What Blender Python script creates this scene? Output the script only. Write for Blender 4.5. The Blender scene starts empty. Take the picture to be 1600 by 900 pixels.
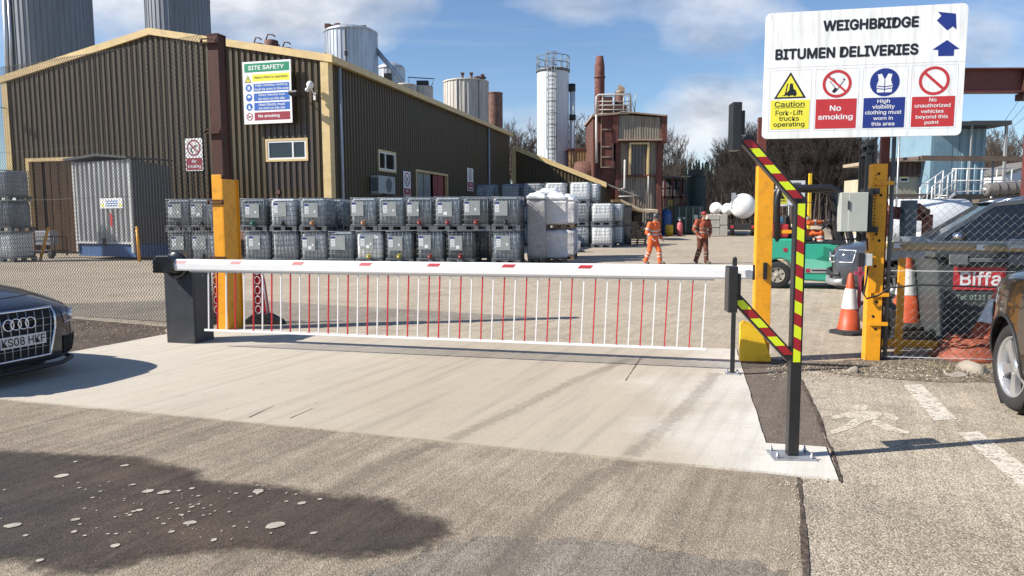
import bpy, bmesh, math, random
from mathutils import Vector, Matrix, noise as mnoise
from mathutils.bvhtree import BVHTree
R = math.radians
S = bpy.context.scene
COL = S.collection
rnd = random.Random(11)

# ------------------------------------------------------------------ camera
F, HC = 1150.0, 1.6
PITCH, ROLL = math.atan(110 / 1150), R(0.3)
FW = Vector((0, math.cos(PITCH), -math.sin(PITCH)))
U0 = Vector((0, math.sin(PITCH), math.cos(PITCH)))
R0 = Vector((1, 0, 0))
RT = R0 * math.cos(ROLL) - U0 * math.sin(ROLL)
UP = R0 * math.sin(ROLL) + U0 * math.cos(ROLL)
cd = bpy.data.cameras.new('camera')
cam = bpy.data.objects.new('camera', cd)
COL.objects.link(cam)
cd.sensor_width = 36
cd.lens = 36 * F / 1600
cd.clip_start, cd.clip_end = 0.05, 3000
cm = Matrix((RT, UP, -FW)).transposed().to_4x4()
cm.translation = Vector((0, 0, HC))
cam.matrix_world = cm
S.camera = cam
S.render.resolution_x, S.render.resolution_y = 1024, 576

# ------------------------------------------------------------------ light
SUN_EL, SUN_AZ = R(38.6), R(258.3)
S.view_settings.view_transform = 'Standard'
S.view_settings.look = 'None'
S.view_settings.exposure = 0.80
S.view_settings.gamma = 1
S.view_settings.use_curve_mapping = False
sd = bpy.data.lights.new('sun', 'SUN')
sd.energy, sd.angle, sd.color = 4.7, R(0.5), (1.0, 0.93, 0.84)
sun = bpy.data.objects.new('sun', sd)
COL.objects.link(sun)
tosun = Vector((math.sin(SUN_AZ) * math.cos(SUN_EL), math.cos(SUN_AZ) * math.cos(SUN_EL), math.sin(SUN_EL)))
sun.rotation_euler = tosun.to_track_quat('Z', 'Y').to_euler()
sun.location = (-20, -10, 30)

W = bpy.data.worlds.new('World')
S.world = W
W.use_nodes = True
nt = W.node_tree
nt.nodes.clear()


def nd(t, typ, **k):
    n = t.nodes.new(typ)
    for a, b in k.items():
        if a == 'ins':
            for i, v in b.items():
                n.inputs[i].default_value = v
        else:
            setattr(n, a, b)
    return n


def mth(t, op, a, b=None, clamp=False):
    n = t.nodes.new('ShaderNodeMath')
    n.operation = op
    n.use_clamp = clamp
    for i, v in enumerate((a, b)):
        if v is None:
            continue
        if isinstance(v, (int, float)):
            n.inputs[i].default_value = v
        else:
            t.links.new(v, n.inputs[i])
    return n.outputs[0]


def mixc(t, fac, a, b, blend='MIX'):
    n = t.nodes.new('ShaderNodeMix')
    n.data_type = 'RGBA'
    n.blend_type = blend
    for i, v in ((0, fac), (6, a), (7, b)):
        if isinstance(v, (int, float)):
            n.inputs[i].default_value = v
        elif isinstance(v, tuple):
            n.inputs[i].default_value = (v + (1,))[:4]
        else:
            t.links.new(v, n.inputs[i])
    return n.outputs[2]


def ramp(t, fac, stops):
    n = t.nodes.new('ShaderNodeValToRGB')
    e = n.color_ramp.elements
    while len(e) < len(stops):
        e.new(0.5)
    for el, (p, c) in zip(e, stops):
        el.position = p
        el.color = (c, c, c, 1) if isinstance(c, (int, float)) else (tuple(c) + (1,))[:4]
    t.links.new(fac, n.inputs[0])
    return n.outputs[0]


sky = nd(nt, 'ShaderNodeTexSky', sky_type='NISHITA', sun_disc=False, sun_elevation=SUN_EL, sun_rotation=SUN_AZ,
         altitude=100, air_density=1.0, dust_density=0.35, ozone_density=1.6)
tc = nd(nt, 'ShaderNodeTexCoord')
sx = nd(nt, 'ShaderNodeSeparateXYZ')
nt.links.new(tc.outputs['Generated'], sx.inputs[0])
yy = mth(nt, 'MAXIMUM', sx.outputs[1], 0.08)
az = mth(nt, 'DIVIDE', sx.outputs[0], yy)
el = mth(nt, 'DIVIDE', sx.outputs[2], yy)
# cloud banks standing at fixed directions of the sky: azimuth tangent, height tangent, half sizes, weight
BANKS = [(-0.37, 0.33, 0.25, 0.11, 0.95), (-0.62, 0.30, 0.14, 0.10, 0.45), (0.14, 0.30, 0.13, 0.05, 0.55), (0.28, 0.265, 0.10, 0.05, 0.50),
         (0.26, 0.125, 0.085, 0.055, 0.95), (0.40, 0.20, 0.12, 0.06, 0.35), (0.62, 0.24, 0.16, 0.05, 0.45), (0.10, 0.10, 0.12, 0.05, 0.55),
         (-0.08, 0.10, 0.1, 0.05, 0.6), (0.0, 0.55, 0.5, 0.12, 0.5), (0.33, 0.17, 0.06, 0.015, 0.5)]
den = None
for (a0, e0, sa, se, w) in BANKS:
    da = mth(nt, 'DIVIDE', mth(nt, 'SUBTRACT', az, a0), sa)
    de = mth(nt, 'DIVIDE', mth(nt, 'SUBTRACT', el, e0), se)
    r2 = mth(nt, 'ADD', mth(nt, 'MULTIPLY', da, da), mth(nt, 'MULTIPLY', de, de))
    g = mth(nt, 'MULTIPLY', mth(nt, 'SUBTRACT', 1.0, mth(nt, 'MULTIPLY', r2, 0.5), True), w)
    den = g if den is None else mth(nt, 'MAXIMUM', den, g)
cv = nd(nt, 'ShaderNodeCombineXYZ')
nt.links.new(az, cv.inputs[0])
nt.links.new(mth(nt, 'MULTIPLY', el, 1.9), cv.inputs[1])
n1 = nd(nt, 'ShaderNodeTexNoise', ins={'Scale': 5.5, 'Detail': 7.0, 'Roughness': 0.55, 'Distortion': 0.25})
nt.links.new(cv.outputs[0], n1.inputs['Vector'])
n2 = nd(nt, 'ShaderNodeTexNoise', ins={'Scale': 9.0, 'Detail': 4.0, 'Roughness': 0.5})
nt.links.new(cv.outputs[0], n2.inputs['Vector'])
dm = mth(nt, 'ADD', den, mth(nt, 'MULTIPLY', mth(nt, 'SUBTRACT', n1.outputs[0], 0.5), 1.25))
mask = ramp(nt, dm, [(0.22, 0.0), (0.50, 0.45), (0.85, 0.92)])
cc = ramp(nt, mth(nt, 'ADD', n2.outputs[0], mth(nt, 'MULTIPLY', den, 0.05)),
          [(0.36, (3.6, 3.9, 4.5)), (0.62, (7.4, 7.5, 7.8))])
# high thin haze and a few contrail streaks
st = nd(nt, 'ShaderNodeMapping')
st.inputs['Rotation'].default_value = (0, 0, R(-24))
st.inputs['Scale'].default_value = (1.2, 14, 1)
nt.links.new(cv.outputs[0], st.inputs[0])
n3 = nd(nt, 'ShaderNodeTexNoise', ins={'Scale': 2.2, 'Detail': 5.0, 'Roughness': 0.6})
nt.links.new(st.outputs[0], n3.inputs['Vector'])
thin = ramp(nt, n3.outputs[0], [(0.52, 0.0), (0.85, 0.16)])
skc = mixc(nt, 1.0, sky.outputs[0], (0.86, 0.98, 1.13), 'MULTIPLY')
skc = mixc(nt, thin, skc, (6.2, 6.6, 7.0))
skc = mixc(nt, mask, skc, cc)
bg = nd(nt, 'ShaderNodeBackground', ins={'Strength': 0.074})
nt.links.new(skc, bg.inputs[0])
wo = nd(nt, 'ShaderNodeOutputWorld')
nt.links.new(bg.outputs[0], wo.inputs[0])
try:
    S.cycles.max_bounces = 6
    S.cycles.transparent_max_bounces = 8
except Exception:
    pass


# ------------------------------------------------------------------ layout helpers: a line of sight of the photograph met with the ground or a depth
def ray(px, py):
    u, v = (px - 800) / F, (450 - py) / F
    return RT * u + UP * v + FW


def G(px, py, z=0.0):
    d = ray(px, py)
    return Vector((0, 0, HC)) + d * ((z - HC) / d.z)


def at(px, py, Y):
    d = ray(px, py)
    return Vector((0, 0, HC)) + d * (Y / d.y)


# ------------------------------------------------------------------ objects
def tag(o, label=None, cat=None, group=None, kind=None):
    if label:
        o['label'] = label
    if cat:
        o['category'] = cat
    if group:
        o['group'] = group
    if kind:
        o['kind'] = kind
    return o


def thing(name, label, cat, loc=(0, 0, 0), rz=0.0, group=None):
    o = bpy.data.objects.new(name, None)
    o.empty_display_size = 0.2
    COL.objects.link(o)
    o.location = loc
    o.rotation_euler = (0, 0, rz)
    return tag(o, label, cat, group)


def copy_tree(o, parent=None):
    c = o.copy()
    COL.objects.link(c)
    c.parent = parent
    for ch in list(o.children):
        copy_tree(ch, c)
    return c


class MB:
    def __init__(s):
        s.v, s.f, s.m, s.s = [], [], [], []
        s.T = None

    def add(s, vs, fs, mi=0, sm=False):
        o = len(s.v)
        if s.T is not None:
            vs = [s.T @ Vector(p) for p in vs]
        s.v += [tuple(p) for p in vs]
        for f in fs:
            s.f.append(tuple(i + o for i in f))
            s.m.append(mi)
            s.s.append(sm)
        return s

    def box(s, x0, x1, y0, y1, z0, z1, mi=0):
        return s.add([(x0, y0, z0), (x1, y0, z0), (x1, y1, z0), (x0, y1, z0), (x0, y0, z1), (x1, y0, z1), (x1, y1, z1), (x0, y1, z1)],
                     [(0, 3, 2, 1), (4, 5, 6, 7), (0, 1, 5, 4), (1, 2, 6, 5), (2, 3, 7, 6), (3, 0, 4, 7)], mi)

    def bar(s, p0, p1, w, h, mi=0, up=(0, 0, 1)):
        p0, p1 = Vector(p0), Vector(p1)
        d = (p1 - p0).normalized()
        a = d.cross(Vector(up))
        if a.length < 1e-4:
            a = d.cross(Vector((0, 1, 0)))
        a.normalize()
        b = a.cross(d)
        a, b = a * w / 2, b * h / 2
        vs = [p0 - a - b, p0 + a - b, p0 + a + b, p0 - a + b, p1 - a - b, p1 + a - b, p1 + a + b, p1 - a + b]
        return s.add(vs, [(0, 3, 2, 1), (4, 5, 6, 7), (0, 1, 5, 4), (1, 2, 6, 5), (2, 3, 7, 6), (3, 0, 4, 7)], mi)

    def cyl(s, p0, p1, r0, r1=None, n=12, mi=0, caps=True, sm=True):
        return s.tube([p0, p1], [r0, r0 if r1 is None else r1], n, mi, caps, sm)

    def tube(s, pts, r, n=6, mi=0, caps=True, sm=True, closed=False):
        pts = [Vector(p) for p in pts]
        k = len(pts)
        rs = [r] * k if isinstance(r, (int, float)) else r
        vs, fs = [], []
        a = None
        for i, p in enumerate(pts):
            if closed:
                d = pts[(i + 1) % k] - pts[i - 1]
            else:
                d = pts[min(i + 1, k - 1)] - pts[max(i - 1, 0)]
            d.normalize()
            if a is None:
                a = d.cross(Vector((0, 0, 1)))
                if a.length < 1e-3:
                    a = d.cross(Vector((0, 1, 0)))
            else:
                a = a - d * a.dot(d)
            a.normalize()
            b = d.cross(a)
            for j in range(n):
                t = 2 * math.pi * j / n
                vs.append(p + (a * math.cos(t) + b * math.sin(t)) * rs[i])
        for i in range(k if closed else k - 1):
            q = (i + 1) % k
            for j in range(n):
                l = (j + 1) % n
                fs.append((i * n + j, i * n + l, q * n + l, q * n + j))
        s.add(vs, fs, mi, sm)
        if caps and not closed:
            o = len(s.v) - len(vs)
            s.f.append(tuple(o + j for j in range(n))[::-1])
            s.f.append(tuple(o + (k - 1) * n + j for j in range(n)))
            s.m += [mi, mi]
            s.s += [False, False]
        return s

    def lathe(s, prof, c=(0, 0, 0), n=24, mi=0, axis='z', sm=True, caps=True):
        vs, fs = [], []
        c = Vector(c)
        for (r, z) in prof:
            for j in range(n):
                t = 2 * math.pi * j / n
                if axis == 'z':
                    p = (r * math.cos(t), r * math.sin(t), z)
                elif axis == 'y':
                    p = (r * math.cos(t), z, r * math.sin(t))
                else:
                    p = (z, r * math.cos(t), r * math.sin(t))
                vs.append(c + Vector(p))
        for i in range(len(prof) - 1):
            for j in range(n):
                l = (j + 1) % n
                fs.append((i * n + j, i * n + l, (i + 1) * n + l, (i + 1) * n + j))
        if caps:
            fs.append(tuple(range(n))[::-1])
            fs.append(tuple((len(prof) - 1) * n + j for j in range(n)))
        return s.add(vs, fs, mi, sm)

    def prism(s, poly, axis, c0, c1, mi=0):
        n = len(poly)

        def P(a, b, c):
            return (a, c, b) if axis == 'y' else ((c, a, b) if axis == 'x' else (a, b, c))
        vs = [P(a, b, c0) for a, b in poly] + [P(a, b, c1) for a, b in poly]
        fs = [tuple(range(n)), tuple(range(n, 2 * n))[::-1]]
        for i in range(n):
            j = (i + 1) % n
            fs.append((i, i + n, j + n, j))
        return s.add(vs, fs, mi)

    def ball(s, c, rx, ry=None, rz=None, nu=12, nv=8, mi=0):
        ry = rx if ry is None else ry
        rz = rx if rz is None else rz
        vs = [(c[0], c[1], c[2] - rz)]
        for i in range(1, nv):
            ph = -math.pi / 2 + math.pi * i / nv
            for j in range(nu):
                t = 2 * math.pi * j / nu
                vs.append((c[0] + rx * math.cos(ph) * math.cos(t), c[1] + ry * math.cos(ph) * math.sin(t), c[2] + rz * math.sin(ph)))
        vs.append((c[0], c[1], c[2] + rz))
        fs = []
        for j in range(nu):
            l = (j + 1) % nu
            fs.append((0, 1 + l, 1 + j))
            fs.append((len(vs) - 1, 1 + (nv - 2) * nu + j, 1 + (nv - 2) * nu + l))
            for i in range(nv - 2):
                a = 1 + i * nu
                fs.append((a + j, a + l, a + nu + l, a + nu + j))
        return s.add(vs, fs, mi, True)

    def cap(s, p0, r0, p1, r1):
        s.cyl(p0, p1, r0, r1, 10)
        s.ball(p0, r0, nu=10)
        return s.ball(p1, r1, nu=10)

    def mesh(s, name, mats, norm=True):
        me = bpy.data.meshes.new(name)
        me.from_pydata(s.v, [], s.f)
        if not isinstance(mats, (list, tuple)):
            mats = [mats]
        for m in mats:
            me.materials.append(m)
        me.polygons.foreach_set('material_index', s.m)
        me.polygons.foreach_set('use_smooth', s.s)
        if norm:
            bm = bmesh.new()
            bm.from_mesh(me)
            bmesh.ops.recalc_face_normals(bm, faces=bm.faces)
            bm.to_mesh(me)
            bm.free()
        me.update()
        return me

    def build(s, name, mats, parent=None, bevel=0.0, norm=True):
        o = bpy.data.objects.new(name, s.mesh(name, mats, norm))
        COL.objects.link(o)
        o.parent = parent
        if bevel:
            b = o.modifiers.new('bevel', 'BEVEL')
            b.width, b.segments, b.limit_method, b.angle_limit = bevel, 2, 'ANGLE', R(35)
            b.harden_normals = False
        return o


def bake(o):
    """apply the modifiers of an object"""
    dg = bpy.context.evaluated_depsgraph_get()
    me = bpy.data.meshes.new_from_object(o.evaluated_get(dg))
    me.name = o.name
    o.modifiers.clear()
    o.data = me
    return o


# ------------------------------------------------------------------ materials
MATS = {}


def M(name, col, rough=0.6, metal=0.0, var=0.12, scale=6.0, bump=0.0, bscale=60.0, dirt=None, coat=0.0, spec=0.5, stretch=None):
    if name in MATS:
        return MATS[name]
    m = bpy.data.materials.new(name)
    MATS[name] = m
    m.use_nodes = True
    t = m.node_tree
    b = t.nodes['Principled BSDF']
    b.inputs['Roughness'].default_value = rough
    b.inputs['Metallic'].default_value = metal
    b.inputs['Coat Weight'].default_value = coat
    b.inputs['Specular IOR Level'].default_value = spec
    c = nd(t, 'ShaderNodeTexCoord').outputs['Object']
    if stretch:
        mp = nd(t, 'ShaderNodeMapping')
        mp.inputs['Scale'].default_value = stretch
        t.links.new(c, mp.inputs[0])
        cs = mp.outputs[0]
    else:
        cs = c
    n = nd(t, 'ShaderNodeTexNoise', ins={'Scale': scale, 'Detail': 6.0, 'Roughness': 0.6})
    t.links.new(cs, n.inputs['Vector'])
    lo = tuple(x * (1 - var) for x in col)
    hi = tuple(min(1, x * (1 + var)) for x in col)
    k = ramp(t, n.outputs[0], [(0.3, lo), (0.7, hi)])
    if dirt:
        dc, amt, ds = dirt
        n2 = nd(t, 'ShaderNodeTexNoise', ins={'Scale': ds, 'Detail': 8.0, 'Roughness': 0.68})
        t.links.new(cs, n2.inputs['Vector'])
        k = mixc(t, ramp(t, n2.outputs[0], [(0.5, 0.0), (0.68, amt)]), k, dc)
    t.links.new(k, b.inputs['Base Color'])
    rr = mth(t, 'ADD', mth(t, 'MULTIPLY', n.outputs[0], 0.16), rough - 0.08, True)
    t.links.new(rr, b.inputs['Roughness'])
    if bump:
        n3 = nd(t, 'ShaderNodeTexNoise', ins={'Scale': bscale, 'Detail': 4.0})
        t.links.new(c, n3.inputs['Vector'])
        bp = nd(t, 'ShaderNodeBump', ins={'Strength': bump, 'Distance': 0.02})
        t.links.new(n3.outputs[0], bp.inputs['Height'])
        t.links.new(bp.outputs[0], b.inputs['Normal'])
    return m


def asphalt(name, c1, c2, stone, sscale=95.0, big=0.35, rough=0.9, bump=0.55, dark=None, contrast=0.45, streak=.18):
    m = bpy.data.materials.new(name)
    m.use_nodes = True
    t = m.node_tree
    b = t.nodes['Principled BSDF']
    c = nd(t, 'ShaderNodeTexCoord').outputs['Object']
    n = nd(t, 'ShaderNodeTexNoise', ins={'Scale': big, 'Detail': 7.0, 'Roughness': 0.62, 'Distortion': 0.4})
    t.links.new(c, n.inputs['Vector'])
    k = ramp(t, n.outputs[0], [(0.34, c1), (0.66, c2)])
    nm = nd(t, 'ShaderNodeTexNoise', ins={'Scale': 4.0, 'Detail': 8.0, 'Roughness': 0.7})
    t.links.new(c, nm.inputs['Vector'])
    k = mixc(t, 1.0, k, ramp(t, nm.outputs[0], [(0.28, 0.76), (0.7, 1.14)]), 'MULTIPLY')
    # dragged tyre streaks
    mp = nd(t, 'ShaderNodeMapping')
    mp.vector_type = 'TEXTURE'
    mp.inputs['Rotation'].default_value = (0, 0, R(66))
    mp.inputs['Scale'].default_value = (4.0, 0.16, 1)
    t.links.new(c, mp.inputs[0])
    ns = nd(t, 'ShaderNodeTexNoise', ins={'Scale': 1.6, 'Detail': 6.0, 'Roughness': 0.65})
    t.links.new(mp.outputs[0], ns.inputs['Vector'])
    k = mixc(t, 1.0, k, ramp(t, ns.outputs[0], [(0.3, 1 - streak), (0.62, 1 + streak * .5)]), 'MULTIPLY')
    if dark:
        nk = nd(t, 'ShaderNodeTexNoise', ins={'Scale': 0.8, 'Detail': 8.0, 'Roughness': 0.7})
        t.links.new(c, nk.inputs['Vector'])
        k = mixc(t, ramp(t, nk.outputs[0], [(0.52, 0.0), (0.66, 0.7)]), k, dark)
    v = nd(t, 'ShaderNodeTexVoronoi', ins={'Scale': sscale, 'Randomness': 1.0})
    t.links.new(c, v.inputs['Vector'])
    sp = nd(t, 'ShaderNodeSeparateColor')
    t.links.new(v.outputs['Color'], sp.inputs[0])
    contrast *= .62
    f = ramp(t, sp.outputs[0], [(0.0, 1 - contrast), (0.75, 1.0 + contrast * 0.25), (1.0, 1 + contrast)])
    k = mixc(t, 1.0, k, f, 'MULTIPLY')
    k = mixc(t, ramp(t, sp.outputs[1], [(0.84, 0.0), (0.94, 0.45)]), k, stone)
    gap = ramp(t, v.outputs['Distance'], [(0.38, 1.0), (0.80, 0.72)])
    k = mixc(t, 1.0, k, gap, 'MULTIPLY')
    t.links.new(k, b.inputs['Base Color'])
    b.inputs['Roughness'].default_value = rough
    b.inputs['Specular IOR Level'].default_value = 0.3
    bp = nd(t, 'ShaderNodeBump', ins={'Strength': bump * .6, 'Distance': 0.01})
    bp.invert = True
    t.links.new(v.outputs['Distance'], bp.inputs['Height'])
    t.links.new(bp.outputs[0], b.inputs['Normal'])
    return m


m_clad = M('olive_cladding', (0.070, 0.048, 0.020), 0.5, 0, 0.14, 1.2, dirt=((0.055, 0.042, 0.026), 0.6, 0.9), stretch=(3, 3, 0.35))
m_cream = M('cream_trim', (0.62, 0.46, 0.22), 0.5, 0, 0.1, 2.0, dirt=((0.4, 0.3, 0.16), 0.5, 3))
m_roof = M('grey_roof', (0.16, 0.15, 0.14), 0.7)
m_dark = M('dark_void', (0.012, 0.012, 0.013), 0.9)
m_galv = M('galvanised_steel', (0.42, 0.44, 0.46), 0.45, 0.65, 0.18, 9)
m_steelgrey = M('weathered_steel_grey', (0.19, 0.205, 0.225), 0.5, 0.35, 0.15, 1.5, dirt=((0.18, 0.18, 0.18), 0.6, 1.2), stretch=(2, 2, 0.3))
m_silver = M('silver_cladding', (0.48, 0.51, 0.55), 0.42, 0.55, 0.12, 1.5, dirt=((0.30, 0.31, 0.33), 0.5, 1.0), stretch=(2, 2, 0.3))
m_whitesilo = M('white_silo_paint', (0.60, 0.66, 0.70), 0.5, 0, 0.06, 0.8, dirt=((0.45, 0.48, 0.5), 0.5, 0.8), stretch=(2, 2, 0.25))
m_cremtank = M('stained_pale_tank', (0.50, 0.47, 0.42), 0.6, 0, 0.12, 1.0, dirt=((0.28, 0.21, 0.15), 0.8, 0.9), stretch=(2.5, 2.5, 0.25))
m_rust = M('rust_steel', (0.115, 0.050, 0.036), 0.8, 0, 0.3, 2.5, 0.2, 20, dirt=((0.09, 0.05, 0.04), 0.7, 1.5))
m_rustlt = M('faded_rust', (0.22, 0.125, 0.095), 0.8, 0, 0.25, 2.5, 0.2, 20, dirt=((0.13, 0.055, 0.04), 0.9, 1.6))
m_oxide = M('red_oxide_paint', (0.13, 0.035, 0.028), 0.55, 0, 0.2, 5, dirt=((0.07, 0.03, 0.025), 0.6, 3))
m_brownsteel = M('brown_painted_steel', (0.070, 0.028, 0.020), 0.6, 0, 0.2, 6, dirt=((0.05, 0.026, 0.02), 0.6, 8), spec=.25)
m_yellow = M('worn_yellow_paint', (0.80, 0.345, 0.012), 0.45, 0, 0.07, 5, 0.05, 60, dirt=((0.30, 0.15, 0.03), 0.5, 9))
m_yellow2 = M('bright_yellow_paint', (0.80, 0.50, 0.02), 0.45, 0, 0.06, 5, dirt=((0.40, 0.22, 0.03), 0.5, 7))
m_white = M('white_paint', (0.80, 0.80, 0.80), 0.35, 0, 0.03, 8)
m_signwhite = M('sign_white', (0.84, 0.85, 0.85), 0.4, 0, 0.03, 4, dirt=((0.50, 0.51, 0.46), 0.6, 2.2), stretch=(7, 7, 0.7))
m_black = M('black_powder_coat', (0.016, 0.016, 0.018), 0.4, 0, 0.1, 10)
m_anth = M('anthracite_cabinet', (0.040, 0.044, 0.052), 0.42, 0, 0.1, 5, 0.03, 200, dirt=((0.08, 0.08, 0.085), 0.35, 6))
m_red = M('signal_red', (0.52, 0.018, 0.03), 0.4, 0, 0.06, 8)
m_signred = M('sign_red', (0.50, 0.035, 0.04), 0.45, 0, 0.05, 8)
m_maroon = M('sign_maroon', (0.30, 0.03, 0.05), 0.45, 0, 0.05, 8)
m_signblue = M('sign_navy', (0.016, 0.036, 0.22), 0.45, 0, 0.05, 8)
m_signblue2 = M('sign_blue', (0.03, 0.13, 0.45), 0.45, 0, 0.05, 8)
m_signyel = M('sign_yellow', (0.80, 0.74, 0.06), 0.45, 0, 0.04, 8)
m_signgreen = M('sign_green', (0.01, 0.24, 0.12), 0.45, 0, 0.05, 8)
m_ink = M('black_ink', (0.012, 0.014, 0.02), 0.5)
m_hiyel = M('fluorescent_yellow', (0.72, 0.86, 0.02), 0.35, 0, 0.04, 10)
m_hired = M('reflective_red', (0.36, 0.012, 0.02), 0.35, 0, 0.06, 10)
m_rubber = M('tyre_rubber', (0.022, 0.022, 0.023), 0.8, 0, 0.25, 14, 0.1, 60)
m_plastic = M('black_plastic', (0.02, 0.02, 0.022), 0.55, 0, 0.15, 10)
m_glass = M('dark_window_glass', (0.008, 0.009, 0.011), 0.09, 0, 0.2, 3, spec=0.9)
m_alloy = M('silver_alloy', (0.62, 0.63, 0.65), 0.3, 0.8, 0.06, 8)
m_chrome = M('chrome', (0.75, 0.76, 0.78), 0.15, 1.0, 0.03, 8)
m_upvc = M('white_frame_plastic', (0.74, 0.74, 0.73), 0.4, 0, 0.04, 6)
m_wood = M('pallet_wood', (0.26, 0.18, 0.105), 0.8, 0, 0.25, 5, 0.2, 40, stretch=(1, 6, 6))
m_brick = None
# ------------------------------------------------------------------ lettering
_FC = {}
try:   # the plain sans that ships inside Blender itself; the built-in face otherwise
    import os
    VF = bpy.data.fonts.load(os.path.join(bpy.utils.resource_path('LOCAL'), 'datafiles', 'fonts', 'Inter.woff2'))
except Exception:
    VF = None


def glyphs(s, bold):
    k = (s, bold)
    if k not in _FC:
        c = bpy.data.curves.new('t', 'FONT')
        c.body = s
        c.size = 1
        if VF:
            c.font = VF
        c.offset = 0 if VF else bold
        c.resolution_u = 3
        o = bpy.data.objects.new('t', c)
        COL.objects.link(o)
        dg = bpy.context.evaluated_depsgraph_get()
        me = bpy.data.meshes.new_from_object(o.evaluated_get(dg))
        vs = [tuple(v.co) for v in me.vertices]
        fs = [tuple(p.vertices) for p in me.polygons]
        bpy.data.objects.remove(o)
        bpy.data.curves.remove(c)
        bpy.data.meshes.remove(me)
        _FC[k] = (vs, fs)
    return _FC[k]


def letters(mb, s, x0, x1, z0, z1, y, mi=0, bold=0.012):
    """lay a line of text into a box of the x-z plane, facing -y"""
    vs, fs = glyphs(s, bold)
    ax0, ax1 = min(v[0] for v in vs), max(v[0] for v in vs)
    desc = any(ch in 'gjpqy' for ch in s)
    az0, az1 = min(v[1] for v in vs), max(v[1] for v in vs)
    sx_, sz_ = (x1 - x0) / (ax1 - ax0), (z1 - z0) / (az1 - az0)
    if not VF or bold < .004:
        mb.add([(x0 + (v[0] - ax0) * sx_, y, z0 + (v[1] - az0) * sz_) for v in vs], fs, mi)
        return
    # heavier strokes: the same outline laid five times, a hair apart, each on its own level
    b = bold
    cx_, cz_ = (x0 + x1) / 2, (z0 + z1) / 2
    kx, kz = 1 - 2 * b * sx_ / (x1 - x0), 1 - 2 * b * sz_ / (z1 - z0)
    for k, (dx, dz) in enumerate(((0, 0), (-1, 0), (1, 0), (0, 1), (0, -1), (-.7, -.7), (.7, -.7), (-.7, .7), (.7, .7))):
        mb.add([(cx_ + (x0 + (v[0] - ax0) * sx_ - cx_) * kx + dx * b * sx_, y - k * .00012, cz_ + (z0 + (v[1] - az0) * sz_ - cz_) * kz + dz * b * sz_) for v in vs], fs, mi)


def disc(mb, cx, cz, r, y, mi=0, n=28, r2=None, a=1.0):
    if r2 is None:
        mb.add([(cx + r * math.cos(2 * math.pi * i / n) * a, y, cz + r * math.sin(2 * math.pi * i / n)) for i in range(n)], [tuple(range(n))], mi)
    else:
        vs = []
        for i in range(n):
            t = 2 * math.pi * i / n
            vs += [(cx + r * math.cos(t) * a, y, cz + r * math.sin(t)), (cx + r2 * math.cos(t) * a, y, cz + r2 * math.sin(t))]
        mb.add(vs, [(2 * i, 2 * ((i + 1) % n), 2 * ((i + 1) % n) + 1, 2 * i + 1) for i in range(n)], mi)


def flat(mb, poly, y, mi=0):
    mb.add([(a, y, b) for a, b in poly], [tuple(range(len(poly)))], mi)


def rect(mb, x0, x1, z0, z1, y, mi=0):
    flat(mb, [(x0, z0), (x1, z0), (x1, z1), (x0, z1)], y, mi)


def stroke(mb, p, q, w, y, mi=0):
    d = Vector((q[0] - p[0], q[1] - p[1])).normalized() * w / 2
    flat(mb, [(p[0] - d.y, p[1] + d.x), (q[0] - d.y, q[1] + d.x), (q[0] + d.y, q[1] - d.x), (p[0] + d.y, p[1] - d.x)], y, mi)


def no_smoking(mb, cx, cz, r, y, mred=0, mblk=1):
    stroke(mb, (cx - .45 * r, cz - .12 * r), (cx + .5 * r, cz + .3 * r), .16 * r, y + .001, mblk)
    stroke(mb, (cx - .5 * r, cz - .2 * r), (cx - .15 * r, cz - .62 * r), .22 * r, y + .001, mblk)
    disc(mb, cx, cz, r, y, mred, 28, r * .80)
    stroke(mb, (cx - .6 * r, cz + .6 * r), (cx + .6 * r, cz - .6 * r), .17 * r, y, mred)


def vest(mb, cx, cz, r, y, mw=0, mk=1):
    p = [(-.5, .62), (-.22, .66), (0, .2), (.22, .66), (.5, .62), (.42, .2), (.55, -.2), (.5, -.7), (-.5, -.7), (-.55, -.2), (-.42, .2)]
    flat(mb, [(cx + a * r, cz + b * r) for a, b in p], y, mw)
    for h in (-.22, -.4):
        stroke(mb, (cx - .52 * r, cz + h * r), (cx, cz + (h - .08) * r), .06 * r, y - .001, mk)
        stroke(mb, (cx, cz + (h - .08) * r), (cx + .52 * r, cz + h * r), .06 * r, y - .001, mk)
    stroke(mb, (cx, cz + .2 * r), (cx, cz - .7 * r), .05 * r, y - .001, mk)


# ------------------------------------------------------------------ setting: ground, slab, tarmac, paint
def sheet(name, pts, z, mat, jit=0.0, step=0.12, label=None, cat=None, kind='structure', thick=0.0, seed=1):
    q = random.Random(seed)
    out = []
    n = len(pts)
    for i in range(n):
        a, b = Vector(pts[i][:2]), Vector(pts[(i + 1) % n][:2])
        k = max(1, int((b - a).length / step)) if jit else 1
        k = min(k, 120)
        d = (b - a)
        nn = Vector((-d.y, d.x)).normalized()
        for j in range(k):
            p = a + d * (j / k)
            if jit:
                w = mnoise.noise(Vector((p.x * 2.3, p.y * 2.3, seed))) + 0.6 * mnoise.noise(Vector((p.x * 9, p.y * 9, seed + 3)))
                p = p + nn * jit * w
            out.append((p.x, p.y))
    mb = MB()
    if thick:
        mb.prism(out, 'z', z - thick, z)
    else:
        mb.add([(a, b, z) for a, b in out], [tuple(range(len(out)))])
    o = mb.build(name, mat)
    if not thick:
        if o.data.polygons[0].normal.z < 0:
            o.data.flip_normals()
    return tag(o, label, cat, None, kind)


def gp(*pts):
    return [G(x, y) for x, y in pts]


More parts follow.
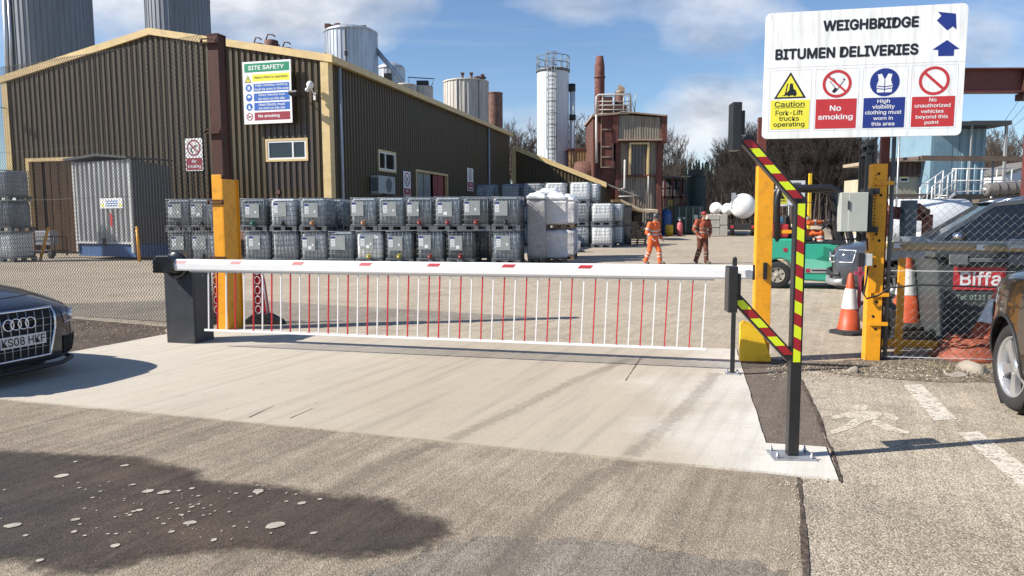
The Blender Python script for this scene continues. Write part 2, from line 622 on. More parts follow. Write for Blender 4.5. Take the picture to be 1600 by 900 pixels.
m_yard = asphalt('dusty_yard_tarmac', (0.382, 0.321, 0.240), (0.477, 0.408, 0.312), (0.535, 0.486, 0.404), 70, 0.22, 0.9, 0.4, dark=(0.277, 0.233, 0.182), contrast=0.35)
m_worn = asphalt('worn_pale_tarmac', (0.344, 0.291, 0.223), (0.477, 0.418, 0.327), (0.573, 0.515, 0.432), 105, 0.5, 0.9, 0.8, dark=(0.239, 0.204, 0.163), contrast=0.75)
m_apron = asphalt('new_brown_tarmac', (0.215, 0.174, 0.130), (0.402, 0.339, 0.257), (0.459, 0.398, 0.317), 130, 0.30, 0.88, 0.7, contrast=0.5, streak=.30)
m_strip = asphalt('dark_brown_tarmac', (0.144, 0.117, 0.092), (0.172, 0.141, 0.113), (0.286, 0.243, 0.202), 105, 0.4, 0.88, 0.7)
m_wet = asphalt('wet_brown_tarmac', (0.042, 0.035, 0.030), (0.105, 0.076, 0.053), (0.13, 0.10, 0.075), 130, 0.7, 0.45, 0.45, contrast=0.4, streak=.3)
m_soil = asphalt('dark_soil', (0.055, 0.042, 0.034), (0.11, 0.085, 0.065), (0.22, 0.19, 0.16), 40, 1.2, 0.95, 1.0, contrast=0.6)

# concrete of the new slab: brushed, dusty brown down the middle, pale at the ends
m_conc = bpy.data.materials.new('brushed_concrete')
m_conc.use_nodes = True
t = m_conc.node_tree
b = t.nodes['Principled BSDF']
c = nd(t, 'ShaderNodeTexCoord').outputs['Object']
mp = nd(t, 'ShaderNodeMapping')
mp.vector_type = 'TEXTURE'
mp.inputs['Rotation'].default_value = (0, 0, R(-15.5))
t.links.new(c, mp.inputs[0])
sp = nd(t, 'ShaderNodeSeparateXYZ')
t.links.new(mp.outputs[0], sp.inputs[0])
nb = nd(t, 'ShaderNodeTexNoise', ins={'Scale': 0.8, 'Detail': 7.0, 'Roughness': 0.6})
t.links.new(c, nb.inputs['Vector'])
u = mth(t, 'ADD', sp.outputs[0], mth(t, 'MULTIPLY', mth(t, 'SUBTRACT', nb.outputs[0], 0.5), 3.0))
u = mth(t, 'DIVIDE', mth(t, 'ADD', u, 7.5), 10.0, True)
k = ramp(t, u, [(0.0, (0.50, 0.465, 0.40)), (0.25, (0.455, 0.41, 0.335)), (0.5, (0.385, 0.333, 0.256)), (0.68, (0.405, 0.355, 0.28)), (0.80, (0.565, 0.54, 0.49)), (0.95, (0.60, 0.58, 0.54))])
mp2 = nd(t, 'ShaderNodeMapping')
mp2.vector_type = 'TEXTURE'
mp2.inputs['Rotation'].default_value = (0, 0, R(-24))
mp2.inputs['Scale'].default_value = (0.22, 4.5, 1)
t.links.new(c, mp2.inputs[0])
n1 = nd(t, 'ShaderNodeTexNoise', ins={'Scale': 1.6, 'Detail': 7.0, 'Roughness': 0.62})
t.links.new(mp2.outputs[0], n1.inputs['Vector'])
k = mixc(t, 1.0, k, ramp(t, n1.outputs[0], [(0.26, 0.78), (0.5, 1.0), (0.7, 1.05)]), 'MULTIPLY')
mp3 = nd(t, 'ShaderNodeMapping')
mp3.inputs['Rotation'].default_value = (0, 0, R(15.5))
mp3.inputs['Scale'].default_value = (0.5, 60.0, 1)
t.links.new(c, mp3.inputs[0])
n2 = nd(t, 'ShaderNodeTexNoise', ins={'Scale': 1.5, 'Detail': 4.0})
t.links.new(mp3.outputs[0], n2.inputs['Vector'])
k = mixc(t, 1.0, k, ramp(t, n2.outputs[0], [(0.3, 0.93), (0.7, 1.05)]), 'MULTIPLY')
n3 = nd(t, 'ShaderNodeTexNoise', ins={'Scale': 2.2, 'Detail': 8.0, 'Roughness': 0.75})
t.links.new(c, n3.inputs['Vector'])
k = mixc(t, ramp(t, n3.outputs[0], [(0.58, 0.0), (0.74, 0.5)]), k, (0.27, 0.24, 0.20))
n4 = nd(t, 'ShaderNodeTexNoise', ins={'Scale': 45.0, 'Detail': 3.0})
t.links.new(c, n4.inputs['Vector'])
k = mixc(t, ramp(t, n4.outputs[0], [(0.68, 0.0), (0.74, 0.7)]), k, (0.22, 0.19, 0.16))
t.links.new(k, b.inputs['Base Color'])
b.inputs['Roughness'].default_value = 0.85
b.inputs['Specular IOR Level'].default_value = 0.3
bp = nd(t, 'ShaderNodeBump', ins={'Strength': 0.35, 'Distance': 0.01})
t.links.new(mth(t, 'ADD', n2.outputs[0], mth(t, 'MULTIPLY', n4.outputs[0], 0.7)), bp.inputs['Height'])
t.links.new(bp.outputs[0], b.inputs['Normal'])


def see_through(t, b, fac):
    o_ = [n_ for n_ in t.nodes if n_.type == 'OUTPUT_MATERIAL'][0]
    mx = t.nodes.new('ShaderNodeMixShader')
    tr_ = t.nodes.new('ShaderNodeBsdfTransparent')
    t.links.new(fac, mx.inputs[0])
    t.links.new(tr_.outputs[0], mx.inputs[1])
    t.links.new(b.outputs[0], mx.inputs[2])
    t.links.new(mx.outputs[0], o_.inputs[0])


def feather(m, nscale=18.0, amp=1.1, lo=.42, hi=.58, most=1.0):
    t = m.node_tree
    b = t.nodes['Principled BSDF']
    a_ = nd(t, 'ShaderNodeAttribute', attribute_name='edge')
    n_ = nd(t, 'ShaderNodeTexNoise', ins={'Scale': nscale, 'Detail': 8.0, 'Roughness': 0.72})
    t.links.new(nd(t, 'ShaderNodeTexCoord').outputs['Object'], n_.inputs['Vector'])
    f_ = mth(t, 'ADD', a_.outputs['Fac'], mth(t, 'MULTIPLY', mth(t, 'SUBTRACT', n_.outputs[0], .5), amp))
    see_through(t, b, ramp(t, f_, [(lo, 0.0), (hi, most)]))
    return m


def soft_sheet(name, pts, z, mat, inner, outer, jit=.02, step=.05, seed=1):
    """a ground patch whose rim thins out: full inside, nothing at the outer ring"""
    q_ = []
    n = len(pts)
    for i in range(n):
        a, b_ = Vector(pts[i][:2]), Vector(pts[(i + 1) % n][:2])
        k = max(1, min(60, int((b_ - a).length / step)))
        for j in range(k):
            q_.append(a + (b_ - a) * (j / k))
    n = len(q_)
    area = sum(q_[i].x * q_[(i + 1) % n].y - q_[(i + 1) % n].x * q_[i].y for i in range(n))
    sg_ = 1 if area > 0 else -1
    I_, O_ = [], []
    for i in range(n):
        d = (q_[(i + 2) % n] - q_[i - 2])
        nn = Vector((d.y, -d.x)).normalized() * sg_
        w = mnoise.noise(Vector((q_[i].x * 2.3, q_[i].y * 2.3, seed))) + .6 * mnoise.noise(Vector((q_[i].x * 9, q_[i].y * 9, seed + 3)))
        I_.append(q_[i] + nn * (jit * w - inner))
        O_.append(q_[i] + nn * (jit * w + outer))
    vs = [(p.x, p.y, z) for p in I_] + [(p.x, p.y, z) for p in O_]
    me = bpy.data.meshes.new(name)
    me.from_pydata(vs, [], [tuple(range(n))] + [(i, (i + 1) % n, n + (i + 1) % n, n + i) for i in range(n)])
    at_ = me.attributes.new('edge', 'FLOAT', 'POINT')
    at_.data.foreach_set('value', [1.0] * n + [0.0] * n)
    me.materials.append(mat)
    bm = bmesh.new()
    bm.from_mesh(me)
    for f in bm.faces:
        if f.normal.z < 0:
            f.normal_flip()
    bm.to_mesh(me)
    bm.free()
    o_ = bpy.data.objects.new(name, me)
    COL.objects.link(o_)
    return tag(o_, kind='structure')


# worn road paint: broken away where the aggregate shows
def wornpaint(name, col, thr):
    m = bpy.data.materials.new(name)
    m.use_nodes = True
    t = m.node_tree
    b = t.nodes['Principled BSDF']
    c = nd(t, 'ShaderNodeTexCoord').outputs['Object']
    n = nd(t, 'ShaderNodeTexNoise', ins={'Scale': 14.0, 'Detail': 9.0, 'Roughness': 0.75})
    t.links.new(c, n.inputs['Vector'])
    b.inputs['Base Color'].default_value = col + (1,)
    b.inputs['Roughness'].default_value = 0.85
    n5 = nd(t, 'ShaderNodeTexNoise', ins={'Scale': 60.0, 'Detail': 3.0})
    t.links.new(c, n5.inputs['Vector'])
    f_ = mth(t, 'ADD', mth(t, 'MULTIPLY', n.outputs[0], .6), mth(t, 'MULTIPLY', n5.outputs[0], .4))
    see_through(t, b, ramp(t, f_, [(thr - .04, 0.85), (thr + 0.05, 0.0)]))
    return m


m_paint = wornpaint('worn_white_paint', (0.64, 0.60, 0.52), 0.535)
m_paint2 = wornpaint('worn_yellow_road_paint', (0.60, 0.55, 0.43), 0.535)

mb = MB()
gx = [-900, -300, -120, -60, -30, -10, 0, 10, 30, 60, 120, 300, 900]
gy = [-200, -20, 0, 10, 20, 40, 60, 90, 140, 300, 600, 1200]
mb.add([(x, y, 0) for y in gy for x in gx], [(j * 13 + i, j * 13 + i + 1, j * 13 + i + 14, j * 13 + i + 13) for j in range(11) for i in range(12)])
tag(mb.build('ground', m_yard), kind='structure')

SLAB = gp((-420, 580), (0, 625), (225, 646), (450, 668), (800, 702), (1220, 742), (1310, 752), (1290, 701), (1197, 695), (1150, 547), (700, 528), (335, 513), (262, 523), (184, 538), (92, 555), (-420, 560))
sheet('concrete_slab', SLAB, 0.014, m_conc, 0.008, 0.1, thick=0.05)
sheet('tarmac_apron', [G(-420, 580), G(0, 625), G(450, 668), G(800, 702), G(1246, 746), G(1254, 860), G(1262, 980), Vector((1.2, 1.6)), Vector((-5, 1.6)), Vector((-11, 7.0))], 0.004, m_apron, 0.02, 0.1, seed=2)
sheet('tarmac_strip', gp((1151, 556), (1199, 694), (1294, 701), (1276, 648), (1252, 596), (1225, 563)), 0.004, m_strip, 0.015, 0.08, seed=5)
sheet('worn_path', gp((1230, 566), (1262, 610), (1296, 700), (1313, 754), (1249, 758), (1256, 860), (1264, 980)) + [Vector((1.6, 1.6)), Vector((8, 1.6)), Vector((12, 6.0)), Vector((7.5, 7.3))] + gp((1530, 585)), 0.006, m_worn, 0.03, 0.12, seed=7)
soft_sheet('wet_patch', gp((-160, 705), (90, 713), (200, 718), (250, 733), (295, 740), (312, 756), (440, 768), (500, 779), (600, 785), (632, 809), (690, 818), (692, 834), (660, 853), (600, 864), (540, 869), (460, 861), (400, 851), (300, 860), (220, 872), (160, 893), (90, 892), (40, 874), (-160, 880)), 0.008, feather(m_wet, 16.0, 1.1, .22, .80), 0.10, 0.14, 0.035, 0.05, seed=9)
sheet('soil_verge', [G(262, 511), G(180, 504), G(110, 497), G(0, 490), Vector((-14, 13.4)), Vector((-14, 11.2)), G(0, 575), G(92, 556), G(184, 540), G(262, 526)], 0.005, m_soil, 0.08, 0.15, seed=12)
sheet('gravel_verge', gp((1195, 566), (1260, 578), (1330, 588), (1420, 596), (1560, 600), (1700, 590), (1700, 560), (1560, 560), (1400, 560), (1300, 566)), 0.010, asphalt('gravel_dirt', (0.13, 0.105, 0.075), (0.23, 0.19, 0.14), (0.42, 0.36, 0.28), 35, 1.5, 0.95, 1.0, contrast=0.6), 0.07, 0.1, seed=14)

# pale scum and leaf flecks lying on the wet patch, loose stones: nobody could count them
mb = MB()
q = random.Random(4)
big = [(97, 746, 12), (404, 770, 14), (430, 824, 18), (300, 766, 6), (232, 770, 10), (257, 772, 11), (472, 789, 8), (297, 820, 11), (180, 856, 11), (62, 879, 8), (20, 824, 14), (268, 834, 7), (334, 847, 8), (40, 840, 6), (116, 834, 7), (118, 815, 8), (490, 836, 7), (300, 795, 5), (218, 800, 7), (203, 808, 5), (500, 783, 5), (195, 730, 7), (118, 724, 5), (208, 760, 5)]
spots = [(x, y, r) for x, y, r in big]
for i in range(120):
    x = q.gauss(260, 120)
    y = q.gauss(800, 30)
    if y < 745 + max(0, x - 300) * .14 or y > 850 or x > 520:
        continue
    spots.append((x, y, q.uniform(1.0, 4.2)))
for (x, y, r) in spots:
    p0 = G(x, y)
    if y > 850 and x > 380:
        continue
    rr = r * .62 * p0.y / F
    a0 = R(q.uniform(5, 35))
    el_ = q.uniform(1.0, 1.7)
    n = 11
    vs = []
    for i in range(n):
        tt = 2 * math.pi * i / n
        k_ = rr * q.uniform(0.8, 1.05)
        a, b2 = k_ * math.cos(tt) * el_, k_ * math.sin(tt) * 1.2
        vs.append((p0.x + a * math.cos(a0) - b2 * math.sin(a0), p0.y + a * math.sin(a0) + b2 * math.cos(a0), 0.0125))
    mb.add(vs, [tuple(range(n))])
tag(mb.build('foam_flecks', M('pale_scum', (0.36, 0.325, 0.27), 0.85, 0, 0.25, 12)), 'pale dried scum flecks scattered over the wet brown patch', 'debris', kind='stuff')

mb = MB()


def pebbles(region, n, r0, r1, z=0.01):
    for _ in range(n):
        x, y = region()
        p = G(x, y)
        r = q.uniform(r0, r1)
        vs = []
        for a in range(6):
            t_ = a * 1.047 + q.uniform(-.3, .3)
            vs.append((p.x + r * math.cos(t_), p.y + r * math.sin(t_) * .8, z))
        vs.append((p.x + q.uniform(-.2, .2) * r, p.y, z + r * q.uniform(.5, .9)))
        mb.add(vs, [(i, (i + 1) % 6, 6) for i in range(6)], q.choice((0, 0, 1, 2)))


pebbles(lambda: (q.uniform(1200, 1560), q.gauss(581, 7)), 900, .004, .015)
pebbles(lambda: (q.uniform(100, 262), q.gauss(517, 9)), 160, .005, .016)
pebbles(lambda: (q.gauss(1256, 14), q.uniform(748, 890)), 260, .003, .008, .006)
pebbles(lambda: (q.uniform(1195, 1320), q.gauss(757, 5)), 220, .003, .009, .006)
pebbles(lambda: (q.uniform(330, 1150), q.uniform(560, 690)), 240, .003, .007, .014)
tag(mb.build('loose_gravel', [M('gravel_buff', (0.30, 0.25, 0.19), 0.9), M('gravel_grey', (0.20, 0.18, 0.16), 0.9), M('gravel_pale', (0.46, 0.42, 0.36), 0.9)]), 'loose gravel and grit along the fence foot and slab edges', 'gravel', kind='stuff')
mb = MB()
for _ in range(900):
    x, y = (q.uniform(1215, 1560), q.gauss(578, 6)) if q.random() < .75 else (q.uniform(105, 258), q.gauss(510, 6))
    p = G(x, y)
    a = q.uniform(0, 6.28)
    L_ = q.uniform(.03, .10)
    d = Vector((math.cos(a), math.sin(a), q.uniform(.2, 1.2))).normalized() * L_
    s_ = Vector((-d.y, d.x, 0)).normalized() * .004
    o_ = p + Vector((0, 0, .01))
    mb.add([o_ - s_, o_ + s_, o_ + d], [(0, 1, 2)])
tag(mb.build('dry_grass', M('straw_grass', (0.24, 0.19, 0.10), 0.9, 0, .3, 20)), 'dry straw-coloured grass bits along the fence foot', 'grass', kind='stuff')

sheet('tarmac_joint', gp((1245, 748), (1252, 749), (1256, 800), (1262, 860), (1270, 980), (1258, 980), (1252, 860), (1250, 800)), 0.0115, m_soil, 0.012, 0.02, seed=31)
sheet('tarmac_joint', gp((1296, 700), (1300, 700), (1318, 756), (1312, 757)), 0.0118, m_soil, 0.008, 0.02, seed=33)
sheet('tarmac_joint', gp((1222, 563), (1226, 563), (1256, 598), (1280, 650), (1298, 701), (1294, 701), (1275, 650), (1250, 598)), 0.0116, m_soil, 0.012, 0.02, seed=34)
soft_sheet('dark_ground_patch', gp((520, 930), (640, 878), (760, 850), (900, 853), (1060, 872), (1150, 884), (1200, 892), (1228, 915), (1235, 985), (900, 1100), (520, 985)), 0.007, feather(asphalt('dark_grey_ground', (0.17, 0.15, 0.12), (0.29, 0.255, 0.205), (0.4, 0.35, 0.3), 130, 0.8, 0.9, 0.7, streak=.3), 9.0, 1.6), 0.05, 0.16, 0.04, 0.05, seed=35)  # darker grey ground patch, thinning out at its rim
for k_, pts_ in enumerate((((1000, 562), (1001.5, 562), (978, 597), (976.5, 597)), ((388, 655), (390, 655.2), (428, 637), (427, 637)), ((453, 656), (454.5, 656.2), (489, 641), (488, 641)))):
    sheet('slab_joint', gp(*pts_), 0.0165, m_soil, 0.004, 0.03, seed=50 + k_)
# tyre marks dragged over tarmac and slab
m_mark1 = feather(M('tyre_mark_tarmac', (.15, .125, .10), .9, 0, .15, 20), 26.0, 2.4, .45, .95, .26)
m_mark2 = feather(M('tyre_mark_slab', (.22, .19, .155), .9, 0, .15, 20), 20.0, 2.6, .48, 1.0, .24)
for k_, (ctr, wd_, z_, m_) in enumerate((([(330, 905), (470, 800), (590, 728), (680, 694)], .085, .0074, m_mark1), ([(770, 905), (850, 810), (930, 748), (985, 722)], .085, .0076, m_mark1),
                                         ([(700, 691), (800, 646), (900, 596), (985, 562)], .075, .0162, m_mark2), ([(985, 717), (1040, 668), (1090, 618), (1118, 585)], .075, .0164, m_mark2)    )):
    pts_ = [G(*p_) for p_ in ctr]
    L_, R_ = [], []
    for i_, p_ in enumerate(pts_):
        d_ = pts_[min(i_ + 1, len(pts_) - 1)] - pts_[max(i_ - 1, 0)]
        n_ = Vector((-d_.y, d_.x, 0)).normalized() * wd_
        L_.append(p_ + n_)
        R_.append(p_ - n_)
    soft_sheet('tyre_mark', L_ + R_[::-1], z_, m_, .045, .05, .012, .10, seed=70 + k_)
# painted dashes and the walking figure on the path
sheet('road_marking', gp((1412, 603), (1440, 602), (1496, 657), (1460, 659)), 0.010, m_paint, 0.006, 0.04, seed=21)
sheet('road_marking', gp((1496, 678), (1530, 676), (1640, 760), (1600, 768)), 0.010, m_paint, 0.006, 0.04, seed=22)
mb = MB()
HOM = [(1345, 637, 12), ]
def gpoly(pts):
    mb.add([tuple(G(x, y)) [:2] + (0.010,) for x, y in pts], [tuple(range(len(pts)))])
cx_, cy_ = 1346, 641
gpoly([(1334, 636), (1342, 634), (1352, 634), (1358, 638), (1352, 643), (1340, 643)])
gpoly([(1335, 644), (1368, 644), (1380, 648), (1372, 656), (1352, 660), (1338, 668), (1318, 676), (1300, 680), (1296, 676), (1318, 668), (1334, 656), (1322, 654), (1302, 657), (1300, 653), (1318, 648)])
gpoly([(1366, 657), (1378, 660), (1398, 670), (1424, 676), (1420, 680), (1388, 676), (1360, 666)])
gpoly([(1381, 647), (1396, 650), (1406, 656), (1398, 660), (1384, 653)])
o = mb.build('pedestrian_marking', m_paint2)
tag(o, kind='structure')
# ------------------------------------------------------------------ buildings
RZ = math.atan2(-0.247, 0.969)
EX = Vector((math.cos(RZ), math.sin(RZ), 0))
EY = Vector((-EX.y, EX.x, 0))


def onp(px, py, org, rz):
    """where a line of sight meets the vertical plane through org turned by rz: (along, height)"""
    e = Vector((math.cos(rz), math.sin(rz), 0))
    n = Vector((-e.y, e.x, 0))
    d = ray(px, py)
    t = (Vector(org) - Vector((0, 0, HC))).dot(n) / d.dot(n)
    p = Vector((0, 0, HC)) + d * t
    return (p - Vector(org)).dot(e), p.z


def corr(mb, L, ztop, z0=0.0, per=0.29, dep=0.06, holes=(), mi=0, off=0.0):
    """trapezoid-profile sheet on local x-z, ribs standing out to -y"""
    xs = []
    k = 0
    while k * per < L:
        for f_, d_ in ((0, 0), (.42, 0), (.52, 1), (.90, 1)):
            x = k * per + f_ * per
            if x < L:
                xs.append((x, -dep * d_ + off))
        k += 1
    xs.append((L, off))
    for h in holes:
        for hx in h[:2]:
            for (xa, ya), (xb, yb) in zip(xs[:-1], xs[1:]):
                if xa < hx < xb:
                    xs.append((hx, ya + (yb - ya) * (hx - xa) / (xb - xa)))
                    break
        xs.sort()
    for (xa, ya), (xb, yb) in zip(xs[:-1], xs[1:]):
        if xb - xa < 1e-6:
            continue
        m_ = (xa + xb) / 2
        segs = [(z0, None)]
        for (h0, h1, hz0, hz1) in holes:
            if h0 < m_ < h1:
                segs = ([(z0, hz0)] if hz0 > z0 + .01 else []) + [(hz1, None)]
        for (a, b2) in segs:
            ta, tb = (ztop(xa), ztop(xb)) if b2 is None else (b2, b2)
            mb.add([(xa, ya, a), (xb, yb, a), (xb, yb, tb), (xa, ya, ta)], [(0, 1, 2, 3)], mi)


pr = at(511, 97, 31.5)
pl_y = 35.8
pl = at(8, 130, pl_y)
e2 = Vector((pr.x - pl.x, pr.y - pl.y))
RZ = math.atan2(e2.y, e2.x)
EX = Vector((math.cos(RZ), math.sin(RZ), 0))
EY = Vector((-EX.y, EX.x, 0))
WW, WD, EAVE = e2.length, 29.5, 8.27
WO = Vector((pl.x, pl.y, 0))
RIDGE = onp(236, 50, WO, RZ)[1]
XR = onp(236, 50, WO, RZ)[0]
WC = WO + EX * WW      # right front corner


def gtop(x):
    return EAVE - .1 + (RIDGE - EAVE) * (x / XR if x < XR else (WW - x) / (WW - XR))


wh = thing('warehouse', 'long brown corrugated metal warehouse with cream trim and a pitched gable end', 'warehouse', WO, RZ)
d0, dz = onp(47, 253, WO, RZ)
d1 = onp(150, 253, WO, RZ)[0]
w0, wz1 = onp(419, 221, WO, RZ)
w1, wz0 = onp(480, 248, WO, RZ)
holes = [(d0, d1, 0.0, dz), (w0, w1, wz0, wz1)]
mb = MB()
corr(mb, WW, gtop, 1.2, holes=holes)
mb.build('gable_wall', m_clad, wh, norm=False)
T90 = Matrix.Translation((WW, 0, 0)) @ Matrix.Rotation(R(90), 4, 'Z')
RZS = RZ + R(90)
s0, sz1 = onp(649, 268, WC, RZS)
s1 = onp(697, 275, WC, RZS)[0]
v0, vz1 = onp(590, 236, WC, RZS)
v1, vz0 = onp(616, 268, WC, RZS)
mb = MB()
mb.T = T90
corr(mb, WD, lambda x: EAVE - .05, 1.2, holes=[(s0, s1, 0.0, sz1), (v0, v1, vz0, vz1)])
mb.build('side_wall', m_clad, wh, norm=False)
mb = MB()
r0_, rz1 = onp(418, 196, WO, RZ)
r1_, rz0 = onp(491, 296, WO, RZ)
r0_, r1_ = round(r0_ / .29) * .29, round(r1_ / .29) * .29
mb.T = Matrix.Translation((r0_, -.004, 0))
corr(mb, r1_ - r0_, lambda x: rz1, rz0, holes=[(w0 - .1 - r0_, w1 + .1 - r0_, wz0 - .1, wz1 + .1)])
mb.build('replaced_sheet', M('newer_brown_cladding', (.066, .046, .034), .45, 0, .12, 1.2, stretch=(3, 3, .35)), wh, norm=False)
# brick plinth, back and left walls
m_brick = bpy.data.materials.new('red_brick')
m_brick.use_nodes = True
t = m_brick.node_tree
bt = nd(t, 'ShaderNodeTexBrick', ins={'Color1': (0.20, 0.075, 0.05, 1), 'Color2': (0.15, 0.06, 0.045, 1), 'Mortar': (0.25, 0.21, 0.18, 1), 'Scale': 1.0, 'Mortar Size': 0.012, 'Brick Width': 0.225, 'Row Height': 0.075})
mp = nd(t, 'ShaderNodeMapping')
mp.inputs['Rotation'].default_value = (R(90), 0, 0)
t.links.new(nd(t, 'ShaderNodeTexCoord').outputs['Object'], mp.inputs[0])
t.links.new(mp.outputs[0], bt.inputs['Vector'])
t.links.new(bt.outputs[0], t.nodes['Principled BSDF'].inputs['Base Color'])
t.nodes['Principled BSDF'].inputs['Roughness'].default_value = 0.85
mb = MB()
mb.box(0.1, d0, -.08, .14, 0, 1.2).box(d1, WW - .02, -.08, .14, 0, 1.2)
mb.box(WW - .14, WW + .08, -.08, s0, 0, 1.2).box(WW - .14, WW + .08, s1, WD, 0, 1.2)
mb.build('brick_plinth', m_brick, wh)
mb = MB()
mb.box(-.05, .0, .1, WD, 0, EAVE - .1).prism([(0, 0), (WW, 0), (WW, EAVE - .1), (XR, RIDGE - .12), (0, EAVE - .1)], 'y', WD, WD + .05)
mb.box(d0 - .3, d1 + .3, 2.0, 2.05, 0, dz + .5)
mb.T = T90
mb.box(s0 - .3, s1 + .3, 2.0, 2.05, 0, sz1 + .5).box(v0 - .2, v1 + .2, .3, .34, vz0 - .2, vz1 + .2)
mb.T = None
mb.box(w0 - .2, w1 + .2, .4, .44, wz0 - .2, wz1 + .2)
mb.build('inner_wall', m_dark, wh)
mb = MB()
ov = .12
for (xa, za, xb, zb) in ((-.25, EAVE - .06, XR, RIDGE), (XR, RIDGE, WW + .25, EAVE - .06)):
    mb.prism([(xa, za), (xb, zb), (xb, zb + .12), (xa, za + .12)], 'y', -.02, WD + .1)
mb.build('roof', m_roof, wh)
mb = MB()
mb.prism([(-.30, EAVE - .22), (XR, RIDGE - .14), (XR, RIDGE + .15), (-.30, EAVE + .10)], 'y', -.16, -.025)
mb.prism([(WW + .32, EAVE - .22), (XR, RIDGE - .14), (XR, RIDGE + .15), (WW + .32, EAVE + .10)], 'y', -.16, -.025)
mb.box(WW + .10, WW + .33, -.02, WD + .1, EAVE - .20, EAVE + .07)
mb.build('eave_trim', m_cream, wh)
mb = MB()
mb.prism([(WW - .26, -.12), (WW + .10, -.12), (WW + .10, .26), (WW + .06, .26), (WW + .06, -.08), (WW - .26, -.08)], 'z', 1.25, EAVE - .15)
mb.build('corner_post', m_cream, wh)
mb = MB()
mb.box(-.12, .22, -.12, -.08, 1.25, EAVE - .2)
mb.build('corner_post', m_cream, wh)
mb = MB()
dp = onp(528, 200, WC, RZS)[0]
mb.cyl((WW + .16, dp, 0.1), (WW + .16, dp, EAVE - .25), .07, n=10)
dp2 = onp(761, 250, WC, RZS)[0]
m_dpipe = M('grey_downpipe', (0.33, 0.36, 0.42), 0.5)
mb.build('downpipe', m_dpipe, wh)
mb = MB()
mb.cyl((WW + .16, dp2, 0.1), (WW + .16, dp2, EAVE - .25), .07, n=10)
mb.build('downpipe', m_dpipe, wh)


def window(parent, x0, x1, z0, z1, T=None, split=.58, trim=True, depth=.06):
    mb = MB()
    mb.T = T
    fr = .07
    if trim:
        mb.box(x0 - .09, x1 + .09, -.085, -.05, z1, z1 + .09, 1).box(x0 - .09, x1 + .09, -.085, -.05, z0 - .09, z0, 1)
        mb.box(x0 - .09, x0, -.085, -.05, z0, z1, 1).box(x1, x1 + .09, -.085, -.05, z0, z1, 1)
    xm = x0 + (x1 - x0) * split
    y0, y1 = -.07, .02
    mb.box(x0, x1, y0, y1, z1 - fr, z1).box(x0, x1, y0, y1, z0, z0 + fr)
    mb.box(x0, x0 + fr, y0, y1, z0 + fr, z1 - fr).box(x1 - fr, x1, y0, y1, z0 + fr, z1 - fr).box(xm - fr / 2, xm + fr / 2, y0, y1, z0 + fr, z1 - fr)
    w = mb.build('window', [m_upvc, m_cream], parent)
    mb = MB()
    mb.T = T
    mb.box(x0 + fr, xm - fr / 2, -.02, -.01, z0 + fr, z1 - fr).box(xm + fr / 2, x1 - fr, -.02, -.01, z0 + fr, z1 - fr)
    mb.build('pane', m_glass, w)
    return w


window(wh, w0, w1, wz0, wz1, split=.66)
window(wh, v0, v1, vz0, vz1, T90, .4)
# strip-curtain doorways
m_strip1 = M('brown_strip_curtain', (0.27, 0.175, 0.095), 0.4, 0, 0.3, 1.2, dirt=((0.10, 0.065, 0.04), 0.6, 1.5), stretch=(3, 3, .4))
m_strip2 = M('red_strip_curtain', (0.22, 0.012, 0.018), 0.45, 0, 0.2, 2)
m_strip3 = M('grey_strip_curtain', (0.22, 0.23, 0.22), 0.45, 0, 0.2, 2)
mb = MB()
mb.box(d0 - .18, d0, -.10, .10, 1.25, dz).box(d0 - .18, d1 + .15, -.10, .10, dz, dz + .16)
mb.T = T90
mb.box(s0 - .1, s0, -.09, .1, 0, sz1).box(s1, s1 + .1, -.09, .1, 0, sz1).box(s0 - .1, s1 + .1, -.09, .1, sz1, sz1 + .12)
mb.build('door_frame', m_cream, wh)
mb = MB()
n_ = 16
for i in range(n_):
    if i in (2, 9):
        continue
    xa = d0 + (d1 - d0) * i / n_
    xb = d0 + (d1 - d0) * (i + 1.15) / n_
    a_ = .04 if i % 2 else .14
    mb.add([(xa, a_ + .12, .1), ((xa + xb) / 2, a_ - .06, .08), (xb, a_ + .1, .1), (xb, a_ + .1, dz), ((xa + xb) / 2, a_ - .05, dz), (xa, a_ + .1, dz)], [(0, 1, 4, 5), (1, 2, 3, 4)])
mb.build('strip_curtain', m_strip1, wh, norm=False)
mb = MB()
mb.T = T90
for i in range(9):
    xa = s0 + (s1 - s0) * i / 9
    xb = s0 + (s1 - s0) * (i + 1.1) / 9
    mi = 0 if i in (0, 6, 7, 8) else 1
    if i == 5:
        continue
    a_ = .06 if i % 2 else .14
    mb.add([(xa, a_ + .1, .1), ((xa + xb) / 2, a_ - .05, .08), (xb, a_ + .1, .1), (xb, a_ + .1, sz1), ((xa + xb) / 2, a_ - .05, sz1), (xa, a_ + .1, sz1)], [(0, 1, 4, 5), (1, 2, 3, 4)], mi)
mb.build('strip_curtain', [m_strip2, m_strip3], wh, norm=False)
mb = MB()
x_, z_ = onp(436, 300, WO, RZ)
mb.box(x_ - .1, x_ + .1, -.1, -.04, z_ - .09, z_ + .09)
mb.build('wall_vent', M('vent_brown', (0.10, 0.045, 0.04), .6), wh)

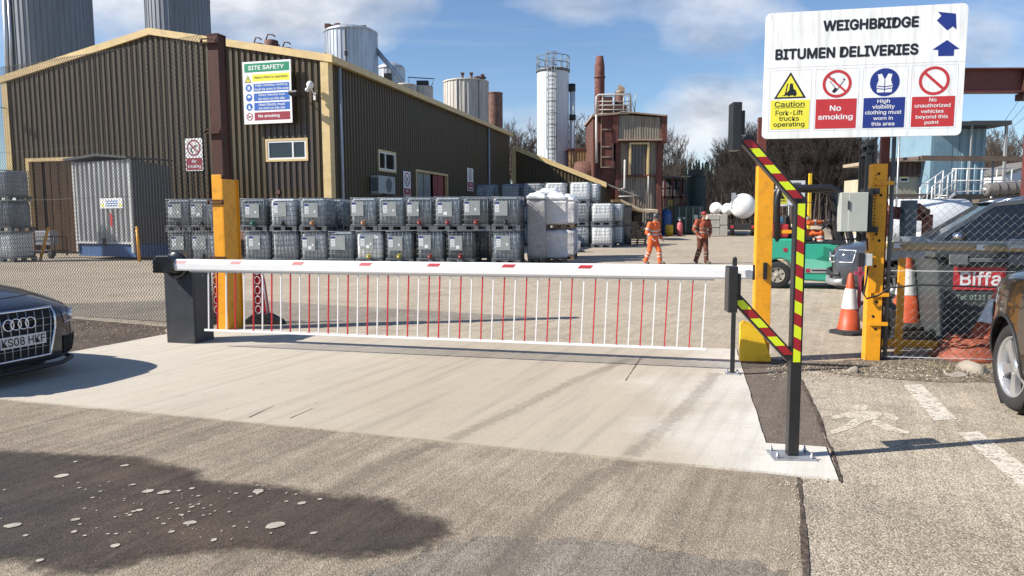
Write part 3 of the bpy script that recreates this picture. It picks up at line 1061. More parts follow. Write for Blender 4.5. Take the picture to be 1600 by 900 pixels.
# lean-to at the far end of the long wall
LO = WC + EY * WD + EX * .35
lw = onp(941, 288, LO, RZ)[0]
la = onp(792, 232, LO, RZ)[1]
lb = onp(941, 288, LO, RZ)[1]
ln = thing('lean_to_shed', 'low brown corrugated lean-to with a sloping cream verge behind the white totes', 'shed', LO, RZ)
mb = MB()
corr(mb, lw, lambda x: la + (lb - la) * x / lw - .15, 0.0)
mb.T = Matrix.Translation((lw, 0, 0)) @ Matrix.Rotation(R(90), 4, 'Z')
corr(mb, 5, lambda x: lb - .15, 2.4)
mb.build('wall', m_clad, ln, norm=False)
mb = MB()
mb.prism([(0, la), (lw + .2, lb), (lw + .2, lb + .1), (0, la + .1)], 'y', -.05, 5)
mb.prism([(lw + .2, lb), (lw + 2.6, lb - .95), (lw + 2.6, lb - .85), (lw + .2, lb + .1)], 'y', 1.5, 5)
mb.build('roof', m_roof, ln)
mb = MB()
mb.prism([(0.25, la - .22), (lw + .35, lb - .25), (lw + .35, lb + .13), (0.25, la + .16)], 'y', -.2, -.055)
mb.box(-.02, .24, -.2, .1, 0, la + .05)
mb.build('verge_trim', m_cream, ln)
mb = MB()
mb.box(lw + .05, lw + .1, .3, 4.8, 0, 2.45).prism([(.1, 0), (lw, 0), (lw, lb - .05), (.1, la - .05)], 'y', 4.9, 4.95).box(.3, .35, .1, 4.9, 0, la - .1)
mb.build('inner_wall', m_dark, ln)
mb = MB()
mb.cyl((lw + 2.4, 1.7, 0), (lw + 2.4, 1.7, lb - .9), .09, n=8)
mb.build('post', m_brownsteel, ln)

# -------------------------------------------------- signs on the warehouse
SIGNTEXT = {}


def sign_board(name, label, org, rz, x0, x1, z0, z1, y=-.12, th=.02, mat=None, group=None):
    """a flat board: the empty stands at its lower left corner, local x along the board"""
    e = Vector((math.cos(rz), math.sin(rz), 0))
    n = Vector((-e.y, e.x, 0))
    o = thing(name, label, 'sign', Vector(org) + e * x0 + n * y + Vector((0, 0, z0)), rz, group)
    mb = MB()
    mb.box(0, x1 - x0, 0, th, 0, z1 - z0)
    mb.build('panel', mat or m_signwhite, o, .004)
    mb = MB()
    for zz in (.2, .8):
        mb.box(.1 * (x1 - x0), .9 * (x1 - x0), th + .002, -y - .05 if y < -.1 else th + .03, (z1 - z0) * zz - .02, (z1 - z0) * zz + .02)
    mb.build('bracket', m_galv, o)
    return o, x1 - x0, z1 - z0


a0, b1 = onp(386, 100, WO, RZ)
a1, b0 = onp(464, 193, WO, RZ)
sg, w, h = sign_board('safety_sign', 'tall white site safety board with green, yellow, blue and red bands', WO, RZ, a0, a1, b0, b1, -.35)
mb = MB()
rect(mb, .04 * w, .97 * w, .83 * h, .97 * h, -.002, 0)
rect(mb, .20 * w, .97 * w, .68 * h, .795 * h, -.002, 1)
for zz in (.52, .365, .215):
    rect(mb, .22 * w, .96 * w, zz * h, (zz + .125) * h, -.002, 2)
    disc(mb, .12 * w, (zz + .062) * h, .068 * w * 1.0, -.002, 2)
rect(mb, .22 * w, .96 * w, .055 * h, .185 * h, -.002, 3)
disc(mb, .12 * w, .12 * h, .07 * w, -.002, 3, 24, .052 * w)
stroke(mb, (.08 * w, .15 * h), (.16 * w, .09 * h), .015 * w, -.003, 3)
stroke(mb, (.08 * w, .105 * h), (.16 * w, .135 * h), .015 * w, -.0025, 5)
flat(mb, [(.04 * w, .67 * h), (.18 * w, .67 * h), (.11 * w, .79 * h)], -.002, 5)
flat(mb, [(.062 * w, .682 * h), (.158 * w, .682 * h), (.11 * w, .768 * h)], -.003, 1)
stroke(mb, (.11 * w, .70 * h), (.11 * w, .745 * h), .014 * w, -.004, 5)
vest(mb, .12 * w, .582 * h, .05 * w, -.003, 4, 2)
disc(mb, .12 * w, .43 * h, .035 * w, -.003, 4)
rect(mb, .075 * w, .165 * w, .40 * h, .425 * h, -.004, 2)
flat(mb, [(.10 * w, .30 * h), (.13 * w, .30 * h), (.13 * w, .27 * h), (.155 * w, .255 * h), (.155 * w, .245 * h), (.10 * w, .245 * h)], -.003, 4)
mb.build('artwork', [m_signgreen, m_signyel, m_signblue2, m_maroon, m_white, m_ink], sg)
mb = MB()
letters(mb, 'SITE SAFETY', .12 * w, .86 * w, .865 * h, .935 * h, -.004, 0, .02)
letters(mb, 'Heavy Plant in operation', .24 * w, .93 * w, .715 * h, .765 * h, -.004, 1, .012)
for zz, (l1, l2) in ((.52, ('High visibility clothing', 'must be worn in this area')), (.365, ('Safety Helmets must', 'be worn on this site')), (.215, ('Hard Boots must', 'be worn on this site'))):
    letters(mb, l1, (.26 if zz > .5 else .32) * w, (.92 if zz > .5 else .86) * w, (zz + .072) * h, (zz + .113) * h, -.004, 0, .012)
    letters(mb, l2, (.24 if zz > .5 else .32) * w, (.94 if zz > .5 else .86) * w, (zz + .015) * h, (zz + .056) * h, -.004, 0, .012)
letters(mb, 'No smoking', .30 * w, .74 * w, .09 * h, .15 * h, -.004, 0, .02)
mb.build('lettering', [m_white, m_ink], sg)


def nosmoke_sign(label, org, rz, px0, py0, px1, py1, y=-.1, group='red and white no smoking signs'):
    a0, b1 = onp(px0, py0, org, rz)
    a1, b0 = onp(px1, py1, org, rz)
    o, w, h = sign_board('no_smoking_sign', label, org, rz, a0, a1, b0, b1, y, group=group)
    mb = MB()
    rect(mb, .04 * w, .96 * w, .03 * h, .40 * h, -.002, 0)
    no_smoking(mb, .5 * w, .71 * h, min(.42 * w, .25 * h), -.003, 0, 1)
    mb.build('artwork', [m_maroon, m_ink], o)
    mb = MB()
    letters(mb, 'No', .36 * w, .64 * w, .25 * h, .35 * h, -.004, 0, .02)
    letters(mb, 'smoking', .12 * w, .88 * w, .07 * h, .20 * h, -.004, 0, .02)
    mb.build('lettering', m_white, o)
    return o


nosmoke_sign('no smoking sign on the gable, behind the mesh fence', WO, RZ, 291, 217, 320, 267)
nosmoke_sign('no smoking sign beside the red curtained doorway in the long wall', WC, RZS, 627.5, 267, 639.5, 312)
nosmoke_sign('smallest no smoking sign, farthest along the dark long wall', WC, RZS, 728, 262, 737.5, 299)
a0, b1 = onp(18, 291, WO, RZ)
a1, b0 = onp(33, 323, WO, RZ)
o, w, h = sign_board('warning_sign', 'small white notice beside the brown strip curtain doorway', WO, RZ, a0, a1, b0, b1, -.15)
mb = MB()
for i, zz in enumerate((.82, .62, .45)):
    rect(mb, .15 * w, .85 * w, zz * h, (zz + .06) * h, -.002)
rect(mb, .2 * w, .5 * w, .1 * h, .32 * h, -.002)
mb.build('artwork', M('print_grey', (.25, .27, .3)), o)

# cctv, floodlights, air conditioner
x_, z_ = onp(493, 136, WO, RZ)
o = thing('security_camera', 'white dome security camera on a bracket near the cream corner post', 'camera', WO + EX * x_ + EY * -.06 + Vector((0, 0, z_ - .35)), RZ)
mb = MB()
mb.box(-.05, .05, -.06, 0.01, -.2, .1).bar((0, -.05, 0), (0, -.35, .25), .05, .05)
mb.build('bracket', m_upvc, o)
mb = MB()
mb.ball((0, -.38, .36), .15, .15, .17).ball((-.1, -.45, .16), .09)
mb.build('dome', m_upvc, o)
for (px, py, lab) in ((474, 151, 'small black floodlight between the safety board and the dome camera'), (13, 170, 'small floodlight on the far left end of the gable')):
    x_, z_ = onp(px, py, WO, RZ)
    o = thing('floodlight', lab, 'light', WO + EX * x_ + EY * -.05 + Vector((0, 0, z_)), RZ, 'floodlights on the warehouse gable')
    mb = MB()
    mb.bar((0, 0, 0), (0, -.6, .02), .04, .04)
    mb.build('arm', m_plastic, o)
    mb = MB()
    mb.T = Matrix.Translation((0, -.7, .02)) @ Matrix.Rotation(R(-25), 4, 'X')
    mb.box(-.2, .2, -.15, .15, -.05, .05)
    mb.build('lamp_head', m_plastic if px > 100 else m_upvc, o, .01)
x0, z1 = onp(575, 274, WC, RZS)
x1, z0 = onp(602, 304, WC, RZS)
o = thing('air_conditioner', 'grey air conditioning unit on the dark long wall below a window', 'air conditioner', WC + EY * x0 + Vector((0, 0, z0)), RZS)
mb = MB()
mb.box(0, x1 - x0, -.55, -.12, 0, z1 - z0)
mb.build('casing', M('ac_grey', (.34, .36, .36), .5), o, .02)
mb = MB()
disc(mb, (x1 - x0) * .6, (z1 - z0) * .5, (z1 - z0) * .42, -.553, 0)
mb.add([(-.003, -.50, .1), (-.003, -.16, .1), (-.003, -.16, z1 - z0 - .1), (-.003, -.5, z1 - z0 - .1)], [(0, 1, 2, 3)])
mb.build('grille', M('ac_dark', (.10, .11, .12), .6), o)
mb = MB()
mb.bar((.1, 0, -.04), (.1, -.6, -.04), .05, .06).bar((x1 - x0 - .1, 0, -.04), (x1 - x0 - .1, -.6, -.04), .05, .06)
mb.build('bracket', m_galv, o)

# -------------------------------------------------- corrugated kiosk before the gable
KO = G(124, 404)
KR = G(213, 407)
kw = (KR - KO).length
krz = math.atan2(KR.y - KO.y, KR.x - KO.x)
kh = 4.05
kd = 1.75
ks = thing('corrugated_kiosk', 'pale grey corrugated steel kiosk on a blue base before the gable', 'kiosk', KO, krz)
mb = MB()
mb.box(0, kw, 0, kd, .12, .62)
mb.build('base', M('faded_blue_paint', (0.045, 0.11, 0.27), .55, 0, .2, 3, dirt=((.03, .06, .12), .6, 4)), ks, .01)
mb = MB()
mb.T = Matrix.Translation((.0, -.01, 0))
for k in range(11):
    x = .14 + k * (kw - .28) / 10
    pass
corr(mb, kw, lambda x: kh - .12, .64, per=.30, dep=.07)
mb.T = Matrix.Translation((0, kd, 0)) @ Matrix.Rotation(R(-90), 4, 'Z')
corr(mb, kd, lambda x: kh - .3, .64, per=.16, dep=.03)
mb.T = None
mb.box(0, kw, kd - .02, kd, .64, kh - .3)
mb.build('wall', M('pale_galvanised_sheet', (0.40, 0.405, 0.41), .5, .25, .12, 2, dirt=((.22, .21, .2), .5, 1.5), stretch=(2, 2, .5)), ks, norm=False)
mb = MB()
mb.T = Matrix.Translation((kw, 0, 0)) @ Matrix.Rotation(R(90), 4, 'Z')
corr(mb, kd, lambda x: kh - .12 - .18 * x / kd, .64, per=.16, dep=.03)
sw_ = mb.build('side_wall', M('shaded_grey_sheet', (.085, .088, .092), .6, 0, .15, 2), ks, norm=False)  # shade on this wall is put into a darker sheet colour
mb = MB()
mb.box(.0, .1, -.1, -.03, .3, kh - .1).box(kw - .1, kw + .02, -.1, -.03, .3, kh - .1).box(.1, kw - .1, -.1, -.03, .64, .72)
mb.build('corner_trim', M('trim_grey', (.5, .5, .49), .5), ks)
mb = MB()
mb.prism([(-.30, kh - .06), (kw * .5, kh + .06), (kw + .08, kh - .1), (kw + .08, kh - .02), (kw * .5, kh + .16), (-.30, kh + .04)], 'y', -.25, kd + .05)
mb.build('roof', M('dark_felt', (.05, .052, .056), .7), ks)
mb = MB()
mb.box(kw * .47, kw * .86, -.10, -.085, 2.05, 2.45)
pn = mb.build('notice_panel', m_signwhite, ks)
mb = MB()
for i in range(3):
    rect(mb, kw * .58, kw * .78, 2.13 + i * .09, 2.17 + i * .09, -.103)
flat(mb, [(kw * .49, 2.12), (kw * .55, 2.12), (kw * .52, 2.28)], -.103, 1)
flat(mb, [(kw * .79, 2.12), (kw * .85, 2.12), (kw * .82, 2.28)], -.103, 1)
rect(mb, kw * .63, kw * .67, 1.35, 1.85, -.09, 2)
mb.build('print', [m_signblue2, m_signyel, m_signred], ks)
mb = MB()
mb.box(kw * .5, kw * .54, -.16, -.1, .55, .85)
mb.build('handle', m_plastic, ks)

# heater trolley, bollards
p = G(75, 403)
o = thing('site_heater', 'small grey box heater on a trolley before the brown strip curtain', 'heater', p, RZ)
mb = MB()
mb.box(-.4, .4, -.2, .2, .55, 1.15)
mb.build('casing', M('heater_grey', (.25, .27, .29), .5), o, .03)
mb = MB()
for x in (-.7, .7):
    mb.tube([(x, -.3, .1), (x, -.3, .9), (x, .3, .9), (x, .3, .1)], .03)
mb.tube([(-.7, -.3, .3), (.7, -.3, .3)], .03).tube([(-.7, .3, .3), (.7, .3, .3)], .03).tube([(-.7, -.3, .9), (.7, -.3, .9)], .03)
mb.build('frame', m_plastic, o)
mb = MB()
for x in (-.5, .5):
    mb.lathe([(.05, -.06), (.14, -.06), (.14, .06), (.05, .06)], (x, -.3, .14), 14, axis='y')
mb.build('wheel', m_rubber, o)
for (px, py, tx, ty, lab) in ((63, 407, 75, 357, 'leaning yellow steel bollard before the strip curtain doorway'), (218, 409, 214, 356, 'upright yellow steel bollard at the kiosk corner')):
    p = G(px, py)
    q1 = at(tx, ty, p.y)
    o = thing('bollard', lab, 'bollard', p, 0, 'yellow bollards before the gable')
    mb = MB()
    mb.cyl((0, 0, 0), q1 - p, .055, n=10)
    mb.build('tube', m_yellow, o)
    mb = MB()
    mb.ball(q1 - p, .056, nu=10)
    mb.build('cap', m_yellow, o)

# -------------------------------------------------- tanks and silos
def rib_cyl(mb, r, z0, z1, n=48, dep=.03, mi=0):
    """standing-seam cylinder"""
    vs, ring = [], []
    for i in range(n):
        for f_, d_ in ((0, 0), (.80, 0), (.86, 1), (.94, 1)):
            t_ = 2 * math.pi * (i + f_) / n
            ring.append(((r + dep * d_) * math.cos(t_), (r + dep * d_) * math.sin(t_)))
    k = len(ring)
    vs = [(a, b, z0) for a, b in ring] + [(a, b, z1) for a, b in ring]
    mb.add(vs, [(i, (i + 1) % k, k + (i + 1) % k, k + i) for i in range(k)], mi)


def tank(name, label, cat, pxc, pxw, pytop, Y, mat, ribs=40, dome=.08, group=None, rim=None):
    c = at(pxc, pytop, Y)
    r = pxw * Y / F / 2
    o = thing(name, label, cat, (c.x, c.y, 0), 0, group)
    h = c.z
    mb = MB()
    if ribs:
        rib_cyl(mb, r, 0, h, ribs, r * .018)
    else:
        mb.lathe([(r, 0), (r, h)], n=36, caps=False)
    mb.build('shell', mat, o, norm=False)
    mb = MB()
    mb.lathe([(r * 1.03, h - .12), (r * 1.03, h + .05), (r * .8, h + r * dome * 1.0), (r * .4, h + r * dome * 1.7), (.02, h + r * dome * 2)], n=36)
    mb.build('roof', rim or mat, o)
    return o, r, h


tank('silo', 'largest ribbed grey silo at the far left edge, top out of view', 'silo', 74, 113, -40, 57, m_steelgrey, 46, group='ribbed grey silos behind the gable')
o = tag(MB().tube([at(12, 128, 54.5) * 1, at(10, 60, 54.5), at(6, -30, 54.5)], .16, 8).tube([at(19, 128, 54.4), at(17, 60, 54.4), at(12, -30, 54.4)], .11, 8).build('silo_pipe', m_silver), 'pale vertical fill pipes beside the largest silo at far left', 'pipe')
o, r, h = tank('silo', 'ribbed grey silo rising behind the peak of the gable', 'silo', 277, 90, -2, 72, m_steelgrey, 40, group='ribbed grey silos behind the gable')
o, r, h = tank('storage_tank', 'tall silver ribbed tank with rusty top gear above the warehouse corner', 'tank', 548, 79, 52, 72, m_silver, 40, .14)
mb = MB()
mb.box(-r * .9, r * .2, -.3, .3, h + .55, h + .75).box(-r * .95, -r * .75, -.5, .5, h + .0, h + .8).box(r * .05, r * .6, -.2, .2, h + .5, h + .7).cyl((-r * .5, 0, h + .3), (-r * .5, 0, h + .9), .3, n=10)
mb.build('top_gear', m_rust, o)
mb = MB()
mb.tube([(r * .02, -r * 1.02, h - .2), (r * .02, -r * 1.02, h - 6), (-.3, -r * 1.05, h - 8)], .05).box(-.12 + r * .02, .12 + r * .02, -r - .15, -r, h - 2.6, h - 2.2)
mb.lathe([(.25, -.2), (.3, 0), (.1, .02)], (-r * .85, -r * .6, h - 2.4), 12, axis='y')
mb.build('level_gauge', m_plastic, o)
mb = MB()
mb.tube([(r * .95, -.2, h - 1.5), (r * 1.9, 0, h - 4.3), (r * 2.0, 0, h - 5.5)], .22, 8)
mb.build('pipe', m_silver, o)
o, r, h = tank('storage_tank', 'short silver ribbed tank tucked right behind the tall silver one', 'tank', 611, 42, 108, 78, m_silver, 26, .25)
mb = MB()
mb.box(-.5, .3, -r - .12, -r + .05, h - 3, h - .7)
mb.build('hatch', m_plastic, o)
o, r, h = tank('storage_tank', 'low stained tank with a frame on top, left of the big pale tank', 'tank', 660, 32, 137, 73, m_cremtank, 20, .1)
mb = MB()
mb.tube([(-r * 1.1, -r * .5, h), (-r * 1.3, -r * .5, h + .9), (r * 1.2, -r * .5, h + .75), (r * .9, -r * .5, h)], .05).box(-r * .5, r * .6, -.5, .4, h + .2, h + .6)
mb.build('top_frame', m_plastic, o)
o, r, h = tank('storage_tank', 'lowest pale tank, mostly hidden by the warehouse eave', 'tank', 633, 34, 134, 71, m_cremtank, 20, .12)
o, r, h = tank('storage_tank', 'big stained cream tank with small vents along its top', 'tank', 728, 68, 129, 84, m_cremtank, 36, .06)
mb = MB()
for x, hh in ((-.15, .9), (.25, .9), (.55, .5), (.75, .7)):
    mb.cyl((x * r, 0, h), (x * r, 0, h + hh), .13, n=8).box(x * r - .2, x * r + .2, -.2, .2, h + hh, h + hh + .18)
mb.tube([(r * .35, 0, h + .5), (r * .9, 0, h + .5)], .15)
mb.build('vent', m_rust, o)
mb = MB()
mb.lathe([(r * 1.035, h - 4.6), (r * 1.035, h - 4.45)], n=36).tube([(-r * .35, -r * .97, 0), (-r * .35, -r * .97, h)], .06).tube([(r * .62, -r * .83, 0), (r * .62, -r * .83, h)], .06)
mb.build('hoop', M('dull_grey', (.3, .29, .27), .6), o)
o, r, h = tank('storage_tank', 'rust-red tank at the end of the tank row', 'tank', 772, 26, 146, 90, m_rustlt, 0, .06)
for (px, pw, py, n_, lab) in ((424, 20, 64, 1, 'taller rusty vent cowl above the gable roof'), (404, 16, 69, 0, 'shorter rusty vent cowl left of the tall one'), (449, 17, 76, 1, 'lower rusty vent cowl above the gable slope'), (434, 12, 79, 0, 'smallest rusty vent cowl above the gable slope')):
    c_ = at(px, py, 64)
    r_ = pw * 64 / F / 2
    o = thing('vent_cowl', lab, 'vent', (c_.x, c_.y, 0), 0, 'rusty vent cowls')
    mb = MB()
    mb.lathe([(r_ * .8, 0), (r_ * .8, c_.z - 1.0), (r_ * 1.0, c_.z - .8), (r_ * 1.02, c_.z), (r_ * .6, c_.z + .08)], n=16)
    mb.build('stack', m_rust, o)
    mb = MB()
    mb.tube([(-r_ * .9, 0, c_.z), (-r_ * .5, 0, c_.z + .55), (r_ * .3, 0, c_.z + .5), (r_ * .6, 0, c_.z + .35)], .06, 6)
    mb.build('hook', m_rust, o)

# tall white silo with caged ladder
YS = 72
c_ = at(864, 112, YS)
r_ = 48 * YS / F / 2
ws = thing('silo', 'tall slim white silo with railed top and caged ladder', 'silo', (c_.x, c_.y, 0), 0)
hS = c_.z
mb = MB()
rib_cyl(mb, r_, 0, hS, 26, .015)
mb.lathe([(r_ - .01, hS - .02), (r_ - .3, hS + .15), (.02, hS + .3)], n=30)
mb.build('shell', m_whitesilo, ws, norm=False)
mb = MB()
mb.lathe([(r_ + .04, hS - .1), (r_ + .12, hS - .08), (r_ + .12, hS + .12), (r_ + .02, hS + .14)], n=30)
mb.build('rim', M('dark_rim', (.12, .12, .12), .5), ws)
mb = MB()
for zz in (.7, 1.35):
    mb.tube([((r_ + .05) * math.cos(a), (r_ + .05) * math.sin(a), hS + zz) for a in [i * math.pi / 12 for i in range(24)]], .04, 5, closed=True)
for i in range(12):
    a = i * math.pi / 6
    mb.cyl(((r_ + .05) * math.cos(a), (r_ + .05) * math.sin(a), hS), ((r_ + .05) * math.cos(a), (r_ + .05) * math.sin(a), hS + 1.38), .04, n=5)
mb.build('railing', M('grey_rail', (.16, .17, .18), .5), ws)
mb = MB()
yl = -r_ - .2
z0_, z1_ = hS - 9.2 * YS / 80, hS + 1.6
for x in (-.55, .05):
    mb.cyl((x, yl, z0_ - .2), (x, yl, z1_), .045, n=5)
k = 0
while z0_ + k * .4 < z1_:
    mb.cyl((-.55, yl, z0_ + k * .4), (.05, yl, z0_ + k * .4), .03, n=4)
    k += 1
for k in range(9):
    zz = z0_ + .8 + k * 1.1
    mb.tube([(-.62, yl, zz), (-.7, yl - .5, zz), (-.25, yl - .8, zz), (.2, yl - .5, zz), (.12, yl, zz)], .035, 5)
for x, y in ((-.7, -.5), (-.25, -.8), (.2, -.5)):
    mb.cyl((x, yl + y, z0_ + .8), (x, yl + y, z0_ + 9.6), .03, n=4)
mb.build('ladder', M('grey_rail', (.16, .17, .18), .5), ws)
mb = MB()
for x in (.75, 1.15):
    mb.cyl((x, yl + .35, 0), (x, yl + .35, hS - 10.5), .04, n=5)
for k in range(16):
    mb.cyl((.75, yl + .35, hS - 10.9 - k * .45), (1.15, yl + .35, hS - 10.9 - k * .45), .025, n=4)
mb.build('lower_ladder', M('grey_rail', (.16, .17, .18), .5), ws)
mb = MB()
mb.cyl((r_ + .35, -.2, 0), (r_ + .35, -.2, hS - 1.4), .26, n=12)
mb.build('pipe', M('pale_pipe', (.55, .58, .60), .5), ws)
mb = MB()
mb.cyl((r_ + .3, -.2, hS - 1.9), (r_ + .3, -.2, hS - 1.2), .34, n=12).cyl((r_ + .35, -.3, hS - 4.6), (r_ + .35, -.3, hS - 4.1), .32, n=12)
mb.build('valve', m_plastic, ws)

# -------------------------------------------------- rust-brown plant tower with chimney
YP = 64


def P(px, py, dy=0.0):
    return at(px, py, YP + dy)


pc = P(930, 340)
pt = thing('plant_tower', 'rust-brown steel process building clad in dirty corrugated sheet', 'plant building', (P(925, 340).x, YP, 0), 0)
PX0 = P(925, 340).x


def X(px, dy=0.0):
    return at(px, 340, YP + dy).x - PX0


def Z(py, dy=0.0):
    return at(970, py, YP + dy).z


m_dirtclad = M('dirty_grey_cladding', (0.30, 0.255, 0.20), 0.7, 0, 0.25, 1.2, dirt=((0.12, 0.075, 0.055), 0.9, 0.7), stretch=(3, 3, .4))
mb = MB()
mb.T = Matrix.Translation((X(964), 0, 0))
wq = X(1030) - X(964)
corr(mb, wq, lambda x: Z(179) + (Z(184) - Z(179)) * x / wq, Z(219), per=.22, dep=.05)
mb.T = Matrix.Translation((X(968), .45, 0))
corr(mb, X(1028) - X(968), lambda x: Z(222), 0.0, per=.22, dep=.05)
mb.build('cladding', m_dirtclad, pt, norm=False)
mb = MB()
# steel frame: columns, beams
for a, b2, ya, yb in ((956, 964, -.15, .35), (1031, 1040, -.15, .35), (962, 969, .2, .5), (1026, 1034, .2, .6), (926, 929, -.1, .3)):
    top = Z(181) if ya < 0 and a > 940 else Z(218)
    mb.box(X(a), X(b2), ya, yb, 0 if ya > 0 or a < 930 else Z(224), top)
mb.box(X(926), X(1036), .05, .4, Z(222), Z(218.5)).box(X(964), X(1032), .1, .4, Z(276), Z(273))
mb.box(X(938), X(956), .0, .3, Z(263), Z(180)).box(X(929), X(938), .25, .4, 0, Z(181))
mb.box(X(938), X(962), .35, .5, 0, Z(263))
mb.build('steel_frame', M('rust_red_frame', (0.15, 0.048, 0.034), .8, 0, .4, 1.6, dirt=((.06, .045, .04), .85, 1.0), stretch=(2, 2, .5)), pt)
mb = MB()
mb.box(X(927), X(1038), .9, 7, 0, Z(222)).prism([(X(927), Z(222)), (X(1038), Z(222)), (X(1038), Z(184)), (X(964), Z(178)), (X(927), Z(181))], 'y', .5, 7)
mb.build('hull', m_rust, pt)
mb = MB()
for yy in (203, 230, 246, 262):
    mb.box(X(939), X(955), -.06, -.01, Z(yy), Z(yy - 1.6))
mb.box(X(956), X(957.2), -.08, -.02, Z(262), Z(182)).box(X(938), X(939), -.06, -.01, Z(262), Z(182))
mb.build('panel_rail', M('pale_dusty_edge', (.36, .27, .2), .8, 0, .2, 3), pt)
mb = MB()
mb.prism([(X(924), Z(182)), (X(962), Z(179.5)), (X(970), Z(176)), (X(1040), Z(183)), (X(1040), Z(181)), (X(970), Z(174)), (X(962), Z(176.5)), (X(924), Z(179))], 'y', -.35, 7)
mb.box(X(964), X(1032), -.25, .2, Z(220), Z(217.5))
mb.build('roof_edge', M('pale_dusty_edge', (.36, .27, .2), .8, 0, .2, 3), pt)
mb = MB()
a, b2, c2, d2 = X(982), X(1013), Z(273), Z(223)
fr = X(985) - X(982)
mb.box(a, a + fr, -.1, .38, c2, d2).box(b2 - fr, b2, -.1, .38, c2, d2).box(a + fr, b2 - fr, -.1, .38, d2 - fr * .8, d2)
mb.build('door_frame', m_cream, pt)
mb = MB()
mb.T = Matrix.Translation((a + fr, .3, 0))
corr(mb, b2 - a - 2 * fr, lambda x: d2 - fr * .8, c2, per=.3, dep=.1)
mb.build('shutter', M('grey_shutter', (.16, .15, .14), .6, 0, .2, 2), pt, norm=False)
mb = MB()
mb.tube([(X(975), -.2, Z(250)), (X(975), -.2, Z(294)), (X(966), -.2, Z(297))], .09, 6)
mb.tube([(X(1012), -.1, Z(275)), (X(1012), -.1, Z(306))], .06, 6).tube([(X(930), -.4, Z(180)), (X(931), -.4, Z(255))], .10, 6)
mb.tube([(X(966), -.15, Z(307)), (X(998), -.15, Z(307))], .06, 6)
mb.build('pipe', M('pale_conduit', (.48, .46, .42), .6), pt)
mb = MB()
for zz in (178, 172, 165, 159):
    mb.tube([(X(931), -.25, Z(zz)), (X(982), -.25, Z(zz))], .045, 5)
mb.tube([(X(930.5), -.25, Z(179)), (X(930.5), -.25, Z(152)), (X(933), -.25, Z(149)), (X(982), -.25, Z(148)), (X(982), -.25, Z(176))], .09, 6)
for px in (940, 957, 972, 978, 984):
    mb.tube([(X(px), -.25, Z(178)), (X(px), -.25, Z(148))], .05, 5)
mb.tube([(X(984), 0, Z(176)), (X(986), 0, Z(160)), (X(990), 0, Z(176))], .05, 5)
mb.tube([(X(990), 0, Z(176)), (X(991), 0, Z(150)), (X(994), 0, Z(147))], .04, 5)
mb.build('railing', M('pale_conduit', (.48, .46, .42), .6), pt)
mb = MB()
mb.box(X(940), X(957), .6, 2.5, Z(181), Z(149)).box(X(958), X(980), .5, 2.5, Z(178), Z(162))
mb.lathe([(X(969.5) - X(962), Z(178)), (X(969.5) - X(962), Z(143))], (X(969.5), 1.2, 0), 16)
for k in range(6):
    mb.ball((X(944 + k * 6), .1, Z(176)), .3, .3, .35, 8, 6)
mb.build('roof_plant', m_rust, pt)
mb = MB()
rr = X(969.5) - X(962)
mb.lathe([(rr * .9, Z(143)), (rr * .95, Z(139)), (rr * .6, Z(138.5))], (X(969.5), 1.2, 0), 12).prism([(X(962), Z(143)), (X(976.5), Z(143)), (X(977), Z(134)), (X(971), Z(131)), (X(968), Z(129)), (X(967), Z(136))], 'y', .9, 1.5)
mb.build('flue_cap', M('pale_rusty_cap', (.46, .33, .22), .8, 0, .25, 3), pt)
cp = at(934, 340, YP + 2)
o = thing('chimney', 'tall tapering rust-red steel chimney above the plant building', 'chimney', (cp.x, YP + 1.2, 0), 0)
rc = 7.8 * YP / F
zt = at(934, 88, YP + 1.2).z
zj = at(934, 121, YP + 1.2).z
mb = MB()
mb.lathe([(rc, 0), (rc, zj), (rc * 1.0, zj + .1), (rc * .98, zt - .8), (rc * .68, zt), (rc * .55, zt), (rc * .5, zt - .4)], n=20)
mb.build('shaft', M('flaking_rust', (0.135, 0.048, 0.036), 0.8, 0, 0.25, 2.5, dirt=((0.24, 0.13, 0.10), 0.8, 1.7)), o)
mb = MB()
mb.lathe([(rc * 1.03, zj - .08), (rc * 1.12, zj - .08), (rc * 1.12, zj + .08), (rc * 1.03, zj + .08)], n=20)
mb.build('flange', m_rust, o)

# low tan shed and rusty drum between silo and plant tower
o = thing('tan_shed', 'small tan corrugated shed between the white silo and rusty plant', 'shed', at(888, 340, 70) * 1, 0)
o.location.z = 0
mb = MB()
corr(mb, 2.8, lambda x: at(900, 235, 70).z, 0, per=.25, dep=.05)
mb.build('wall', M('tan_sheet', (.30, .20, .095), .6, 0, .15, 1.5), o, norm=False)
mb = MB()
mb.box(-.1, 2.9, -.1, 4, at(900, 235, 70).z, at(900, 232, 70).z).box(0, 2.8, .1, 4, 0, at(900, 236, 70).z)
mb.build('roof', m_oxide, o)
p = at(905, 255, 67)
o = thing('rusty_drum', 'big rusty horizontal drum below the tan shed', 'drum', (p.x, 67, 0), 0)
mb = MB()
mb.lathe([(.1, -1.2), (1.3, -1.0), (1.4, 0), (1.3, 1.0), (.1, 1.2)], (.6, 0, p.z - 1.2), 20, axis='x')
mb.build('shell', m_rust, o)
mb = MB()
mb.box(-.4, -.2, -.8, .8, 0, p.z - 2).box(1.2, 1.4, -.8, .8, 0, p.z - 2)
mb.build('leg', m_rust, o)
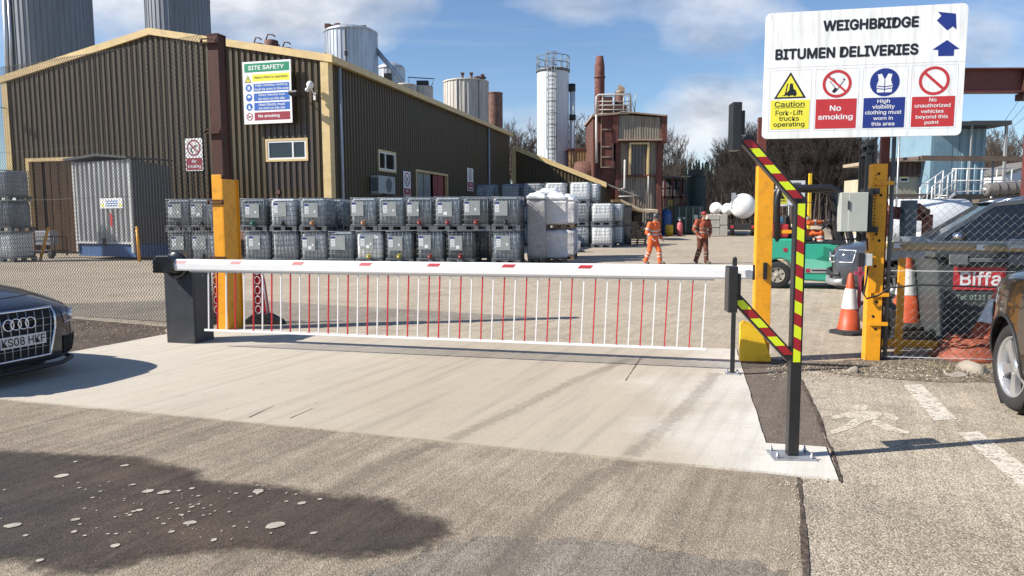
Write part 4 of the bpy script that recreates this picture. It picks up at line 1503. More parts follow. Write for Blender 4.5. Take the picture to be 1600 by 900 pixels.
# ------------------------------------------------------------------ caged totes
m_bottle = {
    'smoky': M('smoky_plastic', (0.20, 0.235, 0.26), 0.26, 0, 0.4, 2.6, dirt=((0.42, 0.46, 0.48), 0.7, 1.8)),  # the dirt layer paints pale translucent highlights into the plastic
    'clear': M('greyish_plastic', (0.38, 0.41, 0.44), 0.3, 0, 0.25, 2.0, dirt=((0.5, 0.53, 0.55), 0.6, 1.6)),
    'white': M('white_tote_plastic', (0.82, 0.84, 0.84), 0.4, 0, 0.04, 2.0),
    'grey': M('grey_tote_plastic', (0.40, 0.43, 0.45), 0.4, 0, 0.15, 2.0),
}
for k_ in ('smoky', 'clear', 'grey', 'white'):
    t = m_bottle[k_].node_tree
    b = t.nodes['Principled BSDF']
    lk = b.inputs['Base Color'].links[0].from_socket
    oi = nd(t, 'ShaderNodeObjectInfo')
    lo_, hi_ = (.55, 1.6) if k_ in ('smoky', 'clear') else (.85, 1.08)
    t.links.new(mixc(t, 1.0, lk, ramp(t, oi.outputs['Random'], [(0.0, lo_), (1.0, hi_)]), 'MULTIPLY'), b.inputs['Base Color'])
m_cage = M('cage_steel', (0.36, 0.38, 0.40), 0.4, 0.6, 0.12, 9)
m_cagedk = M('dark_cage_steel', (0.17, 0.19, 0.21), 0.45, 0.5, 0.12, 9)
m_plate = M('tote_label_plate', (0.30, 0.325, 0.32), 0.5, 0.2, 0.12, 5)
m_paper = M('paper_label', (0.74, 0.75, 0.76), 0.6)
_TM = {}
TW, TD, TH = 1.0, 1.2, 1.16


def tmesh(key, fn, mats):
    if key not in _TM:
        mb = MB()
        fn(mb)
        _TM[key] = mb.mesh(key, mats)
    return _TM[key]


def put(name, me, parent):
    o = bpy.data.objects.new(name, me)
    COL.objects.link(o)
    o.parent = parent
    return o


def f_bottle(mb):
    vs = []
    zs = [(.17, .90), (.20, 1.0), (.55, 1.0), (.9, 1.0), (1.03, .99), (1.10, .93), (1.125, .84)]
    ring0 = []
    w, d, rr = TW / 2 - .045, TD / 2 - .045, .11
    for (cx, cy, a0) in ((w - rr, d - rr, 0), (-(w - rr), d - rr, 90), (-(w - rr), -(d - rr), 180), (w - rr, -(d - rr), 270)):
        for k in range(5):
            a = R(a0 + k * 22.5)
            ring0.append((cx + rr * math.cos(a), cy + rr * math.sin(a)))
    n = len(ring0)
    for z, s in zs:
        vs += [(x * s, y * s + TD / 2, z) for x, y in ring0]
    fs = [(i * n + j, i * n + (j + 1) % n, (i + 1) * n + (j + 1) % n, (i + 1) * n + j) for i in range(len(zs) - 1) for j in range(n)]
    fs += [tuple(range(n)), tuple((len(zs) - 1) * n + j for j in range(n))]
    mb.add(vs, fs, 0, True)
    # moulded dimples read as vertical ribs
    for x in (-.3, -.1, .1, .3):
        mb.box(x - .05, x + .05, .035, .05, .62, 1.02)


def f_cage(mb, r=.0095):
    w, d = TW / 2 - .015, TD / 2 - .015
    for z in (.20, .37, .54, .71, .88, 1.06, 1.14):
        c = .07
        rr = .016 if z in (.20, 1.14) else r
        pts = []
        for (cx, cy, a0) in ((w - c, d - c, 0), (-(w - c), d - c, 90), (-(w - c), -(d - c), 180), (w - c, -(d - c), 270)):
            for k in range(3):
                a = R(a0 + k * 45)
                pts.append((cx + c * math.cos(a), cy + c * math.sin(a) + TD / 2, z))
        mb.tube(pts, rr, 4, closed=True)
    for i in range(7):
        x = -w + .08 + (2 * w - .16) * i / 6
        for y in (.012, TD - .012):
            mb.cyl((x, y, .2), (x, y, 1.14), r, n=4)
    for i in range(8):
        y = .09 + (TD - .18) * i / 7
        for x in (-w, w):
            mb.cyl((x, y, .2), (x, y, 1.14), r, n=4)


def f_pallet(mb):
    for y in (.06, TD / 2, TD - .06):
        for x in (-.42, 0, .42):
            mb.box(x - .075, x + .075, y - .06, y + .06, .02, .14, 1)
    mb.box(-.5, .5, 0, TD, .14, .175, 1).box(-.5, .5, .0, .12, 0, .02).box(-.5, .5, TD - .12, TD, 0, .02).box(-.5, .5, TD / 2 - .06, TD / 2 + .06, 0, .02)


def f_lid(mb):
    mb.lathe([(.10, 1.12), (.10, 1.155), (.08, 1.165)], (0, TD / 2, 0), 16)


def f_valve(mb):
    mb.lathe([(.05, 0), (.05, .12), (.065, .12), (.065, .20)], (0, -.13, .26), 12, axis='y').bar((-.06, -.02, .33), (.08, -.02, .36), .03, .03)


def f_plate(mb):
    mb.box(-.34, .16, -.008, .0, .50, 1.0, 0)


def f_label(mb):
    pass


def make_tote(loc, rz, label, group, kind='smoky', valve=None, plate=True, paper=1, cage='dark', lid=True, seed=0, parts=True):
    q = random.Random(seed)
    o = thing('caged_tote', label, 'tote', loc, rz, group)
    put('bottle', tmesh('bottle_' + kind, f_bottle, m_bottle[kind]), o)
    put('cage', tmesh('cage_' + cage + ('_thin' if kind == 'white' else ''), (lambda mb: f_cage(mb, .0065)) if kind == 'white' else f_cage, m_cagedk if cage == 'dark' else m_cage), o)
    put('pallet', tmesh('pallet_' + cage, f_pallet, [m_cage, M('pallet_shade', (.10, .11, .12), .6, .2)]), o)
    if lid:
        put('lid', tmesh('lid', f_lid, m_plastic), o)
    if plate:
        mb = MB()
        dx, dz, w = q.uniform(-.06, .1), q.uniform(-.03, .02), q.uniform(.42, .56)
        mb.box(-.38 + dx, -.38 + dx + w, -.010, -.002, .50 + dz, 1.0 + dz)
        pl_ = mb.build('label_plate', m_plate, o)
        mb = MB()
        x0 = -.36 + dx
        if paper:
            rect(mb, x0 + .01, x0 + .15, .62 + dz, .88 + dz, -.013, 0)
            rect(mb, x0, x0 + .15, .90 + dz, .96 + dz, -.013, 1)
            for k in range(4):
                rect(mb, x0 + .03, x0 + .13, .65 + dz + k * .055, .67 + dz + k * .055, -.015, 2)
        if q.random() < .6:
            rect(mb, x0 + .34, x0 + .40, .66 + dz, .74 + dz, -.013, 0)
        if q.random() < .3:
            rect(mb, x0 + .2, x0 + .32, .55 + dz, .66 + dz, -.013, 0)
        if mb.v:
            mb.build('paper_label', [m_paper, m_signblue, M('print_grey', (.25, .27, .3))], pl_, norm=False)
    if valve:
        put('valve_cap', tmesh('valve_' + valve, f_valve, {'red': M('valve_red', (.30, .05, .05), .5), 'green': M('valve_green', (.02, .14, .08), .5), 'yellow': M('valve_yellow', (.48, .42, .07), .5), 'black': m_plastic, 'orange': M('valve_orange', (.40, .20, .10), .5)}[valve]), o)
    return o


ORD = ['first', 'second', 'third', 'fourth', 'fifth', 'sixth', 'seventh', 'eighth', 'ninth', 'tenth', 'eleventh', 'twelfth', 'thirteenth']
# the long double-stacked block: the left pixel edge of each front, kind, valve
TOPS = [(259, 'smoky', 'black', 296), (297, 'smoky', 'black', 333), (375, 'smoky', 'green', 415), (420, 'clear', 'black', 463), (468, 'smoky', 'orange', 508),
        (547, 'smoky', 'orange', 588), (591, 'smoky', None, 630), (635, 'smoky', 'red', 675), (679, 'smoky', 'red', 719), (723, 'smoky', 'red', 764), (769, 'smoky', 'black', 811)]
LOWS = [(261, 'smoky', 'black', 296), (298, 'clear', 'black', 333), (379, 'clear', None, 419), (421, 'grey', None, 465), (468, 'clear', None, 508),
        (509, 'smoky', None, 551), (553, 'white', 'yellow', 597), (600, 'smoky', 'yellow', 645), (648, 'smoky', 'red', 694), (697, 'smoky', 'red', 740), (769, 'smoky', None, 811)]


def row_y(px):
    return 26.6 + (25.1 - 26.6) * (px - 260) / 551.0


def totes(rowdefs, z, rowname):
    for i, (px, kind, valve, px1) in enumerate(rowdefs):
        Y = row_y((px + px1) / 2)
        p = at((px + px1) / 2, 340, Y)
        lab = '%s caged tote from the left in the %s row of the long stacked block' % (ORD[i], rowname)
        if kind == 'white':
            lab = 'bright white caged tote among the smoky ones in the lower row'
        elif valve == 'green':
            lab = 'smoky caged tote with a green valve cap, upper row right of the yellow post'
        elif kind == 'grey':
            lab = 'plain grey caged tote without label, lower row near the yellow post'
        make_tote((p.x, Y, z), R(-7 + (i * 37 % 5 - 2) * .7), lab, 'caged totes in the long double-stacked block', kind, valve, kind != 'grey', 1, 'dark', True, i + (50 if z else 0))


totes(LOWS, 0.0, 'lower')
totes(TOPS, 1.17, 'upper')
# second rank glimpsed at the ends and gaps
for i, (px, z) in enumerate(((515, 1.17), (745, 0.0), (495, 0.0))):
    p = at(px, 340, row_y(px) + 1.35)
    make_tote((p.x, p.y, z), R(-2), ['smoky tote in the second rank behind the gap of the upper row', 'smoky tote in the second rank filling the gap of the lower row', 'smoky tote low in the second rank behind the front totes'][i],
              'caged totes in the long double-stacked block', 'smoky', None, False, 0, 'dark', True, 90 + i)
# stack at the far left edge
for k, (kind, lab) in enumerate((('white', 'white caged tote at the bottom of the far left stack'), ('smoky', 'dark caged tote in the middle of the far left stack'), ('clear', 'pale grey caged tote topmost of the far left stack'))):
    p = at(-2, 340, 28.0)
    make_tote((p.x - .02 * k, 28.0, 1.17 * k), R(-6), lab, 'caged totes stacked at the far left', kind, None, False, 0, 'dark', True, 200 + k)
# white totes farther back, right of the wrapped pallets
g = 'white caged totes stacked three high before the lean-to'
lv = ['bottom', 'middle', 'top']
for (pxc, Y, lv_, kind, lab) in ((940, 38.5, 0, 'white', 'bottom white caged tote of the nearest stack before the lean-to'),
                                 (940, 38.5, 1, 'white', 'middle white caged tote of the nearest stack before the lean-to'),
                                 (903, 39.3, 0, 'grey', 'bottom greyish tote just left of the nearest white stack'),
                                 (903, 39.3, 1, 'grey', 'middle greyish tote just left of the nearest white stack'),
                                 (905, 40.0, 2, 'white', 'bright white tote at the right end of the top row'),
                                 (866, 40.6, 2, 'white', 'bright white tote second from the right in the top row'),
                                 (831, 41.2, 2, 'grey', 'shaded grey tote third from the right in the top row'),  # grey colour carries the shade over this end of the row
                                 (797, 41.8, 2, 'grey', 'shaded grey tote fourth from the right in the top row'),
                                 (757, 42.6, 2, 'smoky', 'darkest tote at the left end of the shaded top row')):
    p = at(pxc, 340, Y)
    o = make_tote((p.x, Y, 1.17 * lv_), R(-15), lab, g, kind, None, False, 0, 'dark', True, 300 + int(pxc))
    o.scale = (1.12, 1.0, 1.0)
for k, (pxc, Y) in enumerate(((866, 40.8), (831, 41.4), (797, 42.0), (757, 42.8))):
    for l_ in (0, 1):
        p = at(pxc, 340, Y)
        o = make_tote((p.x, Y, 1.17 * l_), R(-15), 'grey tote under the top row, hidden behind the wrapped pallets', g, 'grey', None, False, 0, 'dark', True, 400 + k)
        o.scale = (1.12, 1.0, 1.0)
for (pxc, Y, lv_, lab) in ((958, 40.4, 0, 'bottom white tote in the second rank of the nearest stack'), (958, 40.4, 1, 'middle white tote in the second rank of the nearest stack'), (921, 42, 2, 'white tote behind the right end of the top row')):
    p = at(pxc, 340, Y)
    make_tote((p.x, Y, 1.17 * lv_), R(-15), lab, g, 'white', None, False, 0, 'dark', True, 500)

# ------------------------------------------------------------------ film-wrapped pallets of sacks
m_film = M('wrapped_white_film', (0.63, 0.62, 0.63), 0.35, 0, 0.12, 3, 0.9, 9, dirt=((0.45, 0.42, 0.43), 0.6, 4), stretch=(1, 1, 3))
m_film2 = M('wrapped_grey_film', (0.33, 0.32, 0.325), 0.35, 0, 0.2, 4, 0.9, 12, dirt=((0.25, 0.23, 0.23), 0.6, 5), stretch=(1, 1, 3))


def lumpy(x0, x1, y0, y1, z0, z1, bulge, seed, top=.12, n=12):
    """a wrapped load: a box whose faces sag and pucker"""
    bm = bmesh.new()
    bmesh.ops.create_cube(bm, size=1)
    bmesh.ops.subdivide_edges(bm, edges=bm.edges, cuts=n, use_grid_fill=True)
    vs = []
    for v in bm.verts:
        x, y, z = v.co + Vector((.5, .5, .5))
        P_ = Vector((x0 + (x1 - x0) * x, y0 + (y1 - y0) * y, z0 + (z1 - z0) * z))
        nn = Vector((x - .5, y - .5, 0))
        layer = abs(math.sin(z * math.pi * 5))
        d = bulge * (.4 + .9 * layer) * (0.35 + mnoise.noise(P_ * 2.6 + Vector((seed, 0, 0))))
        rim = 1 - .10 * max(0, z - .93) / .07
        P_ += nn * d * 2
        if z > .99:
            P_.z += top * .75 * (math.sin(math.pi * x) * math.sin(math.pi * y)) ** .6 + .13 * mnoise.noise(P_ * 2.6 + Vector((seed * 3.1, 0, 0)))
        c = Vector(((x0 + x1) / 2, (y0 + y1) / 2, P_.z))
        P_ = c + (P_ - c) * rim if z > .93 else P_
        v.co = P_
    me = bpy.data.meshes.new('load')
    bm.to_mesh(me)
    bm.free()
    for p_ in me.polygons:
        p_.use_smooth = True
    return me


def wrapped(loc, rz, w, d, hs, lab, mat, seed, topsheet=True):
    o = thing('wrapped_pallet', lab, 'pallet', loc, rz, 'film-wrapped pallets beside the totes')
    me = lumpy(-w / 2, w / 2, 0, d, .15, hs, .035, seed)
    me.materials.append(mat)
    put('load', me, o)
    mb = MB()
    for y in (.06, d / 2, d - .06):
        for x in (-w / 2 + .08, 0, w / 2 - .08):
            mb.box(x - .07, x + .07, y - .06, y + .06, .02, .11)
    mb.box(-w / 2, w / 2, 0, d, .11, .14).box(-w / 2, w / 2, 0, .1, 0, .02).box(-w / 2, w / 2, d - .1, d, 0, .02)
    mb.build('pallet', M('old_pallet_wood', (.15, .115, .08), .85, 0, .25, 5), o)
    if topsheet:
        me = lumpy(-w / 2 - .02, w / 2 + .02, -.02, d + .02, hs - .02, hs + .07, .03, seed + 7, .22, 9)
        me.materials.append(M('white_top_sheet', (0.80, 0.81, 0.82), .35, 0, .04, 4))
        put('top_sheet', me, o)
    return o


for i, (px, Y, w, hs, z, lab, mt) in enumerate((
        (838, 25.9, .62, 2.28, 0, 'tall narrow grey film-wrapped pallet hard against the tote block', m_film2),
        (868, 26.4, .78, 1.12, 0, 'lower of the two front wrapped pallets right of the tote block', m_film),
        (868, 26.4, .78, 1.05, 1.2, 'upper of the two front wrapped pallets, white sheet on top', m_film),
        (880, 27.9, .85, 1.12, 0, 'lower wrapped pallet in the second place of the receding row', m_film),
        (880, 27.9, .85, 1.05, 1.2, 'upper wrapped pallet in the second place of the receding row', m_film),
        (886, 29.3, .8, 1.12, 0, 'lower wrapped pallet at the far end of the receding row', m_film),
        (886, 29.3, .8, 1.05, 1.2, 'upper wrapped pallet at the far end of the receding row', m_film),
        (856, 28.2, .8, 2.5, 0, 'tallest white-topped wrapped pallet behind the front pair', m_film))):
    p = at(px, 340, Y)
    wrapped((p.x, Y, z), R(-6), w, 1.15, hs, lab, mt, i, hs != 1.12)
p = G(898, 394)
o = thing('white_bucket', 'small white drum standing at the end of the wrapped pallets', 'bucket', p, 0)
mb = MB()
mb.lathe([(.24, 0), (.28, .5), (.27, .52)], n=18)
mb.build('body', m_white, o)
mb = MB()
mb.box(-.3, .45, -.3, .3, -.0, .06)
mb.build('tray', m_plastic, o)

# ------------------------------------------------------------------ far yard
YF = 60
# pallets under a curved canopy
o = thing('stacked_pallets', 'stack of empty wooden pallets left of the orange worker', 'pallets', G(996, 383), R(-8))
o.location.z = 0
mb = MB()
for k in range(7):
    z = k * .145
    jx = rnd.uniform(-.05, .05)
    for x in (-.45, 0, .45):
        mb.box(x + jx - .05, x + jx + .05, 0, 1.0, z + .02, z + .10)
    for y in (.05, .3, .55, .8):
        mb.box(-.5 + jx, .5 + jx, y, y + .1, z + .10, z + .125)
    mb.box(-.5 + jx, .5 + jx, 0, .1, z, z + .02)
mb.build('boards', m_wood, o)
o = thing('canopy', 'sagging cream curved canopy on posts in front of the plant building', 'canopy', (G(1000, 375).x, 50, 0), 0)
mb = MB()
pts = [(970, 311), (985, 318), (1000, 325), (1014, 328), (1028, 327)]
ox = o.location.x
c3 = [at(x, y, 50) for x, y in pts]
for (a, b2) in zip(c3[:-1], c3[1:]):
    mb.add([(a.x - ox, 0, a.z), (b2.x - ox, 0, b2.z), (b2.x - ox, 0, b2.z - .22), (a.x - ox, 0, a.z - .15), (a.x - ox, 5, a.z + .1), (b2.x - ox, 5, b2.z + .1), (b2.x - ox, 5, b2.z - .1), (a.x - ox, 5, a.z - .1)],
           [(0, 1, 2, 3), (4, 7, 6, 5), (0, 4, 5, 1), (3, 2, 6, 7)])
mb.build('roof', M('canopy_cream', (.52, .43, .3), .7, 0, .1, 2), o, norm=False)
mb = MB()
for x in (975, 1026):
    v = at(x, 330, 50)
    mb.cyl((v.x - ox, .1, 0), (v.x - ox, .1, v.z), .1, n=8)
mb.build('post', M('canopy_post', (.5, .36, .12), .6), o)
mb = MB()
v0_, v1_ = at(972, 340, 50).x - ox, at(1024, 340, 50).x - ox
mb.box(v0_, v1_, 4.9, 5, 0, 2.4)
for k in range(3):
    mb.box(v0_ + .3, v1_ - .3, 3.4, 4.6, .4 + k * .8, .46 + k * .8)
mb.box(v0_ + .5, v0_ + 1.2, 3.6, 4.4, 1.26, 1.9).box(v0_ + 1.4, v0_ + 1.9, 3.6, 4.4, 1.26, 1.7)
mb.build('shelving', M('dark_shelf', (.06, .05, .045), .8), o)
o = thing('dark_cabinet', 'dark tall cabinet right of the white tote stacks', 'cabinet', (at(977, 340, 42).x, 42, 0), R(-8))
mb = MB()
mb.box(-.35, .35, 0, 1.2, .05, 2.2).box(-.37, .37, -.02, 1.22, 2.2, 2.26)
mb.build('body', M('cabinet_black', (.025, .025, .025), .6), o)
mb = MB()
mb.box(-.34, -.02, -.02, -.005, .1, 1.1).box(.02, .34, -.02, -.005, .1, 1.1).box(-.34, .34, -.02, -.005, 1.16, 2.15)
mb.build('door', M('cabinet_door', (.045, .045, .045), .5), o)


def simple_drum(name, lab, cat, px, py, r, h, mat, prof=None, group=None):
    p = G(px, py)
    o = thing(name, lab, cat, p, 0, group)
    mb = MB()
    mb.lathe(prof or [(r, 0), (r, h * .32), (r * 1.04, h * .34), (r, h * .36), (r, h * .64), (r * 1.04, h * .66), (r, h * .68), (r, h)], n=18)
    mb.build('body', mat, o)
    return o


o = simple_drum('yellow_drum', 'yellow steel drum under two thin yellow posts', 'drum', 1045.5, 368.5, .33, .9, m_yellow2)
mb = MB()
mb.lathe([(.02, .9), (.29, .9), (.29, .93), (.02, .93)], n=18)
mb.build('lid', m_yellow2, o)
o = simple_drum('gas_bottle', 'pink-red gas bottle between the two workers', 'gas bottle', 1062, 369, .22, 1.1, M('pink_red_paint', (.55, .12, .13), .5), [(.2, 0), (.22, .05), (.22, .95), (.17, 1.1), (.08, 1.15)])
mb = MB()
mb.lathe([(.06, 1.15), (.06, 1.3), (.12, 1.3), (.12, 1.36)], n=10)
mb.build('valve', m_alloy, o)
o = simple_drum('blue_tank', 'blue plastic tank behind the orange worker', 'tank', 1040, 367, .6, 2.3, M('blue_plastic', (.03, .09, .28), .4), [(.5, 0), (.55, .1), (.55, 1.8), (.4, 2.15), (.15, 2.25)])
mb = MB()
mb.lathe([(.16, 2.25), (.16, 2.32), (.02, 2.34)], n=10)
mb.build('lid', m_plastic, o)
for px in (1044.5, 1049):
    p = G(px, 366)
    o = thing('yellow_post', 'thin yellow post standing over the yellow drum, %s' % ('left one' if px < 1047 else 'right one'), 'post', p, 0, 'thin yellow posts by the drum')
    mb = MB()
    mb.box(-.045, .045, -.045, .045, 0, at(px, 313, p.y).z)
    mb.build('post', m_yellow2, o)
    mb = MB()
    mb.box(-.14, .14, -.14, .14, 0, .02)
    mb.build('base_plate', m_yellow2, o)

# dark green container with pale marks and lock rods; green tank above
pA, pB = G(1054, 367), G(1102, 367)
cw = pB.x - pA.x
o = thing('shipping_container', 'dark green shipping container behind the gas bottle, doors facing', 'container', (pA.x, pA.y, 0), 0)
ch = 2.55
mb = MB()
mb.T = Matrix.Translation((0, 0, 0))
mb.box(0, cw, .05, 6, .1, ch)
mb.build('body', M('container_green', (.010, .035, .030), .5, 0, .15, 2), o, .02)
mb = MB()
for x in (.14, .38, .62, .86):
    mb.cyl((cw * x, -.02, .15), (cw * x, -.02, ch - .1), .035, n=6)
mb.build('lock_rod', M('rod_grey', (.35, .38, .36), .5), o)
mb = MB()
for x0, x1, z0, z1 in ((.10, .2, 1.35, 1.55), (.28, .36, 1.4, 1.55), (.66, .80, 1.35, 1.75), (.84, .97, 1.75, 1.85), (.84, .97, 1.55, 1.65), (.84, .93, 1.95, 2.02)):
    rect(mb, cw * x0, cw * x1, z0, z1, .04)
mb.build('stencil_mark', M('stencil_white', (.55, .57, .55), .6), o)
p = at(1092, 340, 72)
r_ = 14 * 72 / F
o = thing('green_tank', 'dark green upright tank above the container, before the wood', 'tank', (p.x - .3, 72, 0), 0)
zt = at(1090, 277, 72).z
mb = MB()
rib_cyl(mb, r_, 0, zt, 20, .03)
mb.build('shell', M('tank_green', (.018, .040, .034), .6, 0, .2, 1), o, norm=False)
mb = MB()
mb.lathe([(r_ * 1.03, zt - .1), (r_ * 1.03, zt), (.1, zt + .2)], n=24).box(-.8, .5, -.3, .3, zt + .15, zt + .7)
mb.build('lid', m_plastic, o)
# blocky brown shed behind the worker: open racks
p = at(1036, 340, 76)
o = thing('rack_shed', 'dark open shed of shelves and rusty girders behind the container', 'shed', (p.x, 76, 0), 0)
zt = at(1050, 277, 76).z
wsh = at(1078, 340, 76).x - p.x
mb = MB()
mb.box(0, wsh, 3, 3.1, 0, zt)
mb.build('back_wall', M('shed_dark', (.035, .032, .03), .9), o)
mb = MB()
mb.box(-.2, wsh + .2, -.1, 3.2, zt, zt + .15)
mb.build('roof', m_roof, o)
mb = MB()
for k, x in enumerate((.05, .35, .65, .95)):
    mb.box(wsh * x - .1, wsh * x + .1, 0, .2, 0, zt)
mb.box(0, wsh, .0, .2, zt * .62, zt * .66).prism([(wsh * .4, zt * .4), (wsh, zt * .52), (wsh, zt * .6), (wsh * .4, zt * .48)], 'y', -.1, 0)
mb.build('steel_frame', m_oxide, o)
mb = MB()
for i in range(4):
    for j in range(2):
        mb.box(wsh * (.08 + i * .23), wsh * (.25 + i * .23), .5, 1.6, zt * (.67 + j * .15), zt * (.79 + j * .15))
mb.build('crate', M('crate_grey', (.17, .16, .15), .8, 0, .3, .5), o)

# pale concrete blocks
m_block = M('pale_block_concrete', (0.50, 0.47, 0.41), 0.85, 0, 0.15, 2, 0.1, 30)
bl = 0
YB = 59
for (px0, px1, py0, py1, lab) in ((1105, 1125, 368, 356, 'bottom left'), (1105, 1125, 355.5, 344, 'middle left'), (1105, 1125, 343.5, 335, 'top left'), (1125.5, 1137, 368, 352, 'bottom right'), (1125.5, 1137, 351.5, 335, 'top right')):
    a, b2 = at(px0, py0, YB), at(px1, py1, YB)
    o = thing('concrete_block', '%s pale concrete block of the stack right of the brown-clad worker' % lab, 'block', (a.x, YB, max(0, a.z)), 0, 'pale concrete blocks')
    w, h = b2.x - a.x, b2.z - max(0, a.z)
    mb = MB()
    mb.box(0, w, 0, 1.2, .0, h - .02)
    mb.build('block', m_block, o, .03)
    mb = MB()
    for x in (.2, .5, .8):
        mb.box(w * x - .1, w * x + .1, .3, .9, h - .02, h + .03)
    mb.build('nub', m_block, o)


# tankers standing end-on
def tanker(px, py, rpx, Y, lab):
    c_ = at(px, py, Y)
    r = rpx * Y / F
    o = thing('tank_trailer', lab, 'tanker', (c_.x, Y, 0), -math.atan2(c_.x, Y), 'white road tankers at the back')
    mb = MB()
    mb.lathe([(.02, -.45), (r * .45, -.38), (r * .8, -.2), (r * .97, 0), (r, .15), (r, 7), (r * .8, 7.3), (.02, 7.5)], (0, 0, c_.z), 30, axis='y')
    mb.build('barrel', M('tanker_white', (.80, .80, .79), .3, 0, .03, 2), o)
    mb = MB()
    mb.box(-.5, -.3, .3, 6.8, c_.z - r - .35, c_.z - r + .2).box(.3, .5, .3, 6.8, c_.z - r - .35, c_.z - r + .2).box(-r * .95, r * .95, -.1, .05, .5, .95)
    mb.build('chassis', m_plastic, o)
    mb = MB()
    for s_ in (-1, 1):
        for y in (.9, 2.2, 3.5):
            mb.lathe([(.2, -.15), (.48, -.15), (.5, -.1), (.5, .1), (.48, .15), (.2, .15)], (s_ * (r * .95 - .15), y, .5), 16, axis='x')
    mb.build('wheel', m_rubber, o)
    mb = MB()
    for s_ in (-1, 1):
        mb.box(s_ * r * .8 - .12, s_ * r * .8 + .12, -.14, -.1, .65, .85)
    mb.build('tail_light', m_signred, o)
    mb = MB()
    mb.box(-r * .9, -r * .55, -.2, -.1, c_.z - r * .2, c_.z + r * 1.05)
    mb.build('ladder', m_galv, o) if rpx > 15 else None
    return o


tanker(1161, 322, 19.5, 60.5, 'nearest white round-ended road tanker behind the yellow post')
tanker(1137, 327, 9.5, 61.5, 'smaller middle white tanker end beside the nearest one')
tanker(1119, 326, 10, 62.5, 'leftmost white tanker end above the concrete blocks')
# ------------------------------------------------------------------ hill and trees
mb = MB()
nx, ny = 46, 14
vs = []
for j in range(ny):
    for i in range(nx):
        x = -120 + i * 10
        y = 112 + j * 16
        k = j / (ny - 1)
        h = 11 * min(1, k * 1.7) * (1 / (1 + math.exp(-(x - 5) / 14)))
        h += 10 * min(1, k * 1.4) * (1 / (1 + math.exp(-(x - 80) / 10)))
        h += (mnoise.noise(Vector((x * .03, y * .03, 0))) * 2.0) * k
        vs.append((x, y, h - .3))
mb.add(vs, [(j * nx + i, j * nx + i + 1, (j + 1) * nx + i + 1, (j + 1) * nx + i) for j in range(ny - 1) for i in range(nx - 1)], 0, True)
tag(mb.build('hill', M('winter_hillside', (0.115, 0.085, 0.06), 0.95, 0, 0.3, .05, dirt=((.05, .045, .03), .8, .12))), kind='structure')

m_bark = M('winter_bark', (0.075, 0.060, 0.050), 0.9, 0, 0.3, 3)
m_twig = M('winter_twigs', (0.085, 0.066, 0.055), 0.9, 0, 0.3, 1)
m_twig2 = M('dark_winter_twigs', (0.038, 0.030, 0.026), 0.9, 0, 0.35, .6)


def make_tree_meshes(seed, H=10.0, spread=.42, depth=5, rmin=.02, dens=1.0):
    q = random.Random(seed)
    tr, cr = MB(), MB()

    def limb(p, d, L, r, lev):
        n = 3 if lev < 2 else 2
        pts, rs = [p], [r]
        dd = d.copy()
        for i in range(n):
            dd = (dd + Vector((q.uniform(-1, 1), q.uniform(-1, 1), q.uniform(-.35, .6))) * (.16 if lev else .07)).normalized()
            pts.append(pts[-1] + dd * L / n)
            rs.append(max(rmin * .6, r * (1 - .45 * (i + 1) / n)))
        (tr if lev == 0 else cr).tube(pts, rs, 7 if lev == 0 else (5 if lev == 1 else 3), caps=False)
        if lev >= depth:
            return
        kids = (7, 4, 4, 3, 3)[min(lev, 4)]
        kids = int(kids * dens + q.random())
        for c in range(kids):
            f = q.uniform(.42, 1.0) if lev == 0 else q.uniform(.25, 1.0)
            i = min(n - 1, int(f * n))
            b0 = pts[i].lerp(pts[i + 1], f * n - i)
            a = q.uniform(0, 6.283)
            side = Vector((math.cos(a), math.sin(a), 0))
            nd_ = (dd * q.uniform(.5, 1.0) + side * q.uniform(.45, 1.0) * (spread / .42) + Vector((0, 0, .28))).normalized()
            limb(b0, nd_, L * q.uniform(.42, .68) * (1.0 if lev else .78), max(rmin, rs[i] * q.uniform(.35, .58)), lev + 1)
        if lev:
            limb(pts[-1], dd, L * .55, max(rmin, rs[-1]), lev + 1)
    limb(Vector((0, 0, -.2)), Vector((0, 0, 1)), H * .62, H * .016, 0)
    return tr.mesh('trunk', m_bark, False), cr.mesh('crown', m_twig, False), cr


TREES = []
for sd_ in range(5):
    a, b2, _ = make_tree_meshes(31 + sd_, 10, (.36, .42, .5, .36, .42)[sd_], 5, .015)
    TREES.append((a, b2))


def tree(px, pytop, Y, lab, group, k=None, sx=1.0, mat=None, dz=0.0):
    k = rnd.randrange(5) if k is None else k
    top = at(px, pytop, Y)
    zmax = max(v.co.z for v in TREES[k][1].vertices)
    s_ = (top.z - dz) / zmax
    o = thing('bare_tree', lab, 'tree', (top.x, Y, dz), rnd.uniform(0, 6.28), group)
    o.scale = (s_ * sx, s_ * sx, s_)
    put('trunk', TREES[k][0], o)
    c = put('crown', TREES[k][1], o)
    if mat:
        c.material_slots[0].link = 'OBJECT'
        c.material_slots[0].material = mat
    return o


for i, (px, py, Y, lab) in enumerate(((792, 178, 98, 'bare tree standing right at the far end of the warehouse roof'), (815, 190, 104, 'bare tree midway between the warehouse and white silo'), (833, 186, 100, 'bare tree just left of the white silo'),
                                      (802, 205, 112, 'thin bare tree low behind the lean-to roof'), (900, 175, 100, 'bare tree just right of the white silo'), (917, 184, 106, 'bare tree just left of the rusty chimney'), (909, 205, 112, 'small bare tree between silo and chimney'),
                                      (1042, 180, 86, 'bare tree close behind the right side of the rusty plant'), (1052, 205, 92, 'thin bare tree right of the rusty plant, beside the gap of sky'))):
    tree(px, py, Y, lab, 'bare trees behind the works', i % 5, .85 if i < 7 else .55)
